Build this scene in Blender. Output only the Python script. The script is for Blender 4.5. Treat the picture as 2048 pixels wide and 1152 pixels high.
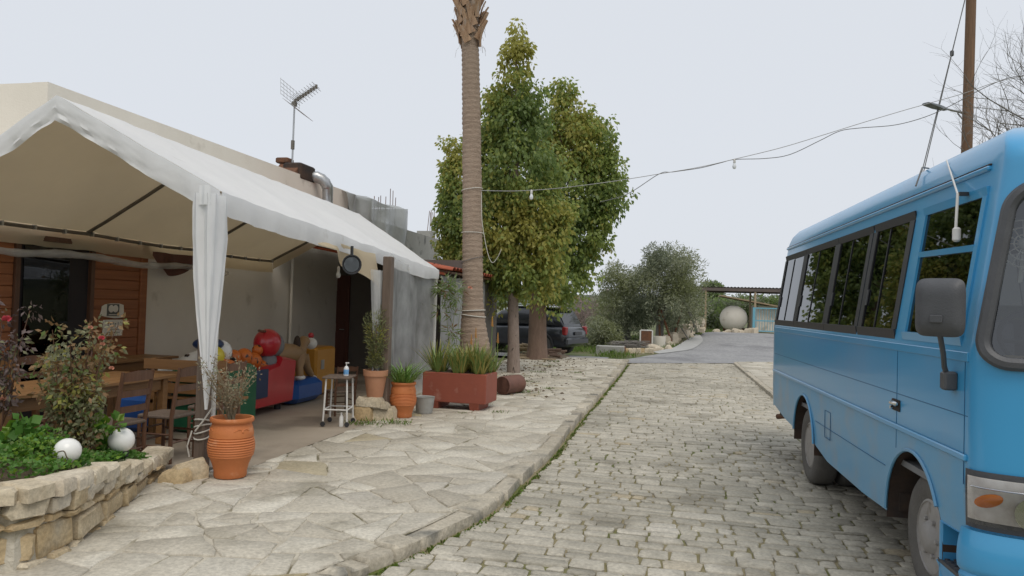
import bpy, bmesh, math, random
import numpy as np
from mathutils import Vector, Matrix, noise as mnoise

# ------------------------------------------------------------------ scene, camera, sky, sun
for o in list(bpy.data.objects):
    bpy.data.objects.remove(o)
scene = bpy.context.scene
col = scene.collection
R = math.radians
W, H, F, CZ = 2048, 1152, 1500.0, 1.72
YAW, PITCH, ROLL = math.atan(316 / F), R(1.3), R(1.7)
CAMR = Matrix.Rotation(YAW, 3, 'Z') @ Matrix.Rotation(math.pi / 2 + PITCH, 3, 'X') @ Matrix.Rotation(ROLL, 3, 'Z')
CAM = Vector((0, 0, CZ))
cam = bpy.data.cameras.new('camera')
cam.sensor_width = 36.0
cam.lens = 36.0 * F / W
cam.clip_start = 0.05
cam.clip_end = 8000
camo = bpy.data.objects.new('camera', cam)
col.objects.link(camo)
camo.matrix_world = Matrix.Translation(CAM) @ CAMR.to_4x4()
scene.camera = camo

SUN_EL, SUN_AZ = 58.0, 150.0          # azimuth clockwise from +Y (north)
world = bpy.data.worlds.new('World')
scene.world = world
world.use_nodes = True
wn, wl = world.node_tree.nodes, world.node_tree.links
wn.clear()
sky = wn.new('ShaderNodeTexSky')
sky.sky_type = 'NISHITA'
sky.sun_disc = False
sky.sun_elevation = R(SUN_EL)
sky.sun_rotation = R(SUN_AZ)
sky.dust_density = 4.0
mix = wn.new('ShaderNodeMix')
mix.data_type = 'RGBA'
mix.inputs['Factor'].default_value = 0.93
mix.inputs[7].default_value = (7.6, 7.95, 8.5, 1)       # an even overcast deck
bg = wn.new('ShaderNodeBackground')
bg.inputs['Strength'].default_value = 0.1
wo = wn.new('ShaderNodeOutputWorld')
wl.new(sky.outputs[0], mix.inputs[6])
wl.new(mix.outputs[2], bg.inputs[0])
wl.new(bg.outputs[0], wo.inputs[0])

sun = bpy.data.lights.new('sun', 'SUN')
sun.energy = 1.5
sun.angle = R(35)
sun.color = (1.0, 0.93, 0.83)
suno = bpy.data.objects.new('sun', sun)
col.objects.link(suno)
sd = Vector((math.sin(R(SUN_AZ)) * math.cos(R(SUN_EL)), math.cos(R(SUN_AZ)) * math.cos(R(SUN_EL)), math.sin(R(SUN_EL))))
suno.rotation_euler = sd.to_track_quat('Z', 'Y').to_euler()
suno.location = sd * 30
scene.view_settings.view_transform = 'Standard'
scene.view_settings.look = 'None'
scene.view_settings.exposure = 0.0
scene.view_settings.gamma = 1.0

# ------------------------------------------------------------------ pixel -> place helpers
def ray(px, py):
    return CAMR @ Vector(((px - W / 2) / F, -(py - H / 2) / F, -1))
def G(px, py, z=0.0):
    d = ray(px, py); return CAM + d * ((z - CZ) / d.z)
def PX(px, py, x):
    d = ray(px, py); return CAM + d * (x / d.x)
def PY(px, py, y):
    d = ray(px, py); return CAM + d * (y / d.y)

# ------------------------------------------------------------------ materials
MATS = {}
def mat(name, c1, c2=None, scale=6.0, rough=0.8, bump=0.0, bscale=None, metal=0.0, tone=None, detail=5.0, coat=0.0,
        stretch=None, spots=None, trans=0.0, speckle=0, spec=0.5):
    """noise-mixed principled material. tone: list of (pos, colour) picked by the 'tone' face attribute"""
    m = bpy.data.materials.new(name); m.use_nodes = True
    n, l = m.node_tree.nodes, m.node_tree.links
    b = n['Principled BSDF']
    b.inputs['Roughness'].default_value = rough
    b.inputs['Metallic'].default_value = metal
    b.inputs['Specular IOR Level'].default_value = spec
    if coat:
        b.inputs['Coat Weight'].default_value = coat
        b.inputs['Coat Roughness'].default_value = 0.08
    tc = n.new('ShaderNodeTexCoord')
    src = tc.outputs['Object']
    if name in WORLDPOS or tone:
        g = n.new('ShaderNodeNewGeometry'); src = g.outputs['Position']
    if stretch:
        mp = n.new('ShaderNodeMapping'); mp.inputs['Scale'].default_value = stretch
        l.new(src, mp.inputs[0]); src = mp.outputs[0]
    nz = n.new('ShaderNodeTexNoise'); nz.inputs['Scale'].default_value = scale; nz.inputs['Detail'].default_value = detail
    nz.inputs['Roughness'].default_value = 0.62
    l.new(src, nz.inputs['Vector'])
    rp = n.new('ShaderNodeMapRange'); rp.inputs[1].default_value = 0.3; rp.inputs[2].default_value = 0.7
    l.new(nz.outputs['Fac'], rp.inputs[0])
    mx = n.new('ShaderNodeMix'); mx.data_type = 'RGBA'
    l.new(rp.outputs[0], mx.inputs['Factor'])
    if tone:
        at = n.new('ShaderNodeAttribute'); at.attribute_name = 'tone'
        cr = n.new('ShaderNodeValToRGB'); cr.color_ramp.interpolation = 'LINEAR'
        e = cr.color_ramp.elements
        while len(e) < len(tone): e.new(0.5)
        for k, (p, c) in enumerate(tone):
            e[k].position = p; e[k].color = (c[0] * 1.02, c[1], c[2] * .965, 1)
        l.new(at.outputs['Fac'], cr.inputs[0])
        l.new(cr.outputs[0], mx.inputs[6])
        m2 = n.new('ShaderNodeMix'); m2.data_type = 'RGBA'; m2.blend_type = 'MULTIPLY'
        m2.inputs['Factor'].default_value = 1.0
        m2.inputs[7].default_value = (*c1, 1)
        l.new(cr.outputs[0], m2.inputs[6]); l.new(m2.outputs[2], mx.inputs[7])
    else:
        mx.inputs[6].default_value = (*c1, 1); mx.inputs[7].default_value = (*(c2 or c1), 1)
    out = mx.outputs[2]
    if spots:
        sc, lo, hi, c3 = spots
        n2 = n.new('ShaderNodeTexNoise'); n2.inputs['Scale'].default_value = sc; n2.inputs['Detail'].default_value = 6
        l.new(src, n2.inputs['Vector'])
        r2 = n.new('ShaderNodeMapRange'); r2.inputs[1].default_value = lo; r2.inputs[2].default_value = hi
        l.new(n2.outputs['Fac'], r2.inputs[0])
        m3 = n.new('ShaderNodeMix'); m3.data_type = 'RGBA'; m3.inputs[7].default_value = (*c3, 1)
        l.new(r2.outputs[0], m3.inputs['Factor']); l.new(out, m3.inputs[6]); out = m3.outputs[2]
    if tone or speckle:
        n5 = n.new('ShaderNodeTexNoise'); n5.inputs['Scale'].default_value = speckle or 34; n5.inputs['Detail'].default_value = 8; n5.inputs['Roughness'].default_value = .7
        l.new(src, n5.inputs['Vector'])
        r5 = n.new('ShaderNodeMapRange'); r5.inputs[1].default_value = .32; r5.inputs[2].default_value = .68; r5.inputs[3].default_value = .70; r5.inputs[4].default_value = 1.18
        l.new(n5.outputs['Fac'], r5.inputs[0])
        m5 = n.new('ShaderNodeMix'); m5.data_type = 'RGBA'; m5.blend_type = 'MULTIPLY'; m5.inputs['Factor'].default_value = 1
        l.new(out, m5.inputs[6]); l.new(r5.outputs[0], m5.inputs[7]); out = m5.outputs[2]
    l.new(out, b.inputs['Base Color'])
    if bump:
        nb = n.new('ShaderNodeTexNoise'); nb.inputs['Scale'].default_value = bscale or scale * 3; nb.inputs['Detail'].default_value = 6
        l.new(src, nb.inputs['Vector'])
        bp = n.new('ShaderNodeBump'); bp.inputs['Strength'].default_value = min(1.0, bump); bp.inputs['Distance'].default_value = 0.02
        l.new(nb.outputs['Fac'], bp.inputs['Height']); l.new(bp.outputs[0], b.inputs['Normal'])
    if trans:
        tr = n.new('ShaderNodeBsdfTranslucent'); l.new(out, tr.inputs['Color'])
        ms = n.new('ShaderNodeMixShader'); ms.inputs[0].default_value = trans
        l.new(b.outputs[0], ms.inputs[1]); l.new(tr.outputs[0], ms.inputs[2])
        l.new(ms.outputs[0], n['Material Output'].inputs['Surface'])
    MATS[name] = m
    return m
def sheer(name, c, alpha, rough=0.4):
    """thin see-through film: transparent mixed with a diffuse/glossy sheet"""
    m = bpy.data.materials.new(name); m.use_nodes = True
    n, l = m.node_tree.nodes, m.node_tree.links
    b = n['Principled BSDF']; b.inputs['Base Color'].default_value = (*c, 1); b.inputs['Roughness'].default_value = rough
    t = n.new('ShaderNodeBsdfTransparent'); ms = n.new('ShaderNodeMixShader')
    nz = n.new('ShaderNodeTexNoise'); nz.inputs['Scale'].default_value = 3; nz.inputs['Detail'].default_value = 4
    tc = n.new('ShaderNodeTexCoord'); l.new(tc.outputs['Object'], nz.inputs['Vector'])
    mr = n.new('ShaderNodeMapRange'); mr.inputs[1].default_value = .3; mr.inputs[2].default_value = .7
    mr.inputs[3].default_value = alpha - .1; mr.inputs[4].default_value = min(1, alpha + .1)
    l.new(nz.outputs['Fac'], mr.inputs[0]); l.new(mr.outputs[0], ms.inputs[0])
    l.new(t.outputs[0], ms.inputs[1]); l.new(b.outputs[0], ms.inputs[2])
    l.new(ms.outputs[0], n['Material Output'].inputs['Surface'])
    MATS[name] = m
def glassm(name, tint, boost=1.0):
    m = bpy.data.materials.new(name); m.use_nodes = True
    n, l = m.node_tree.nodes, m.node_tree.links
    n.remove(n['Principled BSDF'])
    t = n.new('ShaderNodeBsdfTransparent'); t.inputs[0].default_value = (*tint, 1)
    g = n.new('ShaderNodeBsdfGlossy'); g.inputs['Roughness'].default_value = 0.015; g.inputs[0].default_value = (.95, .97, 1, 1)
    fr = n.new('ShaderNodeFresnel'); fr.inputs[0].default_value = 1.5
    mm = n.new('ShaderNodeMath'); mm.operation = 'MULTIPLY'; mm.inputs[1].default_value = boost; mm.use_clamp = True
    l.new(fr.outputs[0], mm.inputs[0])
    ms = n.new('ShaderNodeMixShader')
    l.new(mm.outputs[0], ms.inputs[0]); l.new(t.outputs[0], ms.inputs[1]); l.new(g.outputs[0], ms.inputs[2])
    l.new(ms.outputs[0], n['Material Output'].inputs['Surface'])
    MATS[name] = m
WORLDPOS = {'asphalt', 'earth', 'road_joint', 'pave_joint', 'concrete_floor', 'grey_concrete', 'cream_plaster', 'concrete_apron', 'hill'}

mat('cobble', (.72, .72, .72), scale=5, rough=.85, bump=.55, bscale=28, tone=[(0, (.355, .335, .28)), (.35, (.445, .42, .355)), (.7, (.535, .505, .43)), (.88, (.60, .57, .50)), (1, (.46, .40, .29))],
    spots=(1.1, .56, .72, (.215, .195, .15)))
mat('flagstone', (.86, .85, .83), scale=3, rough=.85, bump=.45, bscale=22, tone=[(0, (.40, .37, .31)), (.4, (.52, .49, .42)), (.75, (.605, .58, .51)), (.9, (.47, .445, .39)), (1, (.43, .37, .235))],
    spots=(1.4, .54, .70, (.33, .30, .235)))
mat('wallstone', (.72, .67, .6), scale=3, rough=.9, bump=.8, bscale=16, tone=[(0, (.50, .38, .22)), (.4, (.58, .47, .30)), (.7, (.62, .56, .44)), (1, (.66, .61, .52))],
    spots=(2.2, .55, .7, (.42, .36, .26)))
mat('kerbstone', (.75, .75, .74), scale=5, rough=.9, bump=.7, bscale=22, tone=[(0, (.38, .345, .285)), (.5, (.48, .44, .36)), (1, (.57, .525, .44))], spots=(3, .54, .68, (.21, .20, .17)))
mat('road_joint', (.165, .15, .055), (.30, .25, .16), scale=2.2, rough=.95, bump=.8, bscale=40, spots=(.8, .52, .62, (.115, .135, .028)))
mat('pave_joint', (.56, .52, .43), (.40, .36, .285), scale=3, rough=.95, bump=.8, bscale=30, spots=(2.4, .53, .62, (.17, .15, .09)))
mat('asphalt', (.27, .27, .275), (.33, .33, .33), scale=.8, rough=.9, bump=.5, bscale=60, spots=(.35, .52, .6, (.22, .22, .225)), speckle=9)
mat('concrete_apron', (.42, .42, .41), (.34, .34, .33), scale=1.2, rough=.9, bump=.4, bscale=30)
mat('earth', (.17, .135, .085), (.085, .115, .04), scale=.5, rough=1, bump=.8, bscale=9, spots=(2.3, .5, .62, (.07, .12, .02)))
mat('soil', (.10, .07, .045), (.16, .115, .075), scale=14, rough=1, bump=1, bscale=40)
mat('concrete_floor', (.36, .305, .24), (.28, .235, .18), scale=1.1, rough=.8, bump=.25, bscale=25, spots=(.9, .52, .66, (.19, .155, .12)))
mat('grey_concrete', (.30, .30, .28), (.375, .37, .345), scale=1.0, rough=.95, bump=.5, bscale=14, spots=(2.5, .58, .7, (.17, .17, .165)))
mat('cream_plaster', (.78, .735, .65), (.70, .655, .575), scale=.8, rough=.95, bump=.2, bscale=40, spots=(1.5, .62, .75, (.43, .385, .31)))
mat('wood_red', (.36, .135, .05), (.24, .085, .032), scale=3, rough=.5, bump=.2, bscale=20, stretch=(1, .12, 6))
mat('wood_pine', (.27, .14, .055), (.20, .10, .036), scale=3, rough=.45, bump=.15, stretch=(6, .3, 6))
mat('wood_dark', (.085, .04, .022), (.14, .068, .038), scale=6, rough=.45, bump=.2, stretch=(4, 4, .4))
mat('wood_post', (.17, .125, .095), (.11, .08, .06), scale=5, rough=.75, bump=.4, stretch=(5, 5, .5))
mat('wood_pole', (.215, .125, .07), (.14, .08, .046), scale=4, rough=.8, bump=.5, stretch=(7, 7, .4))
mat('timber_old', (.42, .33, .22), (.30, .225, .14), scale=5, rough=.85, bump=.4, stretch=(3, 3, 3))
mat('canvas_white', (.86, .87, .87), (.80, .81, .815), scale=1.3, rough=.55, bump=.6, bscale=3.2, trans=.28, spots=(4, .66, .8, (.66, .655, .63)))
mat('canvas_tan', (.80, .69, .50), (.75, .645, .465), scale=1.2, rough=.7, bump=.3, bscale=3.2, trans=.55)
mat('steel_grey', (.22, .20, .17), (.16, .145, .12), scale=8, rough=.5, metal=.6)
mat('white_metal', (.72, .71, .68), (.60, .585, .55), scale=8, rough=.45)
mat('galvanised', (.50, .51, .52), (.38, .385, .39), scale=9, rough=.35, metal=.85, bump=.1)
mat('rusty', (.20, .085, .04), (.10, .055, .035), scale=6, rough=.9, bump=.6)
mat('soot', (.022, .02, .019), (.07, .04, .025), scale=4, rough=.85, bump=.3)  # chimney soot; also the near black for shaded gaps on the bus
mat('terracotta', (.56, .185, .055), (.46, .145, .045), scale=3.5, rough=.65, bump=.2, bscale=30, spots=(6, .62, .75, (.60, .30, .16)))
mat('terracotta_pale', (.48, .24, .135), (.40, .19, .105), scale=4, rough=.85, bump=.2)
mat('planter_red', (.29, .075, .042), (.235, .06, .036), scale=2.5, rough=.6, bump=.15, spots=(5, .62, .72, (.33, .14, .10)))
mat('clay_pipe', (.17, .075, .05), (.12, .055, .04), scale=5, rough=.7, bump=.3)
mat('roof_tile', (.42, .105, .05), (.30, .075, .04), scale=6, rough=.8, bump=.4)
mat('globe_white', (.80, .80, .77), (.76, .75, .71), scale=3, rough=.25)
mat('black_plastic', (.022, .023, .026), (.03, .03, .032), scale=8, rough=.5)
mat('dark_grey_plastic', (.075, .078, .085), (.06, .062, .068), scale=8, rough=.5, bump=.15, bscale=120)
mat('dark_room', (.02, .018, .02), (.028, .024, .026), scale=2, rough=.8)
mat('porch_shade_plaster', (.15, .135, .12), (.11, .098, .086), scale=1.0, rough=.9, bump=.2)  # the covered porch's shade is put into this plaster colour
mat('door_brown', (.115, .038, .024), (.085, .028, .018), scale=3, rough=.55, stretch=(4, 4, .5))
mat('bus_blue', (.042, .30, .575), (.05, .315, .585), scale=.8, rough=.32, coat=.55, spots=(1.1, .52, .74, (.095, .30, .53)))
mat('bus_dusty_blue', (.075, .31, .54), (.13, .325, .50), scale=1.4, rough=.45, coat=.25, spots=(2.2, .50, .72, (.19, .30, .40)))
mat('tyre', (.095, .09, .085), (.13, .122, .11), scale=6, rough=.9, bump=.3, bscale=60)
mat('steel_wheel', (.36, .345, .33), (.27, .255, .24), scale=5, rough=.7, metal=.15, bump=.3, spots=(7, .57, .7, (.17, .145, .12)))
mat('chrome', (.75, .75, .75), (.65, .65, .65), scale=5, rough=.18, metal=1)
mat('orange_lens', (.75, .22, .03), (.65, .17, .025), scale=12, rough=.2)
mat('red_lens', (.32, .02, .02), (.24, .015, .015), scale=12, rough=.2)
mat('reflector', (.80, .79, .77), (.50, .46, .42), scale=7, rough=.25, metal=.25)
mat('seam_shade_blue', (.012, .10, .22), (.015, .11, .23), scale=4, rough=.6)  # darker body blue that paints in the shade of grooves and panel gaps
mat('seat_fabric', (.085, .09, .11), (.115, .115, .13), scale=14, rough=.9)
mat('interior_grey', (.20, .205, .21), (.17, .172, .176), scale=4, rough=.8)
mat('dash_cloth', (.50, .36, .20), (.43, .30, .16), scale=5, rough=.9, bump=.4)
mat('car_black', (.015, .019, .026), (.02, .024, .031), scale=1.5, rough=.3, coat=.6, spots=(1.3, .55, .8, (.055, .06, .07)))
mat('paper', (.78, .74, .64), (.70, .66, .56), scale=4, rough=.9)
mat('paper_dark', (.075, .08, .07), (.14, .145, .13), scale=20, rough=.8)
mat('ink', (.06, .055, .05), (.07, .065, .06), scale=6, rough=.9)
mat('toy_red', (.50, .018, .03), (.42, .015, .025), scale=3, rough=.3, coat=.4)
mat('toy_green', (.012, .115, .055), (.01, .095, .045), scale=3, rough=.35, coat=.3)
mat('toy_blue', (.018, .10, .36), (.015, .085, .31), scale=3, rough=.35, coat=.3)
mat('toy_navy', (.012, .035, .10), (.011, .03, .085), scale=3, rough=.35)
mat('toy_yellow', (.52, .245, .025), (.45, .205, .02), scale=3, rough=.35, coat=.3)
mat('toy_lemon', (.62, .50, .03), (.55, .44, .03), scale=3, rough=.35)
mat('toy_orange', (.62, .16, .02), (.52, .125, .02), scale=3, rough=.4, spots=(9, .58, .62, (.03, .025, .02)))
mat('toy_tan', (.33, .205, .095), (.28, .17, .08), scale=3, rough=.5)
mat('toy_white', (.70, .69, .66), (.62, .61, .58), scale=3, rough=.4)
mat('blue_label', (.10, .32, .62), (.25, .45, .70), scale=25, rough=.3)
mat('lamp_grey', (.20, .22, .235), (.16, .175, .19), scale=6, rough=.5, metal=.3)
mat('rope', (.60, .58, .52), (.48, .46, .41), scale=30, rough=.9)
mat('wire', (.10, .10, .10), (.16, .16, .155), scale=10, rough=.7)
mat('wire_pale', (.36, .355, .35), (.28, .275, .27), scale=10, rough=.7)
mat('bulb_glass', (.72, .74, .75), (.66, .68, .69), scale=3, rough=.1)
mat('tank_cream', (.68, .64, .56), (.60, .56, .48), scale=1.5, rough=.7, bump=.1, spots=(2, .6, .72, (.40, .33, .25)))
mat('gate_blue', (.13, .36, .47), (.17, .40, .49), scale=5, rough=.6)
mat('corrugated', (.10, .085, .08), (.15, .115, .095), scale=2, rough=.8, bump=.3)
mat('rubble', (.60, .53, .42), (.44, .38, .29), scale=4, rough=.95, bump=.8, bscale=14)
mat('bark', (.22, .165, .135), (.31, .245, .205), scale=7, rough=.95, bump=.8, bscale=18, stretch=(2, 2, .8), spots=(9, .62, .7, (.07, .05, .04)))
mat('bark_brown', (.235, .16, .12), (.165, .11, .083), scale=6, rough=.95, bump=.8, bscale=18, stretch=(2, 2, .6))
mat('bark_grey', (.15, .14, .125), (.22, .205, .185), scale=8, rough=.95, bump=.6)
mat('palm_bark', (.40, .305, .23), (.26, .19, .14), scale=2.2, rough=.95, bump=1, bscale=7, stretch=(2.5, 2.5, 16), detail=8, spots=(9, .6, .68, (.33, .27, .21)))
mat('palm_boot', (.50, .33, .205), (.32, .195, .12), scale=4, rough=.85, bump=.6, stretch=(4, 4, 1), spots=(3, .55, .68, (.42, .33, .26)))
mat('leaf_mid', (.275, .345, .095), (.325, .395, .105), scale=.9, rough=.5, trans=.55)
mat('leaf_yellow', (.385, .385, .10), (.45, .42, .105), scale=.9, rough=.5, trans=.55)
mat('leaf_dark', (.185, .265, .085), (.225, .305, .10), scale=.9, rough=.45, trans=.55)
mat('leaf_olive', (.31, .33, .215), (.38, .40, .275), scale=.8, rough=.6, trans=.4)
mat('leaf_olive_dark', (.18, .205, .13), (.225, .255, .165), scale=.8, rough=.6, trans=.4)
mat('leaf_shrub', (.21, .24, .105), (.25, .27, .12), scale=.8, rough=.6, trans=.4)
mat('leaf_bright', (.14, .27, .025), (.19, .31, .03), scale=3, rough=.5, trans=.35)
mat('leaf_clover', (.07, .185, .028), (.11, .24, .035), scale=3, rough=.5, trans=.35)
mat('leaf_rose', (.165, .175, .085), (.21, .20, .105), scale=5, rough=.6, trans=.25)
mat('leaf_bronze', (.24, .125, .055), (.20, .14, .055), scale=5, rough=.6, trans=.25)
mat('leaf_purple', (.105, .07, .07), (.14, .105, .09), scale=5, rough=.6, trans=.2)
mat('leaf_dry', (.30, .24, .155), (.235, .185, .115), scale=5, rough=.8, trans=.2)
mat('twig_mauve', (.30, .215, .205), (.37, .285, .265), scale=2, rough=.9, trans=.2)
mat('aloe_green', (.22, .30, .075), (.165, .255, .065), scale=3, rough=.5, trans=.2)
mat('aloe_yellow', (.40, .36, .095), (.33, .295, .075), scale=3, rough=.5, trans=.2)
mat('agapanthus_green', (.21, .36, .075), (.155, .29, .06), scale=3, rough=.45, trans=.25)
mat('petal_pink', (.52, .06, .085), (.44, .05, .07), scale=6, rough=.6, trans=.2)
mat('petal_peach', (.58, .27, .19), (.52, .23, .15), scale=6, rough=.6, trans=.2)
mat('aloe_flower', (.55, .27, .06), (.48, .21, .05), scale=8, rough=.7)
mat('moss_green', (.075, .115, .018), (.105, .135, .022), scale=6, rough=1, trans=.2)
mat('grass_green', (.12, .215, .028), (.15, .245, .035), scale=3, rough=.8, trans=.3)
mat('house_wall', (.60, .53, .40), (.55, .48, .36), scale=1, rough=.9)
mat('hill', (.055, .078, .05), (.075, .095, .06), scale=.05, rough=1, bump=.5, bscale=.2)
mat('debris', (.20, .155, .105), (.13, .10, .07), scale=20, rough=1)
sheer('plastic_film', (.64, .65, .645), .42, .35)
sheer('plastic_grey', (.42, .43, .43), .72, .4)
sheer('tarp_clear', (.36, .375, .365), .74, .3)
glassm('bus_glass', (.05, .053, .05), 1.0)
glassm('windscreen_glass', (.72, .75, .75), 2.6)
glassm('car_glass', (.05, .055, .06), 2.2)
glassm('pane_glass', (.25, .25, .26), 1.0)
glassm('lens_glass', (.85, .85, .86), 1.3)
mat('car_pane', (.012, .014, .017), (.016, .018, .02), scale=2, rough=.06, spec=.9)

# ------------------------------------------------------------------ mesh collector
class MB:
    def __init__(s):
        s.v = []; s.f = []; s.m = []; s.t = []; s.mi = 0; s.tone = 0.5; s.M = None
    def av(s, p):
        p = Vector(p)
        if s.M is not None: p = s.M @ p
        s.v.append((p.x, p.y, p.z)); return len(s.v) - 1
    def face(s, ids):
        s.f.append(tuple(ids)); s.m.append(s.mi); s.t.append(s.tone)
    def poly(s, pts):
        s.face([s.av(p) for p in pts])
    def box(s, c, size, rz=0.0, rot=None, taper=1.0):
        hx, hy, hz = size[0] / 2, size[1] / 2, size[2] / 2
        M = rot if rot is not None else Matrix.Rotation(rz, 3, 'Z')
        c = Vector(c); ids = []
        for z, k in ((-hz, 1.0), (hz, taper)):
            for x, y in ((-hx, -hy), (hx, -hy), (hx, hy), (-hx, hy)):
                ids.append(s.av(c + M @ Vector((x * k, y * k, z))))
        a = ids
        for q in ((a[3], a[2], a[1], a[0]), (a[4], a[5], a[6], a[7]), (a[0], a[1], a[5], a[4]), (a[1], a[2], a[6], a[5]), (a[2], a[3], a[7], a[6]), (a[3], a[0], a[4], a[7])):
            s.face(q)
    def bbox(s, c, size, b=0.01, rz=0.0, rot=None):
        """box with chamfered vertical and horizontal edges"""
        hx, hy, hz = size[0] / 2, size[1] / 2, size[2] / 2
        b = min(b, hx * .6, hy * .6, hz * .6)
        M = rot if rot is not None else Matrix.Rotation(rz, 3, 'Z')
        c = Vector(c)
        def ring(z, k):
            x, y = hx - k, hy - k
            o = [(-x + b, -y), (x - b, -y), (x, -y + b), (x, y - b), (x - b, y), (-x + b, y), (-x, y - b), (-x, -y + b)]
            return [s.av(c + M @ Vector((p[0], p[1], z))) for p in o]
        rs = [ring(-hz, b), ring(-hz + b, 0), ring(hz - b, 0), ring(hz, b)]
        for i in range(3):
            for k in range(8):
                s.face((rs[i][k], rs[i][(k + 1) % 8], rs[i + 1][(k + 1) % 8], rs[i + 1][k]))
        s.face(rs[0][::-1]); s.face(rs[3])
    def tube(s, pts, rad, n=8, cap=True):
        pts = [Vector(p) for p in pts]
        if not isinstance(rad, (list, tuple)): rad = [rad] * len(pts)
        rings = []; up = None
        for i, p in enumerate(pts):
            t = (pts[min(i + 1, len(pts) - 1)] - pts[max(i - 1, 0)])
            if t.length < 1e-9: t = Vector((0, 0, 1))
            t.normalize()
            if up is None:
                up = Vector((0, 0, 1)) if abs(t.z) < .9 else Vector((1, 0, 0))
            a = t.cross(up)
            if a.length < 1e-6: a = t.orthogonal()
            a.normalize(); b = a.cross(t); up = b
            rings.append([s.av(p + (a * math.cos(2 * math.pi * k / n) + b * math.sin(2 * math.pi * k / n)) * rad[i]) for k in range(n)])
        for i in range(len(rings) - 1):
            for k in range(n):
                s.face((rings[i][k], rings[i][(k + 1) % n], rings[i + 1][(k + 1) % n], rings[i + 1][k]))
        if cap:
            s.face(rings[0][::-1]); s.face(rings[-1])
    def lathe(s, prof, c=(0, 0, 0), n=24, axis=None, sx=1.0, sy=1.0):
        c = Vector(c); M = axis if axis is not None else Matrix.Identity(3)
        rings = []
        for r, z in prof:
            rings.append([s.av(c + M @ Vector((r * sx * math.cos(2 * math.pi * k / n), r * sy * math.sin(2 * math.pi * k / n), z))) for k in range(n)])
        for i in range(len(rings) - 1):
            for k in range(n):
                s.face((rings[i][k], rings[i][(k + 1) % n], rings[i + 1][(k + 1) % n], rings[i + 1][k]))
        if prof[0][0] > 1e-4: s.face(rings[0][::-1])
        if prof[-1][0] > 1e-4: s.face(rings[-1])
    def sphere(s, c, r, n=16, m=10, sc=(1, 1, 1), rot=None):
        pr = [(r * math.sin(math.pi * i / m) + 1e-5, -r * math.cos(math.pi * i / m)) for i in range(m + 1)]
        M = (rot if rot is not None else Matrix.Identity(3)) @ Matrix.Diagonal(Vector(sc))
        s.lathe(pr, c, n, axis=M)
    def grid(s, fn, nu, nv, skip=None):
        ids = [[s.av(fn(i / nu, j / nv)) for j in range(nv + 1)] for i in range(nu + 1)]
        for i in range(nu):
            for j in range(nv):
                if skip and skip(i, j): continue
                s.face((ids[i][j], ids[i + 1][j], ids[i + 1][j + 1], ids[i][j + 1]))
    def prism(s, outline, o, ax, ay, az, z0, z1, inset=0.0, dz=0.0, jit=0.0, rng=None):
        """stone-like prism: 2-D outline in (ax, ay) pushed along az from z0 to z1 with a rounded top edge"""
        o, ax, ay, az = Vector(o), Vector(ax), Vector(ay), Vector(az)
        n = len(outline)
        cx = sum(p[0] for p in outline) / n; cy = sum(p[1] for p in outline) / n
        def ring(ins, z, jt=0):
            r = []
            for x, y in outline:
                dx, dy = cx - x, cy - y; L = math.hypot(dx, dy) or 1
                k = min(ins / L, .6)
                zz = z + (rng.uniform(-jt, jt) if jt else 0)
                r.append(s.av(o + ax * (x + dx * k) + ay * (y + dy * k) + az * zz))
            return r
        a = ring(0, z0); b = ring(0, z1 - (dz or inset)); c = ring(inset, z1, jit)
        for q, w in ((a, b), (b, c)):
            for k in range(n):
                s.face((q[k], q[(k + 1) % n], w[(k + 1) % n], w[k]))
        s.face(c)
    def mesh(s, name, mats, smooth=False, off=(0, 0, 0)):
        me = bpy.data.meshes.new(name)
        vv = s.v if off == (0, 0, 0) else [(a - off[0], b - off[1], c - off[2]) for a, b, c in s.v]
        me.from_pydata(vv, [], s.f)
        for m in (mats if isinstance(mats, (list, tuple)) else [mats]):
            me.materials.append(MATS[m])
        me.polygons.foreach_set('material_index', s.m)
        if len(set(s.t)) > 1 or (s.t and s.t[0] != .5) :
            at = me.attributes.new('tone', 'FLOAT', 'FACE'); at.data.foreach_set('value', s.t)
        me.update()
        if smooth:
            me.polygons.foreach_set('use_smooth', [True] * len(s.f))
            me.set_sharp_from_angle(angle=R(smooth if smooth is not True else 40))
        return me

WLOC = {}
def link(name, data):
    o = bpy.data.objects.new(name, data); col.objects.link(o); return o
def tag(o, label=None, cat=None, group=None, kind=None):
    if label: o['label'] = label
    if cat: o['category'] = cat
    if group: o['group'] = group
    if kind: o['kind'] = kind
    return o
def thing(name, label, cat, loc=(0, 0, 0), rz=0.0, group=None):
    o = link(name, None); o.location = loc; o.rotation_euler = (0, 0, rz)
    o.empty_display_size = .2
    WLOC[o.name] = Vector(loc); return tag(o, label, cat, group)
def part(mb, name, mats, parent, smooth=False, world=True):
    off = WLOC.get(parent.name, Vector((0, 0, 0))) if world else Vector((0, 0, 0))
    o = link(name, mb.mesh(name, mats, smooth, tuple(off)))
    o.parent = parent
    if world: WLOC[o.name] = off
    return o
def single(mb, name, mats, label, cat, loc=(0, 0, 0), smooth=False, group=None):
    o = link(name, mb.mesh(name, mats, smooth, tuple(loc))); o.location = loc
    WLOC[o.name] = Vector(loc)
    return tag(o, label, cat, group)
def struct(mb, name, mats, smooth=False, kind='structure'):
    o = link(name, mb.mesh(name, mats, smooth)); o['kind'] = kind
    WLOC[o.name] = Vector((0, 0, 0)); return o
def sm(a, b, x):
    t = max(0.0, min(1.0, (x - a) / (b - a))); return t * t * (3 - 2 * t)
def nz(x, y=0.0, z=0.0): return mnoise.noise(Vector((x, y, z)))

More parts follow.
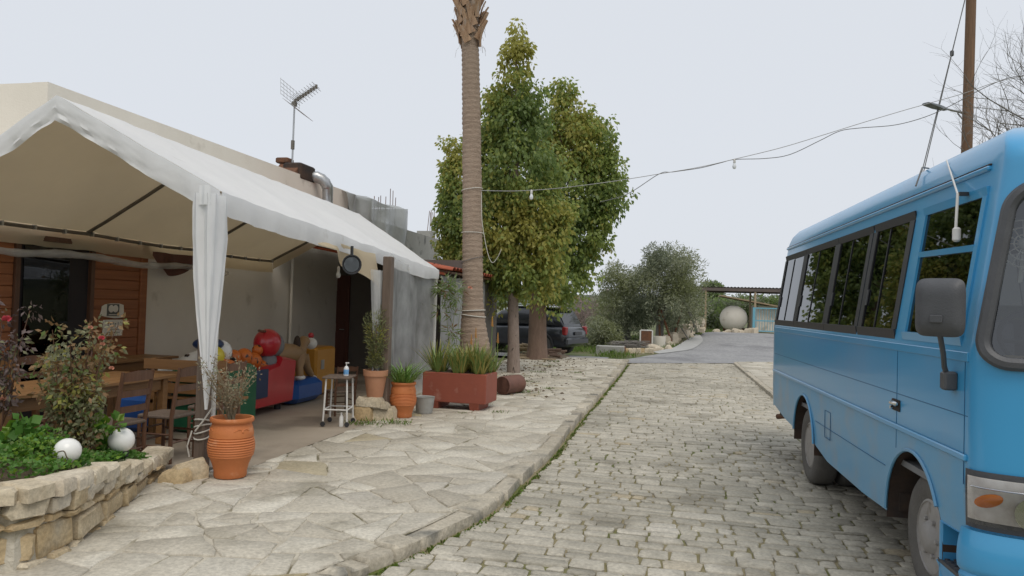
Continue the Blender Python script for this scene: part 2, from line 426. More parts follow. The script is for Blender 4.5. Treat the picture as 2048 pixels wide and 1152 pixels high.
# leaf clouds ------------------------------------------------------
def leaf_obj(name, parent, P, D, S, mats, midx, rng, width=.5, fold=.25, world=True):
    """P bases (n,3), D unit directions to the tip (n,3), S lengths (n); one folded leaf of two triangles each"""
    n = len(P)
    rv = rng.normal(size=(n, 3)); side = np.cross(D, rv); side /= np.linalg.norm(side, axis=1)[:, None] + 1e-9
    nor = np.cross(side, D)
    mid = P + D * (S * .45)[:, None]
    tip = P + D * S[:, None]
    a = mid + side * (S * width * .5)[:, None] + nor * (S * fold * .3)[:, None]
    b = mid - side * (S * width * .5)[:, None] + nor * (S * fold * .3)[:, None]
    off = np.array(WLOC.get(parent.name, (0, 0, 0)) if (parent is not None and world) else (0, 0, 0))
    V = np.stack([P, a, tip, b], 1).reshape(-1, 3) - off
    me = bpy.data.meshes.new(name)
    me.vertices.add(4 * n); me.vertices.foreach_set('co', V.astype(np.float32).ravel())
    base = np.arange(n) * 4
    tri = np.stack([base, base + 1, base + 2, base, base + 2, base + 3], 1).ravel()
    me.loops.add(6 * n); me.loops.foreach_set('vertex_index', tri.astype(np.int32))
    me.polygons.add(2 * n); me.polygons.foreach_set('loop_start', (np.arange(2 * n) * 3).astype(np.int32))
    for m in mats: me.materials.append(MATS[m])
    me.polygons.foreach_set('material_index', np.repeat(np.asarray(midx), 2).astype(np.int32))
    me.update(calc_edges=True); me.validate()
    o = link(name, me)
    if parent is not None: o.parent = parent
    return o
def blob_leaves(rng, centers, radii, per, size, droop=.6, outc=None, flat=1.0):
    """scatter leaves in clumps; returns P, D, S and clump index"""
    C = np.repeat(np.asarray(centers), per, 0); r = np.repeat(np.asarray(radii), per)
    n = len(C); d = rng.normal(size=(n, 3)); d /= np.linalg.norm(d, axis=1)[:, None]
    rad = r * rng.uniform(.25, 1, n) ** .6
    P = C + d * rad[:, None] * np.array([1, 1, flat])
    D = d * .8 + rng.normal(size=(n, 3)) * .5; D[:, 2] -= droop * 1.6
    D /= np.linalg.norm(D, axis=1)[:, None]
    S = size * rng.uniform(.6, 1.25, n)
    return P, D, S, np.repeat(np.arange(len(centers)), per)
# ------------------------------------------------------------------ terrain, road, pavement
def T(x, y):
    h = .60 * sm(27, 41, y) * sm(-3.5, 2.5, x)
    h += .10 * sm(26, 34, y) * sm(6, -2, x)
    far = sm(60, 160, y)
    h -= 1.6 * far * sm(20, -20, x)
    h += 6.0 * sm(250, 900, y)
    if y > 26 or abs(x) > 9: h += .05 * nz(x * .35, y * .35)
    return h
def axis_vals(near, far, step, growth):
    v = [0.0]; s = step
    while v[-1] < far:
        if v[-1] > near: s *= growth
        v.append(v[-1] + s)
    return v
pos = axis_vals(40, 3000, 1.6, 1.25)
xs = [-a for a in pos[:0:-1]] + pos
ys = [-a * 4 for a in pos[:24:-1][-12:]] + [-40 + k * 2.0 for k in range(20)] + pos
ys = sorted(set(ys))
mb = MB()
ids = [[mb.av((x, y, T(x, y) - .06)) for y in ys] for x in xs]
for i in range(len(xs) - 1):
    for j in range(len(ys) - 1):
        mb.face((ids[i][j], ids[i + 1][j], ids[i + 1][j + 1], ids[i][j + 1]))
struct(mb, 'ground', 'earth', smooth=True)

def kerb_x(y):
    return -1.24 - .05 * sm(20, 10, y) - .10 * sm(9, 5.8, y) - .50 * max(0, (6.3 - y) / 2.0) ** 1.35
def road_end(x): return 23.9 + (x + 1.3) * .62
rng = random.Random(5)

def ngon_outline(x0, x1, y0, y1, r, j, rng):
    """rounded, slightly uneven quadrilateral; y0/y1 are functions of x"""
    w = x1 - x0
    def cl(v): return v
    b = min(r, w * .3)
    p = []
    for (x, f, sx, sy) in ((x0, y0, 1, 1), (x1, y0, -1, 1), (x1, y1, -1, -1), (x0, y1, 1, -1)):
        jx, jy = rng.uniform(-j, j), rng.uniform(-j, j)
        X, Y = x + jx, f(x) + jy
        bb = b * rng.uniform(.5, 1.5)
        a1 = (X, Y + sy * bb); a2 = (X + sx * bb, Y)
        p += [a1, a2] if (sx * sy > 0) else [a2, a1]
    return p

mb = MB()
def road_pt(u, v):
    y = 1.2 + v * 26.2
    x = kerb_x(y) - .03 + u * (2.16 - kerb_x(y))
    ye = min(y, road_end(x)); return (x, ye, -.014 + .005 * nz(x * 2, ye * 2))
mb.grid(road_pt, 24, 120)
road = struct(mb, 'road', 'road_joint', smooth=True)

stones = []
y = 1.5; row = 0
while y < 27:
    hgt = rng.choice([.10, .13, .15, .17, .19, .21]) * rng.uniform(.9, 1.1)
    if row % 19 == 11: hgt = .075
    ph, ph2 = rng.uniform(0, 6), rng.uniform(0, 6)
    wob0 = (lambda x, yy=y: yy + .035 * math.sin(x * 1.3 + yy * .5) + .028 * nz(x * 1.1, yy * .9))
    wob1 = (lambda x, yy=y + hgt: yy + .035 * math.sin(x * 1.3 + yy * .5) + .028 * nz(x * 1.1, yy * .9))
    x = kerb_x(max(y, 2.2)) + .05 + rng.uniform(0, .05)
    while x < 2.12:
        w = hgt * rng.uniform(.75, 2.1) if row % 19 != 11 else rng.uniform(.35, .7)
        w = max(.10, min(w, .42))
        if x + w > 2.12: w = max(.08, 2.13 - x)
        gap = rng.uniform(.005, .011)
        if wob1(x + w / 2) < road_end(x + w / 2):
            if hgt > .165 and rng.random() < .22:      # two thin stones instead of one
                k = rng.uniform(.38, .62)
                wm = (lambda q, a=wob0, b=wob1, k=k: a(q) * (1 - k) + b(q) * k)
                stones.append((x + gap, x + w - gap, lambda q, a=wob0, g=gap: a(q) + g, lambda q, a=wm, g=gap: a(q) - g * .8))
                stones.append((x + gap, x + w - gap, lambda q, a=wm, g=gap: a(q) + g * .8, lambda q, a=wob1, g=gap: a(q) - g))
            else:
                stones.append((x + gap, x + w - gap, lambda q, a=wob0, g=gap: a(q) + g, lambda q, a=wob1, g=gap: a(q) - g))
        x += w
    y += hgt; row += 1
X3, Y3, Z3 = (1, 0, 0), (0, 1, 0), (0, 0, 1)
def in_view(x, y, z=0):
    q = CAMR.transposed() @ (Vector((x, y, z)) - CAM)
    if q.z > -.2: return False, 0
    return abs(q.x / -q.z) < 1024 / F * 1.02 and abs(q.y / -q.z) < 576 / F * 1.03, -q.z
order = []
for st in stones:
    cx = (st[0] + st[1]) / 2; cy = (st[2](cx) + st[3](cx)) / 2
    vis, d = in_view(cx, cy)
    order.append((0 if vis else 1, d, st, cx, cy))
order.sort(key=lambda t: (t[0], t[1]))
rest = MB(); nind = 0
for k, (nv, d, st, cx, cy) in enumerate(order):
    b = MB() if (nv == 0 and nind < 300) else rest
    t = .5 + .35 * nz(cx * .5, cy * .5, 3) + rng.gauss(0, .17)
    b.tone = max(0.02, min(.98, t)) if rng.random() > .015 else 1.0
    ol = ngon_outline(st[0], st[1], st[2], st[3], .016, .011, rng)
    zt = rng.uniform(-.004, .007) + .008 * nz(cx * .7, cy * .7)
    tilt = rng.uniform(-.015, .015), rng.uniform(-.015, .015)
    b.prism(ol, (0, 0, 0), (1, 0, tilt[0] * 0), Y3, Z3, -.05, zt, inset=.010, dz=.006, jit=.0025, rng=rng)
    if b is not rest:
        nind += 1; part(b, 'cobblestone', 'cobble', road, smooth=50)
ro = part(rest, 'cobblestones_beyond', 'cobble', road, smooth=50); ro['kind'] = 'stuff'

# pavement of irregular flags --------------------------------------
def clip(poly, nx, ny, c):
    out = []
    for i in range(len(poly)):
        p, q = poly[i], poly[(i + 1) % len(poly)]
        dp, dq = nx * p[0] + ny * p[1] - c, nx * q[0] + ny * q[1] - c
        if dp <= 0: out.append(p)
        if dp * dq < 0:
            t = dp / (dp - dq); out.append((p[0] + (q[0] - p[0]) * t, p[1] + (q[1] - p[1]) * t))
    return out
WALL = [(-9.0, 3.25), (-6.2, 3.3), (-4.75, 3.42), (-3.95, 3.52), (-3.66, 3.72), (-3.66, 4.02), (-3.80, 4.42), (-4.16, 5.26), (-4.50, 6.05), (-4.62, 6.3)]
def pave_left(y):
    if y < 3.4: return -7.0
    if y < 6.3: return -4.3 - .35 * sm(4, 6.2, y) + .55 * sm(4.5, 3.6, y)
    if y < 10.15: return -3.93
    return -4.75
PZ = .08
mb = MB()
def pave_pt(u, v):
    y = 1.0 + v * 23.6
    xl = pave_left(y); x = xl + u * (kerb_x(max(y, 2.0)) - .15 - xl)
    return (x, y, PZ - .011 + .004 * nz(x * 3, y * 3))
mb.grid(pave_pt, 30, 180)
pave = struct(mb, 'pavement', 'pave_joint', smooth=True)
rng = random.Random(11)
def area_of(p): return abs(sum(p[k][0] * p[(k + 1) % len(p)][1] - p[(k + 1) % len(p)][0] * p[k][1] for k in range(len(p)))) / 2
def shatter(poly, out):
    """split a slab by wandering cuts, as a mason fits irregular flags together"""
    A = area_of(poly)
    if A < rng.choice([.05, .12, .18, .26, .34, .46]): out.append(poly); return
    n = len(poly); cx = sum(p[0] for p in poly) / n; cy = sum(p[1] for p in poly) / n
    sxx = sum((p[0] - cx) ** 2 for p in poly); syy = sum((p[1] - cy) ** 2 for p in poly); sxy = sum((p[0] - cx) * (p[1] - cy) for p in poly)
    a = .5 * math.atan2(2 * sxy, sxx - syy) + rng.gauss(0, .12)
    nx, ny = math.cos(a), math.sin(a)
    pr = [p[0] * nx + p[1] * ny for p in poly]; c = min(pr) + (max(pr) - min(pr)) * rng.uniform(.34, .66)
    for s in (1, -1):
        q = clip(poly, s * nx, s * ny, s * c)
        if len(q) > 2: shatter(q, out)
def flag_cells(seeds, lim):
    for i, (sx, sy) in enumerate(seeds):
        poly = [(sx - 1, sy - 1), (sx + 1, sy - 1), (sx + 1, sy + 1), (sx - 1, sy + 1)]
        for j, (qx, qy) in enumerate(seeds):
            if i == j or abs(qx - sx) > 1.6 or abs(qy - sy) > 1.6: continue
            nx, ny = qx - sx, qy - sy
            poly = clip(poly, nx, ny, nx * (qx + sx) / 2 + ny * (qy + sy) / 2)
            if len(poly) < 3: break
        for (nx, ny, c) in lim(sx, sy): poly = clip(poly, nx, ny, c) if len(poly) > 2 else []
        if len(poly) < 3: continue
        A = abs(sum(poly[k][0] * poly[(k + 1) % len(poly)][1] - poly[(k + 1) % len(poly)][0] * poly[k][1] for k in range(len(poly)))) / 2
        if A < .012: continue
        yield poly, sx, sy
def rough_poly(poly, gap, rng, seg=.17, jit=.012):
    n = len(poly); cx = sum(p[0] for p in poly) / n; cy = sum(p[1] for p in poly) / n
    out = []
    for k in range(n):
        p, q = poly[k], poly[(k + 1) % n]
        L = math.hypot(q[0] - p[0], q[1] - p[1])
        if L < .02: continue
        m = max(1, int(L / seg))
        for s in range(m):
            t = s / m
            x, y = p[0] + (q[0] - p[0]) * t, p[1] + (q[1] - p[1]) * t
            if s == 0:                                     # knock the corner off
                x += (cx - x) * .05; y += (cy - y) * .05
            d = math.hypot(cx - x, cy - y) or 1
            g = gap * rng.uniform(.5, 1.6) + rng.uniform(-jit, jit) * .6
            out.append((x + (cx - x) / d * g + rng.uniform(-jit, jit) * .4, y + (cy - y) / d * g + rng.uniform(-jit, jit) * .4))
    return out
def lim_left(sx, sy, hy=.3):
    kx, kx2 = kerb_x(max(sy - hy, 2)) - .145, kerb_x(max(sy + hy, 2)) - .145
    nx, ny = 2 * hy, -(kx2 - kx)
    L = math.hypot(nx, ny); nx, ny = nx / L, ny / L
    l1, l2 = pave_left(sy - .1), pave_left(sy + .1)
    xl = (l1 + l2) / 2
    return [(nx, ny, nx * kx + ny * (sy - hy)), (-1, 0, -xl)]
rest = MB(); cells = []
shards = []
shatter([(-7.2, .9), (-1.0, .9), (-1.0, 24.4), (-7.2, 24.4)], shards)
for poly in shards:
    sx = sum(p[0] for p in poly) / len(poly); sy = sum(p[1] for p in poly) / len(poly)
    y_lo, y_hi = min(p[1] for p in poly), max(p[1] for p in poly)
    for (nx, ny, c) in lim_left(sx, (y_lo + y_hi) / 2, max(.08, (y_hi - y_lo) / 2)): poly = clip(poly, nx, ny, c) if len(poly) > 2 else []
    if len(poly) < 3 or area_of(poly) < .008: continue
    sx = sum(p[0] for p in poly) / len(poly); sy = sum(p[1] for p in poly) / len(poly)
    vis, d = in_view(sx, sy, PZ); cells.append((0 if vis else 1, d, poly, sx, sy))
cells.sort(key=lambda t: (t[0], t[1]))
nind = 0
for nv, d, poly, sx, sy in cells:
    b = MB() if (nv == 0 and nind < 300) else rest
    b.tone = max(.02, min(.97, .5 + rng.gauss(0, .24)))
    if rng.random() < .022: b.tone = 1.0
    b.prism(rough_poly(poly, .007, rng, .10, .022), (0, 0, 0), X3, Y3, Z3, PZ - .05, PZ + rng.uniform(-.007, .006), inset=.010, dz=.008, jit=.0015, rng=rng)
    if b is not rest:
        nind += 1; part(b, 'flagstone', 'flagstone', pave, smooth=50)
if rest.f:
    o = part(rest, 'flagstones_beyond', 'flagstone', pave, smooth=50); o['kind'] = 'stuff'

# kerb ---------------------------------------------------------------
mb = MB()
mb.grid(lambda u, v: (kerb_x(max(2 + v * 22, 2)) - .17 + u * .15, 2 + v * 22, -.01), 2, 80)
kerb = struct(mb, 'kerb', 'road_joint')
yy = 2.3
while yy < 23.8:
    L = rng.choice([.16, .26, .34, .45, .6, .72]) * rng.uniform(.85, 1.1)
    a = Vector((kerb_x(max(yy, 2)), yy, 0)); c = Vector((kerb_x(yy + L), yy + L, 0))
    t = (c - a).normalized(); nrm = Vector((-t.y, t.x, 0))
    LL = (c - a).length
    wd = rng.uniform(.19, .21); g = .006
    ol = ngon_outline(g, LL - g, lambda q: rng.uniform(-.012, .012), lambda q, w=wd: w, .018, .008, rng)
    b = MB(); b.tone = max(0.02, min(.98, rng.gauss(.5, .25)))
    b.prism(ol, a, t, nrm, Z3, -.06, PZ + rng.uniform(-.022, .006), inset=.016, dz=.016, jit=.012, rng=rng)
    part(b, 'kerb_stone', 'kerbstone', kerb, smooth=45)
    yy += L

# pavement on the bus side -------------------------------------------
mb = MB()
mb.grid(lambda u, v: (2.16 + u * 1.6, min(1 + v * 27, road_end(2.16 + u * 1.6)), .045), 6, 40)
pave2 = struct(mb, 'far_side_pavement', 'pave_joint')
seeds2 = []
yy = 8.0
while yy < 27.5:
    xx = 2.2
    while xx < 3.7:
        w = rng.uniform(.35, .7); seeds2.append((xx + w / 2, yy + rng.uniform(-.12, .12))); xx += w
    yy += rng.uniform(.4, .55)
def lim_right(sx, sy): return [(-1, 0, -2.2), (1, 0, 3.76), (-.527, .85, .85 * 23.9 + .527 * 1.3 - .05)]
for poly, sx, sy in flag_cells(seeds2, lim_right):
    b = MB(); b.tone = max(.02, min(.97, .5 + rng.gauss(0, .2)))
    b.prism(rough_poly(poly, .012, rng), (0, 0, 0), X3, Y3, Z3, .01, .06 + rng.uniform(-.004, .004), inset=.01, dz=.006, rng=rng)
    part(b, 'flagstone', 'flagstone', pave2, smooth=50)
yy = 8.0; mb = MB()
while yy < 25.4:
    L = rng.uniform(.3, .7)
    b = MB(); b.tone = rng.uniform(.2, .9)
    b.prism(ngon_outline(.008, L - .008, lambda q: 0, lambda q: .12, .015, .006, rng), (2.2, yy, 0), Y3, (-1, 0, 0), Z3, -.05, .065, inset=.015, rng=rng)
    part(b, 'kerb_stone', 'kerbstone', pave2, smooth=45); yy += L

# terrace slab, asphalt, apron -----------------------------------------
mb = MB()
mb.grid(lambda u, v: (-13.5 + u * (13.5 - 3.95) if v * 16 + 3 < 9.9 else -13.5 + u * (13.5 - 4.72), 3 + v * 16, .066 + .004 * nz(u * 12, v * 12)), 20, 40)
struct(mb, 'terrace_floor', 'concrete_floor', smooth=True)
mb = MB()
left_edge = [(-2.4, 24.0), (-1.5, 26.2), (-.4, 28.6), (.45, 31), (1.0, 34), (1.45, 37), (1.8, 39.5), (3.0, 41.2)]
def lerp_path(path, t):
    k = t * (len(path) - 1); i = min(int(k), len(path) - 2); f = k - i
    return (path[i][0] * (1 - f) + path[i + 1][0] * f, path[i][1] * (1 - f) + path[i + 1][1] * f)
def asph(u, v):
    a = lerp_path(left_edge, v)
    b = (14.0, 32.0 + v * 9.5)
    x, y = a[0] + (b[0] - a[0]) * u, a[1] + (b[1] - a[1]) * u
    if x < 6: y = (road_end(x) - .12) * (1 - sm(0, .25, v)) + max(y, road_end(x) - .12) * sm(0, .25, v)
    return (x, y, T(x, y) + .012)
mb.grid(asph, 26, 26)
struct(mb, 'asphalt_road', 'asphalt', smooth=True)
mb = MB()
mb.grid(lambda u, v: (-9 + u * 7.0, 24.5 + v * 1.7 + .1 * math.sin(u * 5), .016 + T(-9 + u * 7, 25) * .5), 12, 3)
struct(mb, 'asphalt_lane', 'asphalt', smooth=True)
mb = MB()
def apr(u, v):
    a = lerp_path(left_edge, .30 + .42 * v)
    w = .75 * math.sin(math.pi * min(1, v * .8 + .1))
    x, y = a[0] - .25 + u * w, a[1] - u * .15
    return (x, y, T(x, y) + .03 + .04 * (1 - u))
mb.grid(apr, 4, 16)
struct(mb, 'concrete_apron', 'concrete_apron', smooth=True)
# distant ridge with a wooded outline
for (y0, hh, sx, cx) in ((900, 14, 1400, 0), (640, 6.0, 700, -120)):
    mb = MB()
    def hill(u, v, y0=y0, hh=hh, sx=sx, cx=cx):
        x = cx + (u - .5) * sx * 2; y = y0 + (v - .5) * 260
        e = math.sin(math.pi * v) ** .8
        return (x, y, T(x, y) - 3 + e * (hh + .35 * hh * nz(x * .004, y0) + 1.6 * abs(nz(x * .07, y * .05)) + 1.2 * nz(x * .2, y * .1)))
    mb.grid(hill, 300, 8)
    struct(mb, 'hill', 'hill', smooth=True)

# moss and weeds in the gutter, between flags -----------------------------
nr = np.random.default_rng(3)
P, D, S, MI = [], [], [], []
for k in range(7000):
    y = 3.2 + 20 * nr.random() ** 1.3
    dens = .55 + .9 * nz(y * 1.4, 2.0)
    if nr.random() > dens: continue
    x = kerb_x(y) + .035 + abs(nr.normal()) * .035
    P.append((x, y, -.018)); D.append((nr.normal() * .5, nr.normal() * .5, 1)); S.append(nr.uniform(.012, .038)); MI.append(0 if nr.random() < .7 else 1)
D = np.array(D); D /= np.linalg.norm(D, axis=1)[:, None]
o = leaf_obj('gutter_moss', None, np.array(P), D, np.array(S), ['moss_green', 'grass_green'], MI, nr, width=.5); o['kind'] = 'stuff'
WEEDS = [(-3.2, 17.2), (-3.1, 18.3), (-2.9, 15.9), (-2.3, 14.8), (-2.7, 13.9), (-3.3, 22.0), (-3.0, 12.1), (-2.5, 11.2), (-3.0, 10.9), (-3.6, 9.6), (-1.9, 16.8), (-3.95, 9.4), (-3.2, 20.5), (-4.0, 12.0), (-2.2, 18.6)]
P, D, S = [], [], []
for wx, wy in WEEDS:
    q = nr.uniform(.3, 1.0)
    for k in range(int(110 * q)):
        P.append((wx + nr.normal() * .14 * q, wy + nr.normal() * .10 * q, PZ - .01)); D.append((nr.normal() * .6, nr.normal() * .6, 1)); S.append(nr.uniform(.03, .12) * q)
D = np.array(D); D /= np.linalg.norm(D, axis=1)[:, None]
o = leaf_obj('paving_weeds', None, np.array(P), D, np.array(S), ['grass_green', 'moss_green'], nr.integers(0, 2, len(P)), nr, width=.14); o['kind'] = 'stuff'
# litter of leaves and chips near the trees
P, D, S = [], [], []
for k in range(900):
    y = 13 + 11 * nr.random() ; x = -3.6 + nr.normal() * .9
    if x > -1.5 or x < -4.7: continue
    P.append((x, y, PZ + .006)); a = nr.uniform(0, 6.3); D.append((math.cos(a), math.sin(a), nr.uniform(-.02, .12))); S.append(nr.uniform(.03, .10))
D = np.array(D); D /= np.linalg.norm(D, axis=1)[:, None]
o = leaf_obj('leaf_litter', None, np.array(P), D, np.array(S), ['debris', 'leaf_dry'], (nr.random(len(P)) < .3).astype(int), nr, width=.5); o['kind'] = 'stuff'
# grass verge behind the car and under the olive trees
P, D, S = [], [], []
for k in range(26000):
    x = nr.uniform(-9, 3.4); y = nr.uniform(26.4, 42)
    if x > lerp_path(left_edge, max(0, min(1, (y - 24) / 17.2)))[0] - .2: continue
    if nz(x * .5, y * .5) < -.12: continue
    P.append((x, y, T(x, y) - .07)); D.append((nr.normal() * .4, nr.normal() * .4, 1)); S.append(nr.uniform(.10, .30))
D = np.array(D); D /= np.linalg.norm(D, axis=1)[:, None]
o = leaf_obj('grass', None, np.array(P), D, np.array(S), ['grass_green', 'leaf_shrub'], (nr.random(len(P)) < .35).astype(int), nr, width=.10); o['kind'] = 'stuff'
def DP(px, py, dep):
    return CAM + ray(px, py) * dep
# ------------------------------------------------------------------ restaurant building
WX = -8.0
bld = thing('restaurant_building', 'cream plastered flat roofed building with wooden front behind the white tent', 'building', (-8.0, 12.9, 0))
mb = MB()
mb.box((WX - .125, 12.925, 2.225), (.25, 9.35, 4.45))
mb.box((-12.1, 8.375, 2.225), (7.7, .25, 4.44))
mb.box((-12.1, 17.47, 2.225), (7.7, .25, 4.44))
mb.box((-16.1, 12.9, 2.225), (.25, 9.3, 4.44))
part(mb, 'wall', 'cream_plaster', bld)
mb = MB(); mb.box((-12.1, 12.9, 3.95), (7.7, 8.8, .15)); part(mb, 'roof', 'grey_concrete', bld)
mb = MB(); mb.box((-10.6, 6.3, 1.3), (5.1, 3.85, 2.5)); part(mb, 'annex_wall', 'cream_plaster', bld)
wy0, wy1, wy2 = PX(40, 600, -7.9).y, PX(183, 600, -7.9).y, PX(284, 600, -7.9).y
clad = MB(); clad.box((-7.985, (4.6 + wy2) / 2, 1.3), (.022, wy2 - 4.6, 2.4)); clad = part(clad, 'wood_cladding', 'wood_red', bld)
rng = random.Random(21)
for k in range(17):
    z = .14 + k * .142
    for a, b in ((4.6, wy0 - .07), (wy1 + .07, wy2 - .02)):
        m = MB(); m.bbox((-7.958, (a + b) / 2, z), (.03, b - a, .136), .006)
        part(m, 'plank', 'wood_red', clad)
m = MB(); m.bbox((-7.95, wy2 + .06, 1.3), (.07, .14, 2.46), .008); part(m, 'corner_board', 'wood_red', clad)
win = MB(); win.box((-7.972, (wy0 + wy1) / 2, 1.25), (.012, wy1 - wy0, 2.3)); win = part(win, 'window', 'dark_room', bld)  # flat dark sheet standing in for the unlit room behind the pane
m = MB()
for yy in (wy0 - .03, wy1 + .03): m.box((-7.945, yy, 1.25), (.06, .07, 2.35))
m.box((-7.945, (wy0 + wy1) / 2, 2.40), (.058, wy1 - wy0, .07)); m.box((-7.945, (wy0 + wy1) / 2, .38), (.058, wy1 - wy0, .09))
part(m, 'frame', 'wood_dark', win)
m = MB(); m.box((-7.95, wy0 + .45, 1.38), (.008, wy1 - wy0 - .5 - .45 + .5, 1.9)); part(m, 'pane', 'pane_glass', win)
m = MB(); m.tube([(-7.93, PX(582, 620, -7.93).y, .07), (-7.93, PX(582, 620, -7.93).y, 2.7)], .03, 8); part(m, 'conduit', 'cream_plaster', bld, True)
# dark cloth sagging from the top of the plaster wall
ca, cb = PX(306, 545, -7.8), PX(388, 540, -7.8)
m = MB()
m.grid(lambda u, v: (-7.82 + .05 * math.sin(u * 9), ca.y + (cb.y - ca.y) * u, 2.38 - v * (.06 + .30 * math.sin(math.pi * u) ** .7)), 16, 5)
single(m, 'awning_cloth', 'door_brown', 'dark brown cloth sagging in a curve on the plaster wall', 'cloth', (-7.82, ca.y, 2.2), True)

# posters ----------------------------------------------------------------
def poster(px0, px1, py0, py1, label, dark):
    c = PX((px0 + px1) / 2, (py0 + py1) / 2, -7.935)
    a, b = PX(px0, py0, -7.935), PX(px1, py1, -7.935)
    w, h = abs(b.y - a.y), abs(a.z - b.z)
    root = thing('poster', label, 'poster', c)
    m = MB()
    if dark:
        pts = [(-.5, .30), (-.36, .44), (-.1, .5), (.3, .5), (.5, .4), (.52, 0), (.56, -.46), (.1, -.52), (-.3, -.42), (-.58, -.30), (-.52, 0)]
    else:
        pts = [(-.48, .5), (.46, .5), (.5, .46), (.5, -.45), (.46, -.5), (-.46, -.5), (-.5, -.46), (-.5, .46)]
    outl = [(p[0] * w, p[1] * h) for p in pts]
    m.prism(outl, c, (0, 1, 0), (0, 0, 1), (1, 0, 0), 0, .008, inset=.003, dz=.002)
    part(m, 'sheet', 'paper', root)
    if dark:
        m = MB(); m.box(c + Vector((.010, .0, .01)), (.004, w * .56, h * .82)); p = part(m, 'picture', 'paper_dark', root)
        m = MB()
        for k in (-1, 1):
            m.lathe([(.21 * h, 0), (.26 * h, .002), (.21 * h, .003)], c + Vector((.013, k * w * .10, .03)), 14, axis=Matrix.Rotation(math.pi / 2, 3, 'Y'))
        m.box(c + Vector((.0135, 0, -.27 * h)), (.002, w * .4, h * .05))
        part(m, 'print', 'paper', root)
    else:
        cu = bpy.data.curves.new('t', 'FONT'); cu.body = '1 \u2022 2 \u2022 1'; cu.size = h * .30; cu.align_x = 'CENTER'; cu.align_y = 'CENTER'; cu.offset = .002
        to = bpy.data.objects.new('t', cu); col.objects.link(to)
        bpy.context.view_layer.update()
        me = bpy.data.meshes.new_from_object(to.evaluated_get(bpy.context.evaluated_depsgraph_get()))
        bpy.data.objects.remove(to)
        me.materials.clear(); me.materials.append(MATS['ink'])
        o = link('print', me); o.parent = root
        o.matrix_local = Matrix.Translation((.0095, 0, .23 * h)) @ Matrix(((0, 0, 1, 0), (1, 0, 0, 0), (0, 1, 0, 0), (0, 0, 0, 1)))
        m = MB(); r2 = random.Random(4)
        for zz, ww, hh in ((.06, .28, .03), (-.12, .56, .045), (-.29, .64, .045)):
            yy = -ww / 2
            while yy < ww / 2:
                L = r2.uniform(.03, .09); m.box(c + Vector((.0095, (yy + L / 2) * w, zz * h)), (.002, L * w * .8, hh * h * r2.uniform(.6, 1.1))); yy += L
        part(m, 'small_print', 'ink', root)
poster(204, 246, 607, 636, 'torn white notice with a dark square picture on wooden wall', True)
poster(206, 244, 640, 671, 'white notice reading 1 2 1 pinned on the red brown planks', False)

# grey unfinished block beyond, rebars, tarpaulin --------------------------
gb = thing('unfinished_building', 'grey bare concrete block with rebar sticking out of its roof', 'building', (-8.0, 21.6, 0))
m = MB(); m.box((-12.05, 21.6, 1.98), (8.0, 7.9, 3.96)); part(m, 'wall', 'grey_concrete', gb)
m = MB(); m.box((-8.9, 18.6, 4.15), (1.6, 1.5, .6)); part(m, 'column_stub', 'grey_concrete', gb)
m = MB(); m.box((-8.4, 25.0, 4.05), (.5, .5, .3)); part(m, 'column_stub', 'grey_concrete', gb)
rr = random.Random(8)
for px, top in ((749, 392), (756, 394), (762, 391), (771, 393), (781, 377), (786, 381), (790, 395)):
    p = PX(px, 404, -8.9); t = PX(px, top, -8.9)
    m = MB(); m.tube([(p.x, p.y, 3.9), (p.x + rr.uniform(-.02, .02), p.y, t.z)], .012, 5); part(m, 'rebar', 'rusty', gb)
for px, top in ((856, 421), (860, 424), (864, 419), (868, 424), (872, 421), (876, 428)):
    p = PX(px, 470, -8.4); t = PX(px, top, -8.4)
    m = MB(); m.tube([(p.x + rr.uniform(-.1, .1), p.y, 3.9), (p.x + rr.uniform(-.1, .1), p.y, t.z)], .012, 5); part(m, 'rebar', 'rusty', gb)
m = MB(); q1, q2 = PX(812, 518, -7.95), PX(884, 519, -7.95)
m.tube([q1, (q1 + q2) / 2 - Vector((0, 0, .02)), q2], .012, 5); part(m, 'conduit', 'wire_pale', gb)
# tarpaulin over the wall end
tz = PX(775, 402, -7.9).z
ta, tb = PX(690, 400, -7.9).y, PX(812, 450, -7.9).y
def tarp(u, v):
    y = ta + (tb - ta) * u
    e = sm(0, .12, v)
    topz = tz - .12 * (1 - u) - .05 * math.sin(u * 12) * .5
    if v < .35:
        x = -9.6 + v / .35 * 1.72; z = topz + .03 * nz(u * 9, v * 9)
    else:
        k = (v - .35) / .65
        x = -7.88 + .09 * nz(u * 7, k * 2) + .10 * k + .06 * math.sin(u * 22 + k * 3)
        z = topz - .04 - k * (.9 + 1.1 * u)
    y += .18 * sm(.9, 1, u) * 0
    return (x, y, z)
m = MB(); m.grid(tarp, 30, 22)
def tarp_end(u, v):
    x = -9.6 + u * 1.75; return (x, tb + .10 * v + .05 * math.sin(u * 16 + v * 3), tz - .02 - v * (1.9))
m.grid(tarp_end, 14, 12)
single(m, 'tarpaulin', 'tarp_clear', 'crumpled grey plastic sheet draped over the concrete wall top', 'tarpaulin', (-7.9, ta, 3.6), True)

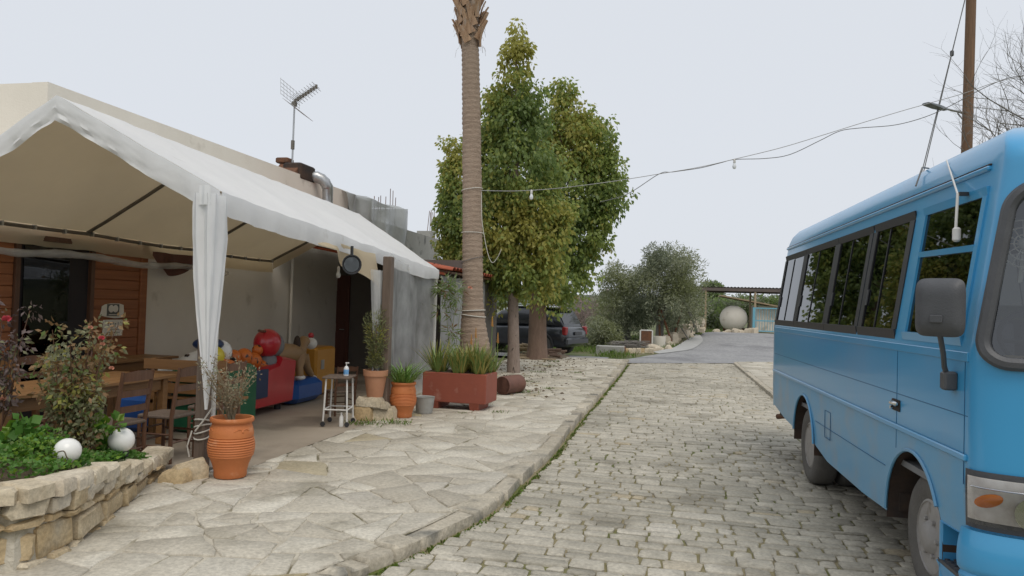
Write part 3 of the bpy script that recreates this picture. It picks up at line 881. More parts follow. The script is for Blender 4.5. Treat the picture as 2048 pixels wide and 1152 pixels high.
# chimney with duct, antenna -------------------------------------------------
cy = PX(594, 350, -8.2).y
ch = thing('chimney', 'rusty soot blackened roof chimney with curved galvanised duct', 'chimney', (-8.3, cy, 4.4))
cz = PX(594, 360, -8.2).z
m = MB()
m.prism([(-.42, 0), (.30, 0), (.30, .34), (-.12, .40), (-.42, .12)], (-8.55, cy, cz - .05), (0, 1, 0), (0, 0, 1), (1, 0, 0), 0, .5, inset=.01, dz=.01)
part(m, 'hood', 'rusty', ch)
m = MB(); m.bbox((-8.2, cy + .10, cz + .17), (.44, .70, .36), .03); part(m, 'soot_box', 'soot', ch)
m = MB(); m.bbox((-8.5, cy - .02, cz + .42), (.3, .3, .12), .02); part(m, 'cap', 'rusty', ch)
m = MB(); dz0 = cz + .14; pts = [(-8.05, cy + .40, dz0)]
for k in range(9):
    a = math.pi / 2 * k / 8; pts.append((-7.98 + .26 * math.sin(a), cy + .40 + .02 * k, dz0 - .26 + .26 * math.cos(a)))
pts += [(-7.72, cy + .57, dz0 - .6), (-7.72, cy + .57, 3.2)]
m.tube(pts, [.125] + [.12 + (.012 if k % 2 else 0) for k in range(9)] + [.12, .12], 14); part(m, 'duct', 'galvanised', ch, True)
ab = PX(584, 330, -8.3)
at_ = thing('tv_antenna', 'grey television antenna with mesh reflector on a thin mast above chimney', 'antenna', (ab.x, ab.y, ab.z))
tp = PX(589, 208, -8.3)
m = MB(); m.tube([ab - Vector((0, 0, .5)), tp], .02, 6); part(m, 'mast', 'galvanised', at_)
for q_, s_ in ((ab + Vector((0, 0, .45)), (.06, .06, .2)), (tp, (.08, .10, .10))):
    m = MB(); m.box(q_, s_); part(m, 'clamp', 'steel_grey', at_)
bd = (DP(629, 179, 16.6) - PX(586, 208, -8.3)).normalized(); sd_ = Vector((.80, -.15, .55)).normalized(); sd_ = (sd_ - bd * sd_.dot(bd)).normalized(); ud = sd_.cross(bd)
if ud.z < 0: ud = -ud
b0 = tp + Vector((0, 0, .06)) - bd * .1
m = MB(); m.tube([b0, b0 + bd * .72], .016, 5); part(m, 'boom', 'galvanised', at_)
for k in range(9):
    m = MB(); c = b0 + bd * (.12 + .072 * k)
    for s in (-1, 1):
        m.tube([c - sd_ * .16 + ud * .04 * s, c + sd_ * .16 + ud * .04 * s], .006, 4)
    m.box(c, (.04, .04, .09)); part(m, 'director', 'steel_grey', at_)
for s in (1, -1):
    m = MB(); base = b0 - bd * .02
    for k in range(5):
        q = base + (ud * s * .8 - bd * -.35).normalized() * (.08 + .09 * k); m.tube([q - sd_ * .38, q + sd_ * .38], .005, 4)
    e = (ud * s * .8 + bd * .35).normalized()
    for k in range(7):
        w = -.38 + .76 * k / 6; m.tube([base + sd_ * w + e * .06, base + sd_ * w + e * .46], .005, 4)
    part(m, 'reflector', 'galvanised', at_)

# tiled porch past the tent -----------------------------------------------------
po = thing('tiled_porch', 'dark porch with red clay tile roof joined to the cream building', 'porch', (-6.2, 16, 0))
PYB = 17.2
m = MB(); m.box((-6.2, PYB + .1, 1.4), (3.55, .2, 2.7)); part(m, 'back_wall', 'porch_shade_plaster', po)
m = MB(); m.box((-4.42, 17.9, 1.2), (.16, 1.8, 2.3)); part(m, 'side_wall', 'porch_shade_plaster', po)
m = MB()
sl = Vector((-3.8, 0, .66)).normalized(); nn = Vector((sl.z, 0, -sl.x)).normalized()
c0 = Vector((-4.15, 16.35, 2.36))
m.box(c0 + sl * 1.92 - nn * .05, (3.84, 4.7, .04), rot=Matrix((sl, Vector((0, 1, 0)), nn)).transposed()); part(m, 'ceiling_board', 'wood_dark', po)
tile = MB()
def tl(u, v): 
    a = math.pi * v; return sl * (u * .46) + Vector((0, -.11 * math.cos(a), 0)) + nn * (.055 * math.sin(a) + .012 * (1 - u))
tile.grid(tl, 1, 6); tile.grid(lambda u, v: Vector(tl(u, v)) - nn * .014, 1, 6)
tm = tile.mesh('roof_tile', 'roof_tile', True)
for c in range(21):
    for k in range(9):
        o = link('roof_tile', tm); o.parent = po
        o.location = c0 + sl * (-.03 + k * .42) + Vector((0, -2.3 + c * .23, 0)) - Vector((-6.2, 16, 0))
m = MB(); m.box((-6.05, 14.02, 2.62), (3.6, .03, .10), rot=Matrix((sl, Vector((0, 1, 0)), nn)).transposed()); part(m, 'fascia', 'roof_tile', po)
d0, d1, dt = PY(628, 700, PYB), PY(697, 700, PYB), PY(660, 552, PYB).z
dr = MB(); dr.box(((d0.x + d1.x) / 2, PYB - .03, dt / 2 + .04), (d1.x - d0.x, .05, dt - .04)); dr = part(dr, 'door', 'door_brown', po)
m = MB()
for k in range(2):
    for s in (-1, 1): m.bbox(((d0.x + d1.x) / 2 + s * (d1.x - d0.x) * .23, PYB - .06, .55 + k * 1.0), ((d1.x - d0.x) * .36, .02, .8), .01)
part(m, 'panel', 'door_brown', dr)
m = MB(); m.tube([(d1.x - .1, PYB - .09, 1.0), (d1.x - .22, PYB - .09, 1.0)], .012, 6); part(m, 'handle', 'galvanised', dr)
m = MB()
m.grid(lambda u, v: (-4.36 + .05 * math.sin(u * 14) + .03 * nz(u * 5, v * 3), 14.0 + u * 3.3, .10 + v * 2.15), 30, 8)
single(m, 'plastic_sheet', 'plastic_grey', 'grey plastic sheet closing the porch side behind the oleander', 'plastic sheet', (-4.36, 15, .1), True)

# ------------------------------------------------------------------ tent
tent = thing('party_tent', 'white gabled party tent on a steel frame over the terrace', 'tent', (-6.07, 10, .07))
def tent_pt(s, v):
    """s -1 left eave, 0 ridge, 1 right eave; v 0 near gable, 1 far gable"""
    rg = Vector((-6.07, 6.38 + v * 7.5, 3.69 - .25 * v))
    ev = Vector((-4.20, 6.38 + v * 6.9, 2.72 - .39 * v)) if s > 0 else Vector((-7.9, 6.38 + v * 7.5, 2.60 - .10 * v))
    k = abs(s); p = rg.lerp(ev, k)
    bay = abs(math.sin(math.pi * v * 3))
    p.z -= .045 * bay * math.sin(math.pi * k) ** .6 + .012 * bay * k
    p.z += .014 * nz(s * 3 + 9, v * 14) + .010 * nz(s * 8, v * 30)
    return p
m = MB(); m.grid(lambda u, v: tent_pt(u * 2 - 1, v), 36, 72); can = part(m, 'canopy', 'canvas_white', tent, True)
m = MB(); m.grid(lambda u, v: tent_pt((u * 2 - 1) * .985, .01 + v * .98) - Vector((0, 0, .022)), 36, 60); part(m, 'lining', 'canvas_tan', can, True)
def frill(name, fn, n, matn, parent):
    m = MB(); m.grid(fn, n, 6); return part(m, name, matn, parent, True)
def right_val(u, v):
    p = tent_pt(1, u); 
    dp = .22 + .010 * math.sin(u * 9) - .05 * sm(.85, 1, u)
    return p + Vector((.012 + .010 * math.sin(math.pi * v) + .014 * v * math.sin(u * 60 + nz(u * 20) * 4), 0, -dp * v))
frill('valance', right_val, 90, 'canvas_white', tent)
def left_val(u, v):
    p = tent_pt(-1, u); return p + Vector((-.01 + .03 * math.sin(u * 40) * v, 0, -.27 * v))
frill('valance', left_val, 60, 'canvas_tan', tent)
def gable_val(u, v):
    s = u * 2 - 1; p = tent_pt(s, 0); d = .25 + .006 * math.sin(u * 17)
    fold = .018 * math.sin((s * 3 + v * 2.2) * 7) * (1 - abs(s)) * v + .008 * math.sin(math.pi * v) + .012 * v * math.sin(s * 31 + nz(s * 6) * 3)
    return p + Vector((0, -.012 - fold, -d * v))
frill('valance', gable_val, 80, 'canvas_white', tent)
def gable_val_far(u, v):
    s = u * 2 - 1; p = tent_pt(s, 1); return p + Vector((0, .01, -.2 * v))
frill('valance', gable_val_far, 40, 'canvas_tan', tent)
corner = tent_pt(1, 0)
hw = [(0, .20, .18), (.06, .205, .19), (.2, .20, .20), (.38, .175, .165), (.55, .135, .13), (.72, .085, .085), (.88, .04, .04), (1, .015, .012)]
def wid(v, k):
    for a, b in zip(hw, hw[1:]):
        if v <= b[0]:
            t = (v - a[0]) / (b[0] - a[0]); return a[k] + (b[k] - a[k]) * t
    return hw[-1][k]
def legc(u, v):
    z = corner.z - .05 - v * (corner.z - .05 - .68)
    if u < .5:
        k = 1 - u * 2; return (corner.x - k * wid(v, 1) + .045 + .03 * v, corner.y - .21 - (.02 * math.sin(k * 11 + v * 2) + .012 * nz(k * 5, v * 6)) * (1.1 - v), z)
    k = u * 2 - 1; return (corner.x + .045 + .03 * v + (.02 * math.sin(k * 11 + v * 2) + .012 * nz(k * 5, v * 6, 3)) * (1.1 - v), corner.y - .21 + k * wid(v, 2) * 1.5, z)
m = MB(); m.grid(legc, 20, 30); part(m, 'leg_curtain', 'canvas_white', tent, True)
m = MB(); m.grid(lambda u, v: (corner.x - .07 + u * .12, corner.y - .23 + .01 * math.sin(u * 9), corner.z - .16 + v * .18 + .02 * nz(u * 6, v * 6)), 6, 5); part(m, 'corner_flap', 'canvas_white', tent, True)
for v in (.012, 1 / 3, 2 / 3, .988):
    for s in (-1, 1):
        m = MB(); m.tube([tent_pt(s * .98 * k / 6, v) - Vector((0, 0, .05)) for k in range(7)], .024, 8); part(m, 'rafter', 'steel_grey', tent, True)
for s, off in ((-1, .07), (1, .07), (0, .06)):
    m = MB(); m.tube([tent_pt(s * .975, .01 + .98 * k / 9) - Vector((0, 0, off)) for k in range(10)], .024, 8); part(m, 'purlin', 'steel_grey', tent, True)
for k in range(16):
    p = tent_pt(-.975, .02 + k * .064) - Vector((-.02, 0, .07))
    m = MB(); m.box(p, (.05, .03, .06)); part(m, 'clip', 'galvanised', tent)
for (s, v, mt_) in ((1, .006, 'white_metal'), (1, .994, 'white_metal'), (-1, .006, 'steel_grey')):
    p = tent_pt(s * .985, v); m = MB()
    m.tube([(p.x, p.y, .06), (p.x, p.y, p.z - .03)], .03, 8); m.box((p.x, p.y, .075), (.12, .12, .012)); part(m, 'leg', mt_, tent, True)
# rolled plastic below the left eave
m = MB()
def roll(u, v):
    y = 6.45 + u * 5.6; a = v * 2 * math.pi; r_ = .055 + .02 * nz(u * 14, 2)
    return (-7.76 + math.cos(a) * r_, y, 2.24 - .06 * u - .05 * math.sin(u * math.pi * 2.5) ** 2 + math.sin(a) * r_ * .9 + .012 * nz(u * 40, v * 3))
m.grid(roll, 60, 12)
single(m, 'rolled_curtain', 'plastic_film', 'rolled up clear plastic curtain tied under the tent eave by the wooden wall', 'curtain', (-7.76, 6.5, 2.2), True)
# posts
p1 = G(398, 945, PZ); p1 = p1 + Vector((-.03, .07, 0)); p2 = G(767, 836, PZ)
for p, zt, lab, w in ((p1, 2.62, 'square brown wooden post with rope beside the ribbed clay jar by chairs', .105), (p2, 2.34, 'square brown wooden post beside the clay jar of green blades', .125)):
    t = thing('wooden_post', lab, 'post', p)
    m = MB(); m.bbox((p.x, p.y, (zt + PZ) / 2), (w, w, zt - PZ + .02), .008); part(m, 'shaft', 'wood_post', t)
    m = MB(); m.box((p.x, p.y, PZ + .012), (w + .05, w + .05, .02)); part(m, 'base_plate', 'steel_grey', t)
    if w < .11:
        m = MB()
        for k in range(4):
            m.tube([(p.x + .07 * math.cos(a) * 1.0 + .012 * k * 0, p.y + .07 * math.sin(a), .40 + .05 * k + .02 * math.sin(a + k)) for a in [2 * math.pi * i / 12 for i in range(13)]], .008, 5)
        m.tube([(corner.x + .05, corner.y - .05, .70), (p.x + .07, p.y - .07, .58), (p.x - .02, p.y - .08, .46)], .008, 5)
        m.tube([(p.x - .06, p.y - .07, .46), (p.x - .09, p.y - .09, .32), (p.x - .07, p.y - .08, .22)], .008, 5)
        part(m, 'rope', 'rope', t, True)
# side curtain of clear film from the second post to the far leg
def film(u, v):
    y = p2.y + .04 + u * (13.22 - p2.y - .04); z = .12 + v * (2.36 - .05 * u)
    e = tent_pt(1, max(0, min(1, (y - 6.38) / 6.9)))
    xr = p2.x + (e.x - p2.x) * min(1, u * 1.6)
    return (xr - .04 + .05 * math.sin(u * 13 + v * 1.6) * (1.2 - v) + .05 * nz(u * 4, v * 1.5), y, min(z, e.z - .1))
m = MB(); m.grid(film, 50, 24)
def gather(u, v):
    y = p2.y - .02 - (1 - u) * (.10 + .30 * abs(v - .35)); return (p2.x - .10 - .04 * math.sin(u * 16 + v * 2), y, .35 + v * 1.8)
m.grid(gather, 12, 16)
single(m, 'plastic_curtain', 'plastic_film', 'clear plastic side curtain hanging in folds from tent beside the far post', 'curtain', (-4.2, 11.6, .1), True)
def scal(u, v):
    y = 8.3 + u * (p2.y - 8.3); e = tent_pt(1, (y - 6.38) / 6.9)
    return (e.x - .05 + .10 * math.sin(u * 8) * v + u * .15, y, e.z - .12 - v * (.05 + .42 * u ** 1.4 + .03 * math.sin(u * 14)))
m = MB(); m.grid(scal, 24, 8)
single(m, 'gathered_curtain', 'canvas_tan', 'tan gathered curtain bunched under the tent edge beside the flood lamp', 'curtain', (-4.2, 9.2, 2.2), True)
# flood lamp and bulb under the eave
lp = PX(703, 529, -4.06)
t = thing('flood_lamp', 'round black flood lamp hanging under the tent eave', 'lamp', lp)
ax = Matrix.Rotation(R(-70), 3, 'X') 
ld = (CAM - lp); ld.z = -.4; ld.x += 3; ld.normalize(); axm = ld.to_track_quat('Z', 'Y').to_matrix()
m = MB(); m.lathe([(.04, -.12), (.09, -.08), (.125, .0), (.13, .02), (.115, .02), (.1, -.0)], lp, 20, axis=axm); part(m, 'housing', 'black_plastic', t, True)
m = MB(); m.lathe([(.001, .012), (.10, .012)], lp, 20, axis=axm); part(m, 'lens', 'lamp_grey', t)
m = MB(); m.box(lp + Vector((0, 0, .17)), (.03, .03, .14)); part(m, 'bracket', 'black_plastic', t)
bp = PX(677, 541, -4.9)
def bulb(root, c, s=1.0, nm='bulb'):
    m = MB(); m.lathe([(.001, -.105 * s), (.02 * s, -.10 * s), (.032 * s, -.075 * s), (.03 * s, -.05 * s), (.016 * s, -.01 * s), (.014 * s, 0)], c, 12); b = part(m, nm, 'bulb_glass', root, True)
    m = MB(); m.lathe([(.017 * s, -.005 * s), (.02 * s, 0), (.02 * s, .05 * s), (.008 * s, .06 * s)], c, 10); part(m, 'socket', 'white_metal', b, True)
t = thing('pendant_bulb', 'bare bulb hanging from a cord under the tent before porch', 'bulb', bp)
bulb(t, bp, 1.1)
m = MB(); m.tube([bp + Vector((0, 0, .05)), (bp.x, bp.y, tent_pt((bp.x + 6.07) / 1.87, (bp.y - 6.38) / 7).z - .04)], .006, 5); part(m, 'cord', 'wire', t)

# ------------------------------------------------------------------ raised stone bed
bed = thing('stone_planter', 'raised planting bed walled with rough yellow and grey stone', 'stone planter', (-4.3, 4.6, .06))
wp = [Vector((a, b, 0)) for a, b in WALL]
seg = [0]
for a, b in zip(wp, wp[1:]): seg.append(seg[-1] + (b - a).length)
def wall_at(s):
    for i in range(len(seg) - 1):
        if s <= seg[i + 1] or i == len(seg) - 2:
            t = (s - seg[i]) / (seg[i + 1] - seg[i]); return wp[i].lerp(wp[i + 1], t), (wp[i + 1] - wp[i]).normalized()
SL = seg[-1]; s_corner = seg[4]
def wall_top(s): return .50 if s < s_corner else .50 - .31 * sm(0, 1, (s - s_corner) / (SL - s_corner))
rng = random.Random(33)
m = MB()
def core(u, v):
    p, t = wall_at(u * SL); q = Vector((-t.y, t.x, 0))
    return p + q * .05 + Vector((0, 0, .0 + v * (wall_top(u * SL) - .05)))
m.grid(core, 80, 3)
part(m, 'mortar', 'pave_joint', bed)
s0 = 3.6
rows = [[.02, .17], [.17, .35], [.35, .45]]
def wall_stone(sa, sb, za, zb, cap=False, jit=.014):
    sc = (sa + sb) / 2
    pc, tt = wall_at(sc)
    pa, _ = wall_at(sa); pb, _ = wall_at(sb)
    t = (pb - pa).normalized(); n_ = Vector((t.y, -t.x, 0))
    L = (pb - pa).length; g = .006
    b = MB(); b.tone = max(.02, min(.98, rng.gauss(.34 + (.3 if cap else 0), .25)))
    ol = ngon_outline(g, L - g, lambda q: za + g, lambda q: zb - g, .022, jit, rng)
    ol = rough_poly(ol, .0, rng, .12, .010)
    b.prism(ol, pa, t, Vector((0, 0, 1)), n_, -.24 if cap else -.16, (.035 if cap else .0) + rng.uniform(-.01, .03), inset=.02, dz=.018, jit=.012, rng=rng)
    part(b, 'stone', 'wallstone', bed, smooth=40)
for za, zb, kind in ((.03, .10, 0), (.10, .31, 1), (.31, .365, 0), (.365, .50, 2)):
    s = s0 + rng.uniform(0, .2)
    while s < SL - .1:
        top = wall_top(s + .15)
        L = rng.uniform(.24, .46) if kind else rng.uniform(.14, .34)
        if kind == 2: L = rng.uniform(.20, .34)
        a, b = za, zb
        k = top / .50
        if s > s_corner: a, b = za * k, zb * k
        if b - a > .028: wall_stone(s, min(s + L, SL), a + rng.uniform(-.012, .012) * (za > .05), b + rng.uniform(-.012, .012), kind == 2)
        s += L
# flat cap slabs lying on top
s = s0
while s < SL - .05:
    L = rng.uniform(.2, .36); pc, t = wall_at(min(s + L / 2, SL)); n_ = Vector((-t.y, t.x, 0)); zt = wall_top(s + L / 2)
    b = MB(); b.tone = max(.4, min(.98, rng.gauss(.8, .12)))
    ol = rough_poly([(-L / 2 + .01, -.05), (L / 2 - .01, -.045), (L / 2 - .02, .20), (-L / 2 + .02, .22)], 0, rng, .12, .018)
    b.prism(ol, pc, t, n_, Z3, zt - .02, zt + rng.uniform(.05, .085), inset=.022, dz=.02, jit=.012, rng=rng)
    part(b, 'cap_stone', 'wallstone', bed, smooth=40); s += L
m = MB()
back = [(-9.0, 4.9), (-7.0, 5.0), (-5.6, 5.2), (-4.95, 5.75), (-4.75, 6.2)]
def soil(u, v):
    p, t = wall_at(2.0 + u * (SL - 2.0)); b = lerp_path(back, u); q = Vector((b[0], b[1], 0)); pp = p.lerp(q, .03 + .97 * v)
    return (pp.x, pp.y, (wall_top(2.0 + u * (SL - 2)) - .02) * (1 - .75 * sm(.7, 1, v)) + .03 * nz(pp.x * 4, pp.y * 4))
m.grid(soil, 40, 10); part(m, 'soil', 'soil', bed, True)
for k, (px, py, r_) in enumerate(((352, 962, .10), (378, 956, .13), (396, 940, .09))):
    p = G(px, py, PZ); b = MB(); b.tone = .35 + .2 * k
    b.prism(rough_poly([(-r_ * 1.3, -r_ * .8), (r_ * 1.2, -r_ * .7), (r_ * 1.3, r_ * .6), (-r_, r_ * .8)], 0, rng, .08, .02), p, (math.cos(k), math.sin(k), .12), (-math.sin(k), math.cos(k), .05), Z3, -.02, r_ * 1.05, inset=.035, dz=.05, jit=.015, rng=rng)
    single(b, 'loose_stone', 'wallstone', 'small yellow loose stone at the foot of the roped wooden post', 'stone', p, 40, group='loose stones by the wooden post')

# globe lamps in the bed -----------------------------------------------------------
for px, py, yy, lab, tl_ in ((135, 902, 4.55, 'white globe garden lamp lying tilted in the clover', .6), (243, 880, 5.35, 'white globe garden lamp upright on a black collar', 0)):
    c = PY(px, py, yy); r_ = 24.5 / F * ((c - CAM).length) * .88
    t = thing('globe_lamp', lab, 'garden lamp', (c.x, c.y, .4))
    M_ = Matrix.Rotation(tl_, 3, 'Y') @ Matrix.Rotation(tl_ * .4, 3, 'X')
    m = MB(); m.sphere(c, r_, 24, 14, rot=M_); part(m, 'globe', 'globe_white', t, True)
    m = MB(); m.lathe([(r_ * .5, -r_ * 1.30), (r_ * .62, -r_ * 1.25), (r_ * .55, -r_ * .82), (r_ * .6, -r_ * .76)], c, 16, axis=M_); part(m, 'collar', 'black_plastic', t, True)
    m = MB(); m.tube([c + M_ @ Vector((0, 0, -r_ * 1.2)), c + M_ @ Vector((0, 0, -r_ * 1.2 - .25))], r_ * .28, 10); part(m, 'stem', 'black_plastic', t, True)
    if tl_:
        m = MB(); m.tube([c + M_ @ (Vector((math.cos(a) * math.cos(e), math.sin(a) * math.cos(e), math.sin(e))) * (r_ * 1.004)) for a, e in [(-1.6 + i * .12, .35 + .3 * math.sin(i * .5)) for i in range(9)]], .004, 4); part(m, 'crack', 'debris', t)
# ------------------------------------------------------------------ plants in the bed
nr = np.random.default_rng(12)
def leafy(name, label, cat, base, centers, radii, per, size, mats, probs, droop=.2, width=.6, stems=None, stem_mat='wood_dark', stem_r=.008, flowers=None, group=None, foliage='foliage', kindless=True):
    t = thing(name, label, cat, base, group=group)
    if stems:
        m = MB()
        for s_ in stems: m.tube(s_, [stem_r * (1 - .6 * i / (len(s_) - 1)) for i in range(len(s_))], 5)
        part(m, 'stem', stem_mat, t, True)
    P, D, S, ci = blob_leaves(nr, centers, radii, per, size, droop)
    cm = nr.choice(len(mats), size=len(centers), p=probs); mi = cm[ci]
    sw = nr.random(len(mi)) < .35; mi[sw] = nr.choice(len(mats), size=sw.sum(), p=probs)
    leaf_obj(foliage, t, P, D, S, mats, mi, nr, width)
    if flowers:
        for c, r_, fm in flowers:
            m = MB()
            for k in range(9):
                a = k * 2.4; e = .2 + .12 * k
                d = Vector((math.cos(a) * math.cos(e), math.sin(a) * math.cos(e), math.sin(e))); q = d.orthogonal().normalized(); c = Vector(c)
                m.poly([c, c + d * r_ * .7 + q * r_ * .45, c + d * r_, c + d * r_ * .7 - q * r_ * .45])
            part(m, 'flower', fm, t)
    return t
# low clover-like cover
P, D, S, MI = [], [], [], []
for k in range(26000):
    u, v = nr.random(), nr.random() ** .8
    p, t_ = wall_at(2.6 + u * (SL - 2.7)); b = lerp_path(back, u); q = Vector((b[0], b[1], 0)); pp = p.lerp(q, .14 + .8 * v)
    dn = nz(pp.x * 2.2, pp.y * 2.2, 4)
    h = (.06 + .15 * max(0, dn + .35)) * (1.25 if pp.y < 4.7 else .7)
    if dn < -.35: continue
    z0 = (wall_top(2.6 + u * (SL - 2.7)) - .02) * (1 - .75 * sm(.7, 1, v))
    P.append((pp.x, pp.y, z0 + h * nr.random() ** .4)); D.append((nr.normal(), nr.normal(), .35)); S.append(nr.uniform(.022, .045))
    MI.append(1 if nz(pp.x * 3, pp.y * 3, 9) + .25 * nr.normal() > (.15 if pp.y < 4.6 else .5) else (2 if nr.random() < .12 else 0))
D = np.array(D); D /= np.linalg.norm(D, axis=1)[:, None]
o = leaf_obj('ground_cover', None, np.array(P), D, np.array(S), ['leaf_clover', 'leaf_bright', 'leaf_dark'], MI, nr, .85); o['kind'] = 'stuff'

def stem_fan(base, n, h, spread, rg, bend=.3):
    out = []
    for k in range(n):
        a = rg.uniform(0, 6.28); s_ = rg.uniform(.3, 1) * spread; hh = h * rg.uniform(.6, 1)
        out.append([Vector(base) + Vector((math.cos(a) * s_ * t ** 1.4, math.sin(a) * s_ * t ** 1.4, hh * t)) + Vector((rg.uniform(-1, 1), rg.uniform(-1, 1), 0)) * .02 for t in (0, .25, .5, .75, 1)])
    return out
rg = random.Random(3)
rb = PY(140, 905, 5.15); rb.z = .45
st = stem_fan(rb, 16, 1.02, .36, rg)
top = PY(180, 665, 5.15)
st += [[rb, rb + Vector((.05, 0, .45)), Vector((top.x - .03, top.y, .95)), top], [rb + Vector((.1, 0, 0)), rb + Vector((.18, .02, .5)), PY(205, 690, 5.15)]]
cen = [s_[i] + Vector((rg.uniform(-.05, .05), rg.uniform(-.05, .05), 0)) for s_ in st for i in range(1, len(s_))] + [PY(150 + rg.uniform(-55, 50), rg.uniform(760, 900), 5.1 + rg.uniform(-.15, .2)) for k in range(46)]
fl = [(PY(x, y, 5.12), .026, 'petal_peach') for x, y in ((181, 657), (223, 738), (205, 690), (112, 742), (130, 760), (165, 765), (78, 800))] + [(PY(203, 678, 5.1), .03, 'petal_pink')]
leafy('rose_bush', 'tall straggly rose bush with bronze leaves rising from the stone bed', 'bush', rb, cen, [.085] * len(cen), 26, .052, ['leaf_rose', 'leaf_bronze', 'leaf_dark', 'leaf_yellow'], [.5, .27, .13, .10], .25, .55, st, 'wood_dark', .008, fl)
rb2 = PY(-5, 880, 4.9); rb2.z = .45
st = stem_fan(rb2, 10, 1.25, .22, rg)
cen = [s_[i] for s_ in st for i in range(2, 5)]
leafy('purple_shrub', 'thin purple leaved shrub with a red bloom before dark window', 'bush', rb2, cen, [.08] * len(cen), 26, .05, ['leaf_purple', 'leaf_rose'], [.75, .25], .3, .5, st, 'wood_dark', .007, [(PY(13, 641, 4.9), .045, 'petal_pink'), (PY(6, 800, 4.9), .03, 'petal_peach')])
for (px, py, yy, lab) in ((42, 868, 4.7, 'broad leaved pelargonium with bright green leaves in the clover bed'), (208, 862, 5.3, 'pelargonium clump with pale green leaves behind the upright globe lamp')):
    b_ = PY(px, py + 40, yy); b_.z = .42
    cen = [PY(px + rg.uniform(-26, 26), py + rg.uniform(-18, 24), yy + rg.uniform(-.1, .1)) for k in range(9)]
    leafy('pelargonium', lab, 'plant', b_, cen, [.06] * 9, 12, .075, ['leaf_clover', 'leaf_bright'], [.6, .4], -.3, 1.0, [[b_, c] for c in cen], 'leaf_clover', .006)
b_ = PY(115, 730, 5.9); b_.z = .3
cen = [PY(112 + rg.uniform(-18, 26), rg.uniform(695, 765), 5.9 + rg.uniform(-.1, .1)) for k in range(14)]
leafy('grey_shrub', 'grey green succulent shrub behind the rose bush', 'bush', b_, cen, [.06] * 14, 20, .05, ['leaf_olive', 'leaf_olive_dark'], [.7, .3], -.1, .6, [[b_, c] for c in cen], 'wood_dark', .006)

# ------------------------------------------------------------------ chairs and tables
def make_chair(label, group):
    t = thing('ladder_back_chair', label, 'chair', (0, 0, 0), 0, group)
    def P_(mb, nm, mt='wood_dark', smooth=False): return part(mb, nm, mt, t, smooth, world=False)
    m = MB(); m.bbox((0, 0, .45), (.40, .40, .035), .01); P_(m, 'seat', 'wood_post')
    for sx in (-1, 1):
        m = MB(); m.tube([(.18, sx * .185, 0), (.18, sx * .185, .44)], .019, 8); P_(m, 'leg')
        m = MB(); m.tube([(-.18, sx * .19, 0), (-.18, sx * .19, .45), (-.215, sx * .19, .7), (-.25, sx * .19, .94)], [.02, .021, .02, .016], 8); P_(m, 'leg', smooth=True)
    for k in range(3):
        z = .56 + k * .145; x = -.195 - k * .024
        m = MB(); m.grid(lambda u, v: (x - .014 * math.sin(math.pi * u), -.185 + .37 * u, z + v * (.06 if k < 2 else .075 + .02 * math.sin(math.pi * u))), 6, 1); m.grid(lambda u, v: (x - .014 - .014 * math.sin(math.pi * u), .185 - .37 * u, z + v * (.06 if k < 2 else .075 + .02 * math.sin(math.pi * u))), 6, 1)
        P_(m, 'back_slat')
    m = MB()
    for sx in (-1, 1):
        for z in (.16, .28): m.tube([(-.18, sx * .188, z), (.18, sx * .188, z)], .011, 6)
    for z in (.2, .32): m.tube([(.18, -.185, z), (.18, .185, z)], .011, 6)
    m.tube([(-.18, -.185, .2), (-.18, .185, .2)], .011, 6)
    P_(m, 'stretcher'); return t
def copy_tree(o, parent=None):
    c = o.copy(); col.objects.link(c); c.parent = parent
    for ch_ in o.children: copy_tree(ch_, c)
    return c
FZ = .068
ch0 = make_chair('x', 'dining chairs on the terrace')
spots = [(-4.92, 6.72, 180, 'dark ladder back chair standing closest to the roped wooden post'),
         (-5.05, 6.12, 178, 'brown ladder back chair beside the rose bush at pine table'),
         (-4.86, 7.42, 184, 'dark ladder back chair partly behind the white tent leg curtain'),
         (-6.55, 6.95, -6, 'dark ladder back chair on the wall side of pine table'),
         (-6.55, 6.2, 4, 'dark ladder back chair on the wall side of pine table'),
         (-6.35, 5.2, 12, 'dark ladder back chair half hidden by the purple leaved shrub')]
for i, (x, y, a, lab) in enumerate(spots):
    o = ch0 if i == 0 else copy_tree(ch0)
    o.location = (x, y, FZ); o.rotation_euler = (0, 0, R(a)); o['label'] = lab
def table(x, y, L, wd, rz, label):
    t = thing('pine_table', label, 'table', (x, y, FZ), R(rz))
    for k in range(5):
        m = MB(); m.bbox((-wd / 2 + wd * (k + .5) / 5, 0, .745), (wd / 5 - .006, L, .035), .004); part(m, 'top_plank', 'wood_pine', t, world=False)
    m = MB(); m.box((-wd / 2 + .09, 0, .665), (.025, L - .2, .12)); m.box((wd / 2 - .09, 0, .665), (.025, L - .2, .12)); part(m, 'apron', 'wood_pine', t, world=False)
    for sx in (-1, 1):
        for sy in (-1, 1):
            m = MB(); m.bbox((sx * (wd / 2 - .09), sy * (L / 2 - .12), .362), (.08, .08, .724), .006); part(m, 'leg', 'wood_pine', t, world=False)
table(-5.78, 6.35, 2.3, .8, 1, 'varnished pine table with ladder back chairs on both sides')
table(-7.35, 8.9, 1.8, .6, -2, 'varnished pine side table against the red brown plank wall')
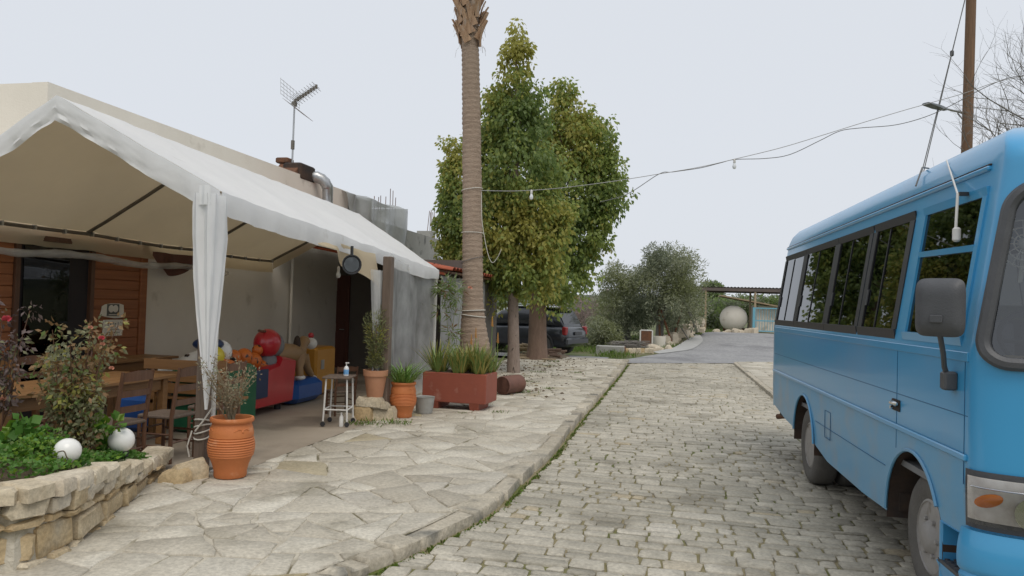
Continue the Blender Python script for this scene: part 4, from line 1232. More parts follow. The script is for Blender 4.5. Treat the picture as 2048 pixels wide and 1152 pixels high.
def bench(x, y, L, rz, label):
    t = thing('pine_bench', label, 'bench', (x, y, FZ), R(rz))
    for k in range(3):
        m = MB(); m.bbox((-.16 + .14 * k, 0, .43), (.13, L, .03), .004); part(m, 'seat_plank', 'wood_pine', t, world=False)
    for k in range(3):
        m = MB(); m.bbox((-.25 - .02 * k, 0, .55 + .14 * k), (.025, L, .12), .004); part(m, 'back_plank', 'wood_pine', t, world=False)
    for s in (-1, 1):
        m = MB(); m.bbox((-.24, s * (L / 2 - .1), .45), (.06, .06, .9), .005); m.bbox((.1, s * (L / 2 - .1), .2), (.06, .06, .42), .005); m.bbox((-.07, s * (L / 2 - .1), .385), (.4, .05, .05), .004); part(m, 'bench_end', 'wood_pine', t, world=False)
bench(-7.1, 6.6, 1.5, 0, 'varnished pine bench under the dark window of plank wall')
bench(-5.55, 8.15, 1.1, 90, 'pine bench with slatted back behind the ladder back chairs')

# ------------------------------------------------------------------ coin rides (plain animal shapes)
def ride(label, base, group='coin rides on the terrace'): return thing('coin_ride', label, 'coin ride', base, group=None)
def body_box(t, pts, y0, y1, x, dx, mt, name='cabinet', b=.04):
    pass
t = ride('dark green coin ride cabinet with yellow and white toy top', (-5.55, 8.5, FZ))
m = MB(); m.bbox((-5.58, 8.52, FZ + .40), (.62, 1.0, .78), .06); part(m, 'cabinet', 'toy_green', t)
m = MB(); m.sphere((-5.5, 8.3, .98), .15, sc=(1, 1.1, .9)); part(m, 'ball', 'toy_lemon', t, True)
m = MB(); m.sphere((-5.55, 8.55, 1.02), .15, sc=(1, .9, 1)); m.sphere((-5.42, 8.12, .72), .14, sc=(.8, 1.2, .8)); part(m, 'cushion', 'toy_white', t, True)
m = MB(); m.sphere((-5.62, 8.40, 1.12), .17, sc=(1.1, 1.1, .5)); part(m, 'dome', 'toy_navy', t, True)
m = MB(); m.sphere((-5.48, 8.45, .87), .16, sc=(1, 1.5, .45)); part(m, 'bumper', 'toy_orange', t, True)
t = ride('bright red coin ride cabinet with a big red round helmet on top', (-5.75, 9.9, FZ))
m = MB(); m.prism([(-.75, .10), (.62, .10), (.70, .72), (.28, .80), (.2, .70), (-.70, .55)], (-6.05, 9.85, FZ), (0, 1, 0), (0, 0, 1), (1, 0, -.0), 0, .52, inset=.05, dz=.05); part(m, 'cabinet', 'toy_red', t, 30)
m = MB(); m.bbox((-5.52, 9.47, .52), (.03, .42, .40), .012); part(m, 'panel', 'toy_navy', t)
hc = PX(535, 686, -5.75)
m = MB(); m.sphere(hc, .205, 24, 14, sc=(.95, 1.05, 1.02)); hb = part(m, 'helmet', 'toy_red', t, True)
m = MB(); m.sphere(hc + Vector((.06, .10, -.03)), .155, 16, 10, sc=(.9, 1, 1.1)); part(m, 'visor', 'interior_grey', hb, True)
m = MB(); m.tube([hc + Vector((.02, -.12, .17)), hc + Vector((.03, -.30, .19))], .02, 8); part(m, 'peak', 'wood_dark', hb, True)
m = MB(); m.sphere(hc + Vector((0, .03, -.3)), .15, 16, 10, sc=(1, 1.2, 1)); part(m, 'neck', 'interior_grey', t, True)
for y_ in (9.6, 10.3):
    m = MB(); m.tube([(-5.7, y_, .05), (-5.7, y_, .2)], .05, 8); part(m, 'foot', 'black_plastic', t)
t = ride('orange and black striped lumpy coin ride seat behind green cabinet', (-5.9, 9.0, FZ))
m = MB()
for px, py, r_, sc in ((488, 715, .12, (1, 1, 1.1)), (503, 722, .14, (1, 1.2, .9)), (522, 730, .12, (1, 1.3, .7)), (468, 715, .09, (1, 1, 1.2)), (515, 700, .08, (1, 1, 1)), (538, 738, .07, (1, 1.4, .6)), (510, 745, .05, (1, 1, 1))):
    m.sphere(PX(px, py, -5.78), r_, 12, 8, sc=sc)
part(m, 'seat', 'toy_orange', t, True)
m = MB(); m.bbox((-6.05, 9.1, FZ + .3), (.4, .5, .6), .05); part(m, 'pedestal', 'toy_yellow', t)
t = ride('tan pony shaped coin ride with white muzzle and white hooves on blue plinth', (-5.85, 11.1, FZ))
m = MB(); m.bbox((-5.82, 11.1, FZ + .20), (.5, .95, .36), .08); part(m, 'plinth', 'toy_blue', t)
P_ = lambda px, py, x=-5.75: PX(px, py, x)
m = MB()
m.tube([P_(548, 712), P_(565, 706), P_(590, 708), P_(603, 718)], [.09, .15, .16, .12], 12)
m.tube([P_(600, 712, -5.65), P_(598, 735, -5.62), P_(600, 752, -5.6)], [.10, .065, .055], 10)
m.tube([P_(606, 712, -5.85), P_(614, 735, -5.8), P_(622, 750, -5.78)], [.10, .065, .055], 10)
m.tube([P_(598, 705), P_(604, 690), P_(610, 680)], [.11, .09, .09], 12)
part(m, 'body', 'toy_tan', t, True)
m = MB(); m.sphere(P_(622, 687), .10, 14, 10, sc=(1, 1.15, .95)); part(m, 'muzzle', 'toy_white', t, True)
for q_ in (P_(601, 755, -5.6), P_(624, 755, -5.78)):
    m = MB(); m.sphere(q_, .07, 12, 8, sc=(1, 1.5, .6)); part(m, 'hoof', 'toy_white', t, True)
m = MB(); m.sphere(P_(594, 688, -5.7), .09, 12, 8, sc=(.6, .7, 1.5)); part(m, 'ear', 'soot', t, True)
m = MB(); m.sphere(P_(622, 671, -5.8), .05, 10, 6); part(m, 'knob', 'toy_red', t, True)
m = MB(); m.tube([P_(600, 755, -5.75), (P_(600, 755, -5.75).x, P_(600, 755, -5.75).y, .4)], .04, 8); part(m, 'support', 'steel_grey', t)
t = ride('plain yellow coin box beside the blue plinth', (-6.05, 12.2, FZ))
m = MB(); m.bbox((-6.05, 12.15, FZ + .42), (.45, .75, .82), .04); part(m, 'cabinet', 'toy_yellow', t)
m = MB(); m.box((-5.82, 12.0, .6), (.01, .12, .16)); part(m, 'coin_plate', 'galvanised', t)
t = ride('white coin ride with green saddle and black handlebar on blue base', (-6.35, 8.2, FZ))
m = MB(); m.bbox((-6.3, 8.5, FZ + .22), (.5, 1.3, .42), .05); part(m, 'plinth', 'toy_blue', t)
Q_ = lambda px, py: PX(px, py, -6.3)
m = MB(); m.tube([Q_(303, 752), Q_(318, 742), Q_(335, 745), Q_(360, 742), Q_(385, 728), Q_(405, 715)], [.10, .15, .12, .13, .16, .12], 12); m.tube([(-6.3, 8.3, .4), (-6.3, 8.3, .8)], .08, 8); part(m, 'body', 'toy_white', t, True)
m = MB(); m.tube([Q_(300, 745), Q_(302, 735), Q_(310, 729), Q_(320, 733)], [.03, .06, .06, .03], 8); part(m, 'tail', 'soot', t, True)
m = MB(); m.tube([Q_(341, 732), Q_(352, 742), Q_(368, 741), Q_(382, 728)], [.05, .07, .07, .05], 8); part(m, 'saddle', 'toy_green', t, True)
m = MB(); m.tube([Q_(384, 728), Q_(390, 715), Q_(398, 708)], .05, 8); m.tube([Q_(372, 712) , Q_(390, 712), Q_(404, 706)], .025, 8); part(m, 'handlebar', 'soot', t, True)

# ------------------------------------------------------------------ trolley, bottle, pots, trough
tr = G(668, 852, FZ) + Vector((0, .12, 0))
t = thing('trolley_table', 'small wheeled trolley with white tube legs and wooden top', 'trolley', tr, R(12))
m = MB(); m.bbox((0, 0, .635), (.36, .44, .025), .006); part(m, 'top', 'wood_post', t, world=False)
for sx in (-1, 1):
    for sy in (-1, 1):
        m = MB(); m.tube([(sx * .155, sy * .19, .07), (sx * .135, sy * .17, .625)], .012, 8); part(m, 'leg', 'white_metal', t, world=False)
        m = MB(); m.lathe([(.001, -.014), (.03, -.014), (.033, 0), (.03, .014), (.001, .014)], (sx * .157, sy * .192, .034), 12, axis=Matrix.Rotation(math.pi / 2, 3, 'X')); part(m, 'castor', 'black_plastic', t, True, world=False)
m = MB()
for s in (-1, 1): m.tube([(s * .15, -.185, .22), (s * .15, .185, .22)], .01, 6); m.tube([(-.15, s * .185, .22), (.15, s * .185, .22)], .01, 6)
part(m, 'rail', 'white_metal', t, world=False)
bp = PY(692, 757, tr.y + .02); bp.z = FZ + .648
t = thing('soap_bottle', 'clear pump bottle with blue label on the trolley', 'bottle', bp)
m = MB(); m.lathe([(.001, 0), (.032, 0), (.034, .01), (.034, .1), (.02, .125), (.012, .13)], bp, 14); part(m, 'body', 'bulb_glass', t, True)
m = MB(); m.lathe([(.035, .02), (.0352, .085)], bp, 14); part(m, 'wrapper', 'blue_label', t, True)
m = MB(); m.tube([bp + Vector((0, 0, .125)), bp + Vector((0, 0, .17))], .007, 6); m.box(bp + Vector((.012, 0, .172)), (.045, .018, .014)); part(m, 'pump', 'white_metal', t)
bt = G(682, 853, FZ); m = MB(); m.lathe([(.001, 0), (.028, 0), (.028, .12), (.012, .15), (.012, .18)], bt, 10); single(m, 'small_bottle', 'white_metal', 'small white bottle on the floor under the trolley', 'bottle', bt, True)
c2 = make_chair('low red brown wooden chair behind the trolley and pale clay pot', None)
c2.location = (-4.62, 10.15, FZ); c2.rotation_euler = (0, 0, R(140)); c2.scale = (.8, .8, .75)

def clay_jar(base, h, rm, label):
    t = thing('clay_jar', label, 'clay jar', base)
    pr = [(.001, 0), (rm * .66, 0), (rm * .70, .02 * h), (rm * .70, .10 * h), (rm * .78, .22 * h), (rm * .90, .33 * h)]
    for k in range(9):
        z = .36 + k * .040; r_ = rm * (.92 + .08 * math.sin(math.pi * min(1, (k + 1) / 9)))
        pr += [(r_ - .004, (z - .012) * h), (r_ + .004, (z + .004) * h), (r_ + .003, (z + .014) * h)]
    pr += [(rm * .95, .74 * h), (rm * .90, .82 * h), (rm * .85, .88 * h), (rm * .84, .91 * h), (rm * .93, .93 * h), (rm * .95, .965 * h), (rm * .92, h), (rm * .82, h), (rm * .78, .96 * h), (rm * .78, .80 * h)]
    m = MB(); m.lathe(pr, base, 40); b = part(m, 'body', 'terracotta', t, 50)
    m = MB(); m.lathe([(.001, .86 * h), (rm * .8, .86 * h)], base, 20); part(m, 'soil', 'soil', t)
    for a0 in (-1.9, .0, 1.9, 3.6):
        m = MB()
        for s in (-1, 1):
            m.tube([Vector(base) + Vector(((rm * .905) * math.cos(a0 + s * a - .5), (rm * .905) * math.sin(a0 + s * a - .5), z * h)) for a, z in ((0, .80), (.1, .825), (.22, .83), (.32, .805), (.42, .80))], .005, 5)
        m.sphere(Vector(base) + Vector((rm * .91 * math.cos(a0 - .5), rm * .91 * math.sin(a0 - .5), .785 * h)), .012, 8, 6)
        part(m, 'relief', 'terracotta', b, True)
    return t
j1 = G(445, 958, PZ); j1.y += .12
clay_jar(j1, .54, .205, 'ribbed orange clay jar of dry lavender beside the roped wooden post')
j2 = G(800, 836, PZ); j2.y += .10
clay_jar(j2, .50, .19, 'ribbed orange clay jar of strappy green leaves beside the red trough')
st = stem_fan(j1 + Vector((0, 0, .45)), 40, .62, .26, rg)
st = [[p - Vector((.06, 0, 0)) * i * .25 for i, p in enumerate(s_)] for s_ in st]
cen = [s_[i] for s_ in st for i in (2, 3, 4)]
leafy('dry_lavender', 'dry brown lavender with pale seed heads in clay jar', 'plant', j1 + Vector((0, 0, .45)), cen, [.035] * len(cen), 9, .032, ['leaf_dry', 'leaf_olive', 'leaf_bronze'], [.62, .23, .15], -.2, .4, st, 'leaf_dry', .005)

def rosette(name, label, cat, base, n, L, wd, mats, group=None, spread=1.0, up=.9, curl=.5, seed=0):
    rgg = random.Random(seed); m = MB(); base = Vector(base)
    for k in range(n):
        a = k * 2.399 + rgg.uniform(-.3, .3); e = up * rgg.uniform(.45, 1.25); l_ = L * rgg.uniform(.6, 1.1)
        d = Vector((math.cos(a) * spread, math.sin(a) * spread, e)).normalized(); sd2 = Vector((-math.sin(a), math.cos(a), 0)); cu_ = curl * rgg.uniform(.3, 1.2)
        m.mi = 0 if rgg.random() < .72 else 1
        pts = []
        b0_ = base + Vector((math.cos(a), math.sin(a), 0)) * .02
        for i in range(5):
            t_ = i / 4; q = b0_ + d * l_ * t_ + Vector((math.cos(a), math.sin(a), 0)) * cu_ * l_ * .4 * t_ * t_ - Vector((0, 0, 1)) * cu_ * l_ * .45 * t_ ** 2.2
            w_ = wd * (1 - t_) ** .7 * (1 if i else .8) + .0015
            pts.append((q - sd2 * w_, q - Vector((0, 0, w_ * .7)), q + sd2 * w_))
        idv = [[m.av(p) for p in r_] for r_ in pts]
        for i in range(4):
            for c in range(2): m.face((idv[i][c], idv[i][c + 1], idv[i + 1][c + 1], idv[i + 1][c]))
            m.face((idv[i][2], idv[i][0], idv[i + 1][0], idv[i + 1][2]))
    return single(m, name, mats, label, cat, base, 50, group=group)
for k in range(5):
    a = k * 1.3
    rosette('strappy_plant', 'arching green strap leaves growing in the clay jar by trough', 'plant', j2 + Vector((.07 * math.cos(a), .07 * math.sin(a), .43)), 30, .50, .010, ['agapanthus_green', 'aloe_green'], 'strap leaves in the clay jar', .9, 1.9, .6, k)
# trough
tc = Vector((-3.22, 11.52, PZ)); trz = R(-3)
t = thing('planter_trough', 'red brown rectangular planter trough on two feet holding aloes', 'planter', tc, trz)
m = MB(); m.bbox((0, 0, .33), (1.04, .62, .46), .012); part(m, 'box', 'planter_red', t, world=False)
m = MB(); m.box((0, 0, .545), (.96, .54, .04)); part(m, 'soil', 'soil', t, world=False)
for s in (-1, 1):
    m = MB(); m.box((s * .33, -.02, .05), (.14, .5, .12), taper=1.15); part(m, 'foot', 'planter_red', t, world=False)
rgt = random.Random(9)
for k in range(30):
    q = tc + Matrix.Rotation(trz, 3, 'Z') @ Vector((rgt.uniform(-.48, .48), rgt.uniform(-.27, .25), .55))
    rosette('aloe', 'spiky green and yellow aloe crowded in the red brown trough', 'aloe', q, 26, rgt.uniform(.38, .60), .011, ['aloe_green', 'aloe_yellow'] if k % 3 else ['aloe_yellow', 'aloe_green'], 'aloes in the trough', .75, 2.0, .22, 100 + k)
for px, py, h in ((985, 632, .75), (996, 665, .5), (952, 655, .6), (943, 668, .5)):
    tp = PY(px, py, 11.75); b_ = Vector((tp.x - .02, 11.75, .6))
    m = MB(); m.tube([b_, (b_ + tp) / 2 + Vector((.01, 0, 0)), tp], [.007, .006, .004], 6)
    m.mi = 1
    for k in range(36):
        a = k * 2.4; z = tp.z - .17 + .17 * k / 36; r_ = .02 * (1.15 - k / 40)
        c = Vector((tp.x, tp.y, z)); d = Vector((math.cos(a), math.sin(a), .3)) * r_
        m.tube([c, c + d], [.006, .004], 4)
    single(m, 'aloe_flower_stalk', ['aloe_green', 'aloe_flower'], 'dry orange aloe flower spike rising from the trough', 'flower', b_, True, group='aloe flower spikes')
# pale pot on stacked stones
ps = G(733, 842, PZ) + Vector((0, .2, 0))
for k, (dx, dy, z, w, h) in enumerate(((-.12, 0, 0, .34, .20), (.17, .05, 0, .30, .18), (-.03, .02, .19, .36, .13), (.15, -.03, .17, .22, .10), (-.28, -.15, -.01, .22, .08))):
    b = MB(); b.tone = .5 + .12 * k
    b.prism(rough_poly([(-w / 2, -w * .36), (w / 2, -w * .4), (w * .48, w * .38), (-w * .46, w * .36)], 0, rng, .1, .03), ps + Vector((dx, dy, z - .01)), X3, Y3, Z3, 0, h, inset=.04, dz=.05, jit=.02, rng=rng)
    single(b, 'stacked_stone', 'wallstone', ['bottom block of the stack under the pale clay pot, trolley side', 'bottom block of the stack under the pale clay pot, post side', 'flat slab on which the pale clay pot stands', 'small slab tucked under the pale clay pot beside the flat slab', 'low stone on the floor between the stone stack and trolley'][k], 'stone', ps + Vector((dx, dy, z)), 40, group='stones stacked under the pot')
pp = ps + Vector((.02, .02, .31))
t = thing('flower_pot', 'pale tapered clay pot standing on stacked stones by the far post', 'flower pot', pp)
m = MB(); m.lathe([(.001, 0), (.11, 0), (.155, .29), (.17, .29), (.175, .37), (.155, .37), (.145, .30), (.14, .30)], pp, 28); part(m, 'body', 'terracotta_pale', t, 30)
m = MB(); m.lathe([(.001, .33), (.15, .33)], pp, 16); part(m, 'soil', 'soil', t)
st = stem_fan(pp + Vector((0, 0, .32)), 14, .85, .13, rg); cen = [s_[i] + Vector((rg.uniform(-.04, .04), rg.uniform(-.04, .04), 0)) for s_ in st for i in (1, 2, 3, 4)]
leafy('potted_shrub', 'narrow feathery olive green shrub in the pale clay pot', 'plant', pp + Vector((0, 0, .32)), cen, [.085] * len(cen), 46, .06, ['leaf_shrub', 'leaf_rose', 'leaf_yellow'], [.55, .3, .15], -.4, .2, st, 'bark_brown', .008)
bk = G(842, 828, PZ) + Vector((0, .15, 0))
m = MB(); m.lathe([(.001, 0), (.12, 0), (.15, .24), (.155, .24), (.14, .23), (.11, .03)], bk, 20); single(m, 'bucket', 'grey_concrete', 'grey bucket between the clay jar and the red trough', 'bucket', bk, 30)
# clay pipe lying behind the trough
cp = G(1018, 788, PZ) + Vector((0, .1, .165)); dv = Vector((.35, .93, 0)).normalized(); aM = dv.to_track_quat('Z', 'Y').to_matrix()
m = MB(); m.lathe([(.16, -.28), (.17, -.27), (.17, .28), (.16, .29), (.13, .29), (.13, -.28), (.16, -.28)], cp, 24, axis=aM); single(m, 'clay_pipe', 'clay_pipe', 'short brown clay pipe lying on paving behind the trough', 'pipe', cp - Vector((0, 0, .165)), 40)
# oleander by the tent leg
ob = G(905, 742, PZ); ob = Vector((PY(905, 700, 13.0).x, 13.0, PZ))
st = [[ob, PY(903, 700, 13.0), PY(907, 640, 13.0), PY(915, 585, 13.0)], [ob, PY(912, 690, 13.0), PY(918, 640, 12.95), PY(928, 570, 12.9)], [ob, PY(898, 690, 13.05), PY(893, 630, 13.05), PY(885, 575, 13)]]
cen = [PY(890 + rg.uniform(-18, 30), rg.uniform(560, 625), 13 + rg.uniform(-.1, .1)) for k in range(22)] + [PY(905 + rg.uniform(-10, 10), rg.uniform(625, 720), 13.0) for k in range(8)]
t = leafy('oleander', 'thin young oleander with long dark leaves beside the white tent leg', 'shrub', ob, cen, [.09] * len(cen), 14, .16, ['leaf_dark', 'leaf_bronze', 'leaf_olive'], [.6, .15, .25], .1, .14, st, 'leaf_olive', .010, [(PY(940, 577, 12.9), .05, 'petal_peach')])
# ------------------------------------------------------------------ palm
def DP(px, py, dep):
    return CAM + ray(px, py) * dep
pal_y = 14.0
pl = [PY(956, 778, pal_y), PY(952, 730, pal_y), PY(949, 690, pal_y), PY(946, 640, pal_y), PY(945.5, 600, pal_y), PY(944.5, 400, pal_y), PY(942.5, 200, pal_y), PY(940.5, 90, pal_y), PY(939, 20, pal_y), PY(937, -70, pal_y)]
prr = [36, 34, 30, 24, 21, 19.5, 18.2, 17.2, 18, 16]
pl[0].z = PZ - .02
palm = thing('palm_tree', 'tall palm with ringed grey brown trunk and shaggy leaf bases at top', 'palm tree', (pl[0].x, pl[0].y, PZ))
m = MB(); n = 260; ring_pts = []; rad = []
rg = random.Random(17)
def along(arr, t):
    k = t * (len(arr) - 1); i = min(int(k), len(arr) - 2); f = k - i; return arr[i] * (1 - f) + arr[i + 1] * f
zs = [p.z for p in pl]
def at_z(z):
    for i in range(len(pl) - 1):
        if z <= pl[i + 1].z or i == len(pl) - 2:
            f = (z - pl[i].z) / (pl[i + 1].z - pl[i].z); return pl[i].lerp(pl[i + 1], f), (prr[i] * (1 - f) + prr[i + 1] * f) * .0096
for k in range(n + 1):
    z = pl[0].z + (pl[-1].z - pl[0].z) * k / n
    c, r_ = at_z(z); c = c.copy(); c.x += .006 * nz(z * 2.3); c.y += .006 * nz(z * 2.3, 5)
    rad.append(r_ * (1 + .028 * math.sin(k * 2.1) + .03 * nz(z * 6)) + .004 * (k % 3 == 0)); ring_pts.append(c)
m.tube(ring_pts, rad, 22); part(m, 'trunk', 'palm_bark', palm, 60)
zb = PY(940, 92, pal_y).z
for k in range(70):
    a = k * 2.399; z = zb + .02 + .021 * k; c, r_ = at_z(min(z, pl[-1].z)); r_ += .02
    rd = Vector((math.cos(a), math.sin(a), 0)); td = Vector((-math.sin(a), math.cos(a), 0)) * (1 if k % 2 else -1)
    L = rg.uniform(.30, .48); out = rg.uniform(.05, .16); lean = rg.uniform(.25, .75)
    m = MB(); rows = []
    for i in range(6):
        t_ = i / 5; q = c + rd * (r_ + .025 + out * t_ ** 1.6) + td * lean * L * t_ * .8 + Vector((0, 0, L * (t_ * .85) - .04))
        q = c + (q - c - Vector((0, 0, (q - c).z))).normalized() * max(r_ + .02 + out * t_ ** 1.6, .01) + Vector((0, 0, (q - c).z))
        w_ = (.085 - .05 * t_) * rg.uniform(.9, 1.1); side_ = (td - Vector((0, 0, 1)) * lean * .8).normalized()
        rows.append((m.av(q - side_ * w_), m.av(q + rd * .022), m.av(q + side_ * w_), m.av(q - rd * .01)))
    for i in range(5):
        for j in range(4): m.face((rows[i][j], rows[i][(j + 1) % 4], rows[i + 1][(j + 1) % 4], rows[i + 1][j]))
    m.face(rows[5]); m.face(rows[0][::-1])
    part(m, 'leaf_base', 'palm_boot', palm, 40)
m = MB()
for k in range(90):
    a = rg.uniform(0, 6.28); z = zb + rg.uniform(-.02, 1.3); c, r_ = at_z(z); d = Vector((math.cos(a), math.sin(a), 0))
    q = c + d * (r_ + .07); m.tube([q, q + d * .05 + Vector((0, 0, -.05)), q + d * .07 + Vector((0, 0, -rg.uniform(.08, .2)))], .0025, 3)
part(m, 'fibre', 'leaf_dry', palm)['kind'] = 'stuff'
topc = pl[-1]
for k in range(22):
    a = k * 2.399; e = rg.uniform(-.2, 1.1); d = Vector((math.cos(a) * math.cos(e), math.sin(a) * math.cos(e), math.sin(e)))
    base_ = topc + Vector((0, 0, .5 + .03 * k)); tip = base_ + d * 1.3; m = MB(); m.tube([base_, (base_ + tip) / 2 + Vector((0, 0, .06)), tip], [.03, .02, .015], 5); m.mi = 1
    sd2 = d.cross(Vector((0, 0, 1))).normalized(); up2 = sd2.cross(d)
    for j in range(26):
        b_ = -1.35 + 2.7 * j / 25; dd = d * math.cos(b_) + sd2 * math.sin(b_); L = .95 - .2 * abs(b_)
        p_ = tip + dd * L * .55; w_ = (up2 * math.cos(b_) * .0 + d.cross(dd).normalized().cross(dd) if abs(b_) > .05 else sd2).normalized() * .03
        m.poly([tip, p_ + w_, tip + dd * L - Vector((0, 0, .25)), p_ - w_])
    part(m, 'frond', ['palm_boot', 'leaf_mid'], palm)
for py, thick, tilt in ((380, .008, .10), (466, .008, 0), (621, .010, .05), (631, .010, -.08), (520, .006, .22)):
    c = PY(945, py, pal_y); c2, r_ = at_z(c.z); m = MB()
    m.tube([(c2.x + math.cos(a) * (r_ * 1.03 + .012), c2.y + math.sin(a) * (r_ * 1.03 + .012), c.z + tilt * .3 * math.cos(a)) for a in [2 * math.pi * i / 24 for i in range(25)]], thick, 5)
    part(m, 'tie_cord', 'rope' if py != 520 else 'wire', palm, True)

# ------------------------------------------------------------------ broad-leaved trees
nr = np.random.default_rng(77)
def ell_clusters(ells, y, n, r0, r1, sq=.75, ydep=None):
    """clusters spread through ellipsoids given by their outline (cx, cy, rx, ry in photo pixels) around the depth y"""
    area = np.array([e[2] * e[3] for e in ells], float); area /= area.sum(); cs, rs = [], []
    for k in range(n):
        e = ells[nr.choice(len(ells), p=area)]
        d = nr.normal(size=3); d /= np.linalg.norm(d); rr_ = nr.uniform(.3, 1) ** .5 * (1.16 if nr.random() < .16 else 1.0)
        c0_ = PY(e[0], e[1], y); mpp = (c0_ - CAM).length / F
        cs.append((c0_.x + d[0] * rr_ * e[2] * mpp, y + d[1] * rr_ * (ydep or e[2] * mpp * sq), c0_.z + d[2] * rr_ * e[3] * mpp)); rs.append(nr.uniform(r0, r1))
    return cs, rs
def tree(name, label, base, trunk, trunk_r, bark, ells, y, n, r0, r1, per, size, mats, probs, droop, width, limbs=14, group=None, smooth_mats=None, ydep=None):
    t = thing(name, label, 'tree', base, group=group)
    m = MB(); tp_ = [Vector(p) for p in trunk]; m.tube(tp_, trunk_r, 12)
    cs, rs = ell_clusters(ells, y, n, r0, r1, ydep=ydep)
    idx = nr.choice(len(cs), size=min(limbs, len(cs)), replace=False)
    for i in idx:
        q = Vector(cs[i]); zt = tp_[0].z + (tp_[-1].z - tp_[0].z) * nr.uniform(.35, .98)
        for a, b in zip(tp_, tp_[1:]):
            if a.z <= zt <= b.z: s0_ = a.lerp(b, (zt - a.z) / (b.z - a.z)); break
        else: s0_ = tp_[-1]
        if q.z < s0_.z + .1: continue
        q = s0_.lerp(q, .8)
        mid = s0_.lerp(q, .5) + Vector((0, 0, -.12 * (q - s0_).length))
        m.tube([s0_, mid, q], [trunk_r[-1] * .7 + .02, .025, .008], 5)
    part(m, 'trunk', bark, t, True)
    P, D, S, ci = blob_leaves(nr, cs, rs, per, size, droop)
    base_c = np.array([nz(c[0] * .55, c[1] * .55, c[2] * .55) for c in cs])
    mi = np.zeros(len(P), int)
    v = base_c[ci] + nr.normal(size=len(P)) * .22
    th = np.quantile(v, np.cumsum(probs)[:-1]); mi = np.digitize(v, th)
    leaf_obj('crown', t, P, D, S, mats, mi, nr, width)
    return t
t1 = G(1027, 745, PZ)
Y1 = t1.y
tree('leafy_tree', 'tall pointed bright green tree with slim grey trunk beside the palm', t1,
     [t1 - Vector((0, 0, .05)), PY(1027, 690, Y1), PY(1026, 600, Y1), PY(1010, 540, Y1), PY(1030, 420, Y1), PY(1033, 250, Y1), PY(1032, 110, Y1)], [.17, .145, .13, .11, .09, .055, .02], 'bark',
     [(1030, 80, 18, 32), (1032, 125, 32, 45), (1026, 195, 52, 55), (1030, 260, 68, 60), (1030, 350, 95, 90), (1035, 450, 105, 90), (1030, 530, 100, 55), (985, 300, 40, 90), (1000, 470, 75, 100), (1080, 420, 60, 110), (1060, 545, 75, 45), (985, 580, 55, 45), (980, 200, 30, 30), (1075, 190, 22, 25)],
     Y1, 600, .13, .36, 56, .122, ['leaf_dark', 'leaf_mid', 'leaf_yellow'], [.17, .45, .38], .75, .62, 26)
t2 = G(1074, 718, PZ)
Y2 = t2.y
tree('leafy_tree', 'broad dark green tree with thick brown trunk in front of the black car', t2,
     [t2 - Vector((0, 0, .05)), PY(1075, 690, Y2), PY(1075, 650, Y2), PY(1076, 600, Y2), PY(1095, 480, Y2), PY(1120, 330, Y2), PY(1128, 200, Y2)], [.35, .30, .275, .26, .2, .11, .03], 'bark_brown',
     [(1128, 195, 22, 28), (1128, 245, 42, 45), (1150, 300, 70, 60), (1165, 260, 35, 45), (1190, 290, 45, 50), (1150, 380, 88, 80), (1205, 390, 50, 48), (1215, 330, 26, 40), (1140, 470, 75, 60), (1120, 550, 65, 50), (1175, 440, 50, 55), (1100, 600, 60, 25), (1085, 300, 45, 90), (1095, 262, 30, 42)],
     Y2, 510, .16, .44, 56, .142, ['leaf_dark', 'leaf_mid', 'leaf_yellow'], [.27, .43, .30], .75, .62, 24)
t3 = PY(905, 700, 21.5); t3.z = 0
tree('leafy_tree', 'yellow green tree crown rising behind the rebar and the palm', t3,
     [t3, PY(905, 600, 21.5), PY(908, 450, 21.5), PY(908, 320, 21.5)], [.14, .12, .08, .02], 'bark',
     [(905, 310, 18, 30), (908, 370, 32, 55), (915, 440, 40, 60), (905, 510, 32, 50), (940, 440, 35, 90), (905, 570, 30, 40)],
     21.5, 190, .18, .34, 80, .12, ['leaf_dark', 'leaf_mid', 'leaf_yellow'], [.2, .42, .38], .75, .62, 10)

# olive trees, shrubs and hedge beyond the lane
def olive(label, px, pyb, y, ells, n, per, size, mats, probs, group, name='olive_tree', bark='bark_grey', r=(.2, .16, .10), ydep=1.6, width=.28, droop=.1, rad=(.25, .5)):
    b_ = PY(px, pyb, y); b_.z = T(b_.x, y) - .08
    top_ = PY(px + 4, max(ells[0][1] + ells[0][3] * .3, pyb - 90), y)
    return tree(name, label, b_, [b_, PY(px + 2, (pyb + max(ells[0][1] + ells[0][3] * .3, pyb - 90)) / 2, y), top_], list(r), bark, ells, y, n, rad[0], rad[1], per, size, mats, probs, droop, width, 14, group, ydep=ydep)
OM = ['leaf_olive_dark', 'leaf_olive', 'leaf_shrub']
olive('large grey green olive tree behind the rubble heap', 1318, 690, 34.0, [(1325, 560, 50, 55), (1345, 530, 38, 35), (1300, 580, 45, 50), (1375, 560, 32, 40), (1345, 610, 60, 45), (1320, 515, 25, 18), (1365, 520, 22, 22)], 240, 95, .15, OM, [.38, .42, .2], 'olive trees')
olive('rounded olive tree left of the larger olive tree', 1252, 695, 35.5, [(1240, 570, 40, 40), (1235, 620, 42, 40), (1265, 590, 35, 45), (1262, 640, 40, 35), (1225, 545, 18, 14)], 170, 95, .15, OM, [.30, .45, .25], 'olive trees', ydep=1.5)
olive('dark olive tree by the carport post', 1378, 672, 37.5, [(1372, 595, 24, 36), (1362, 625, 34, 30), (1382, 585, 10, 22)], 70, 90, .15, OM, [.5, .35, .15], 'olive trees', ydep=1.2)
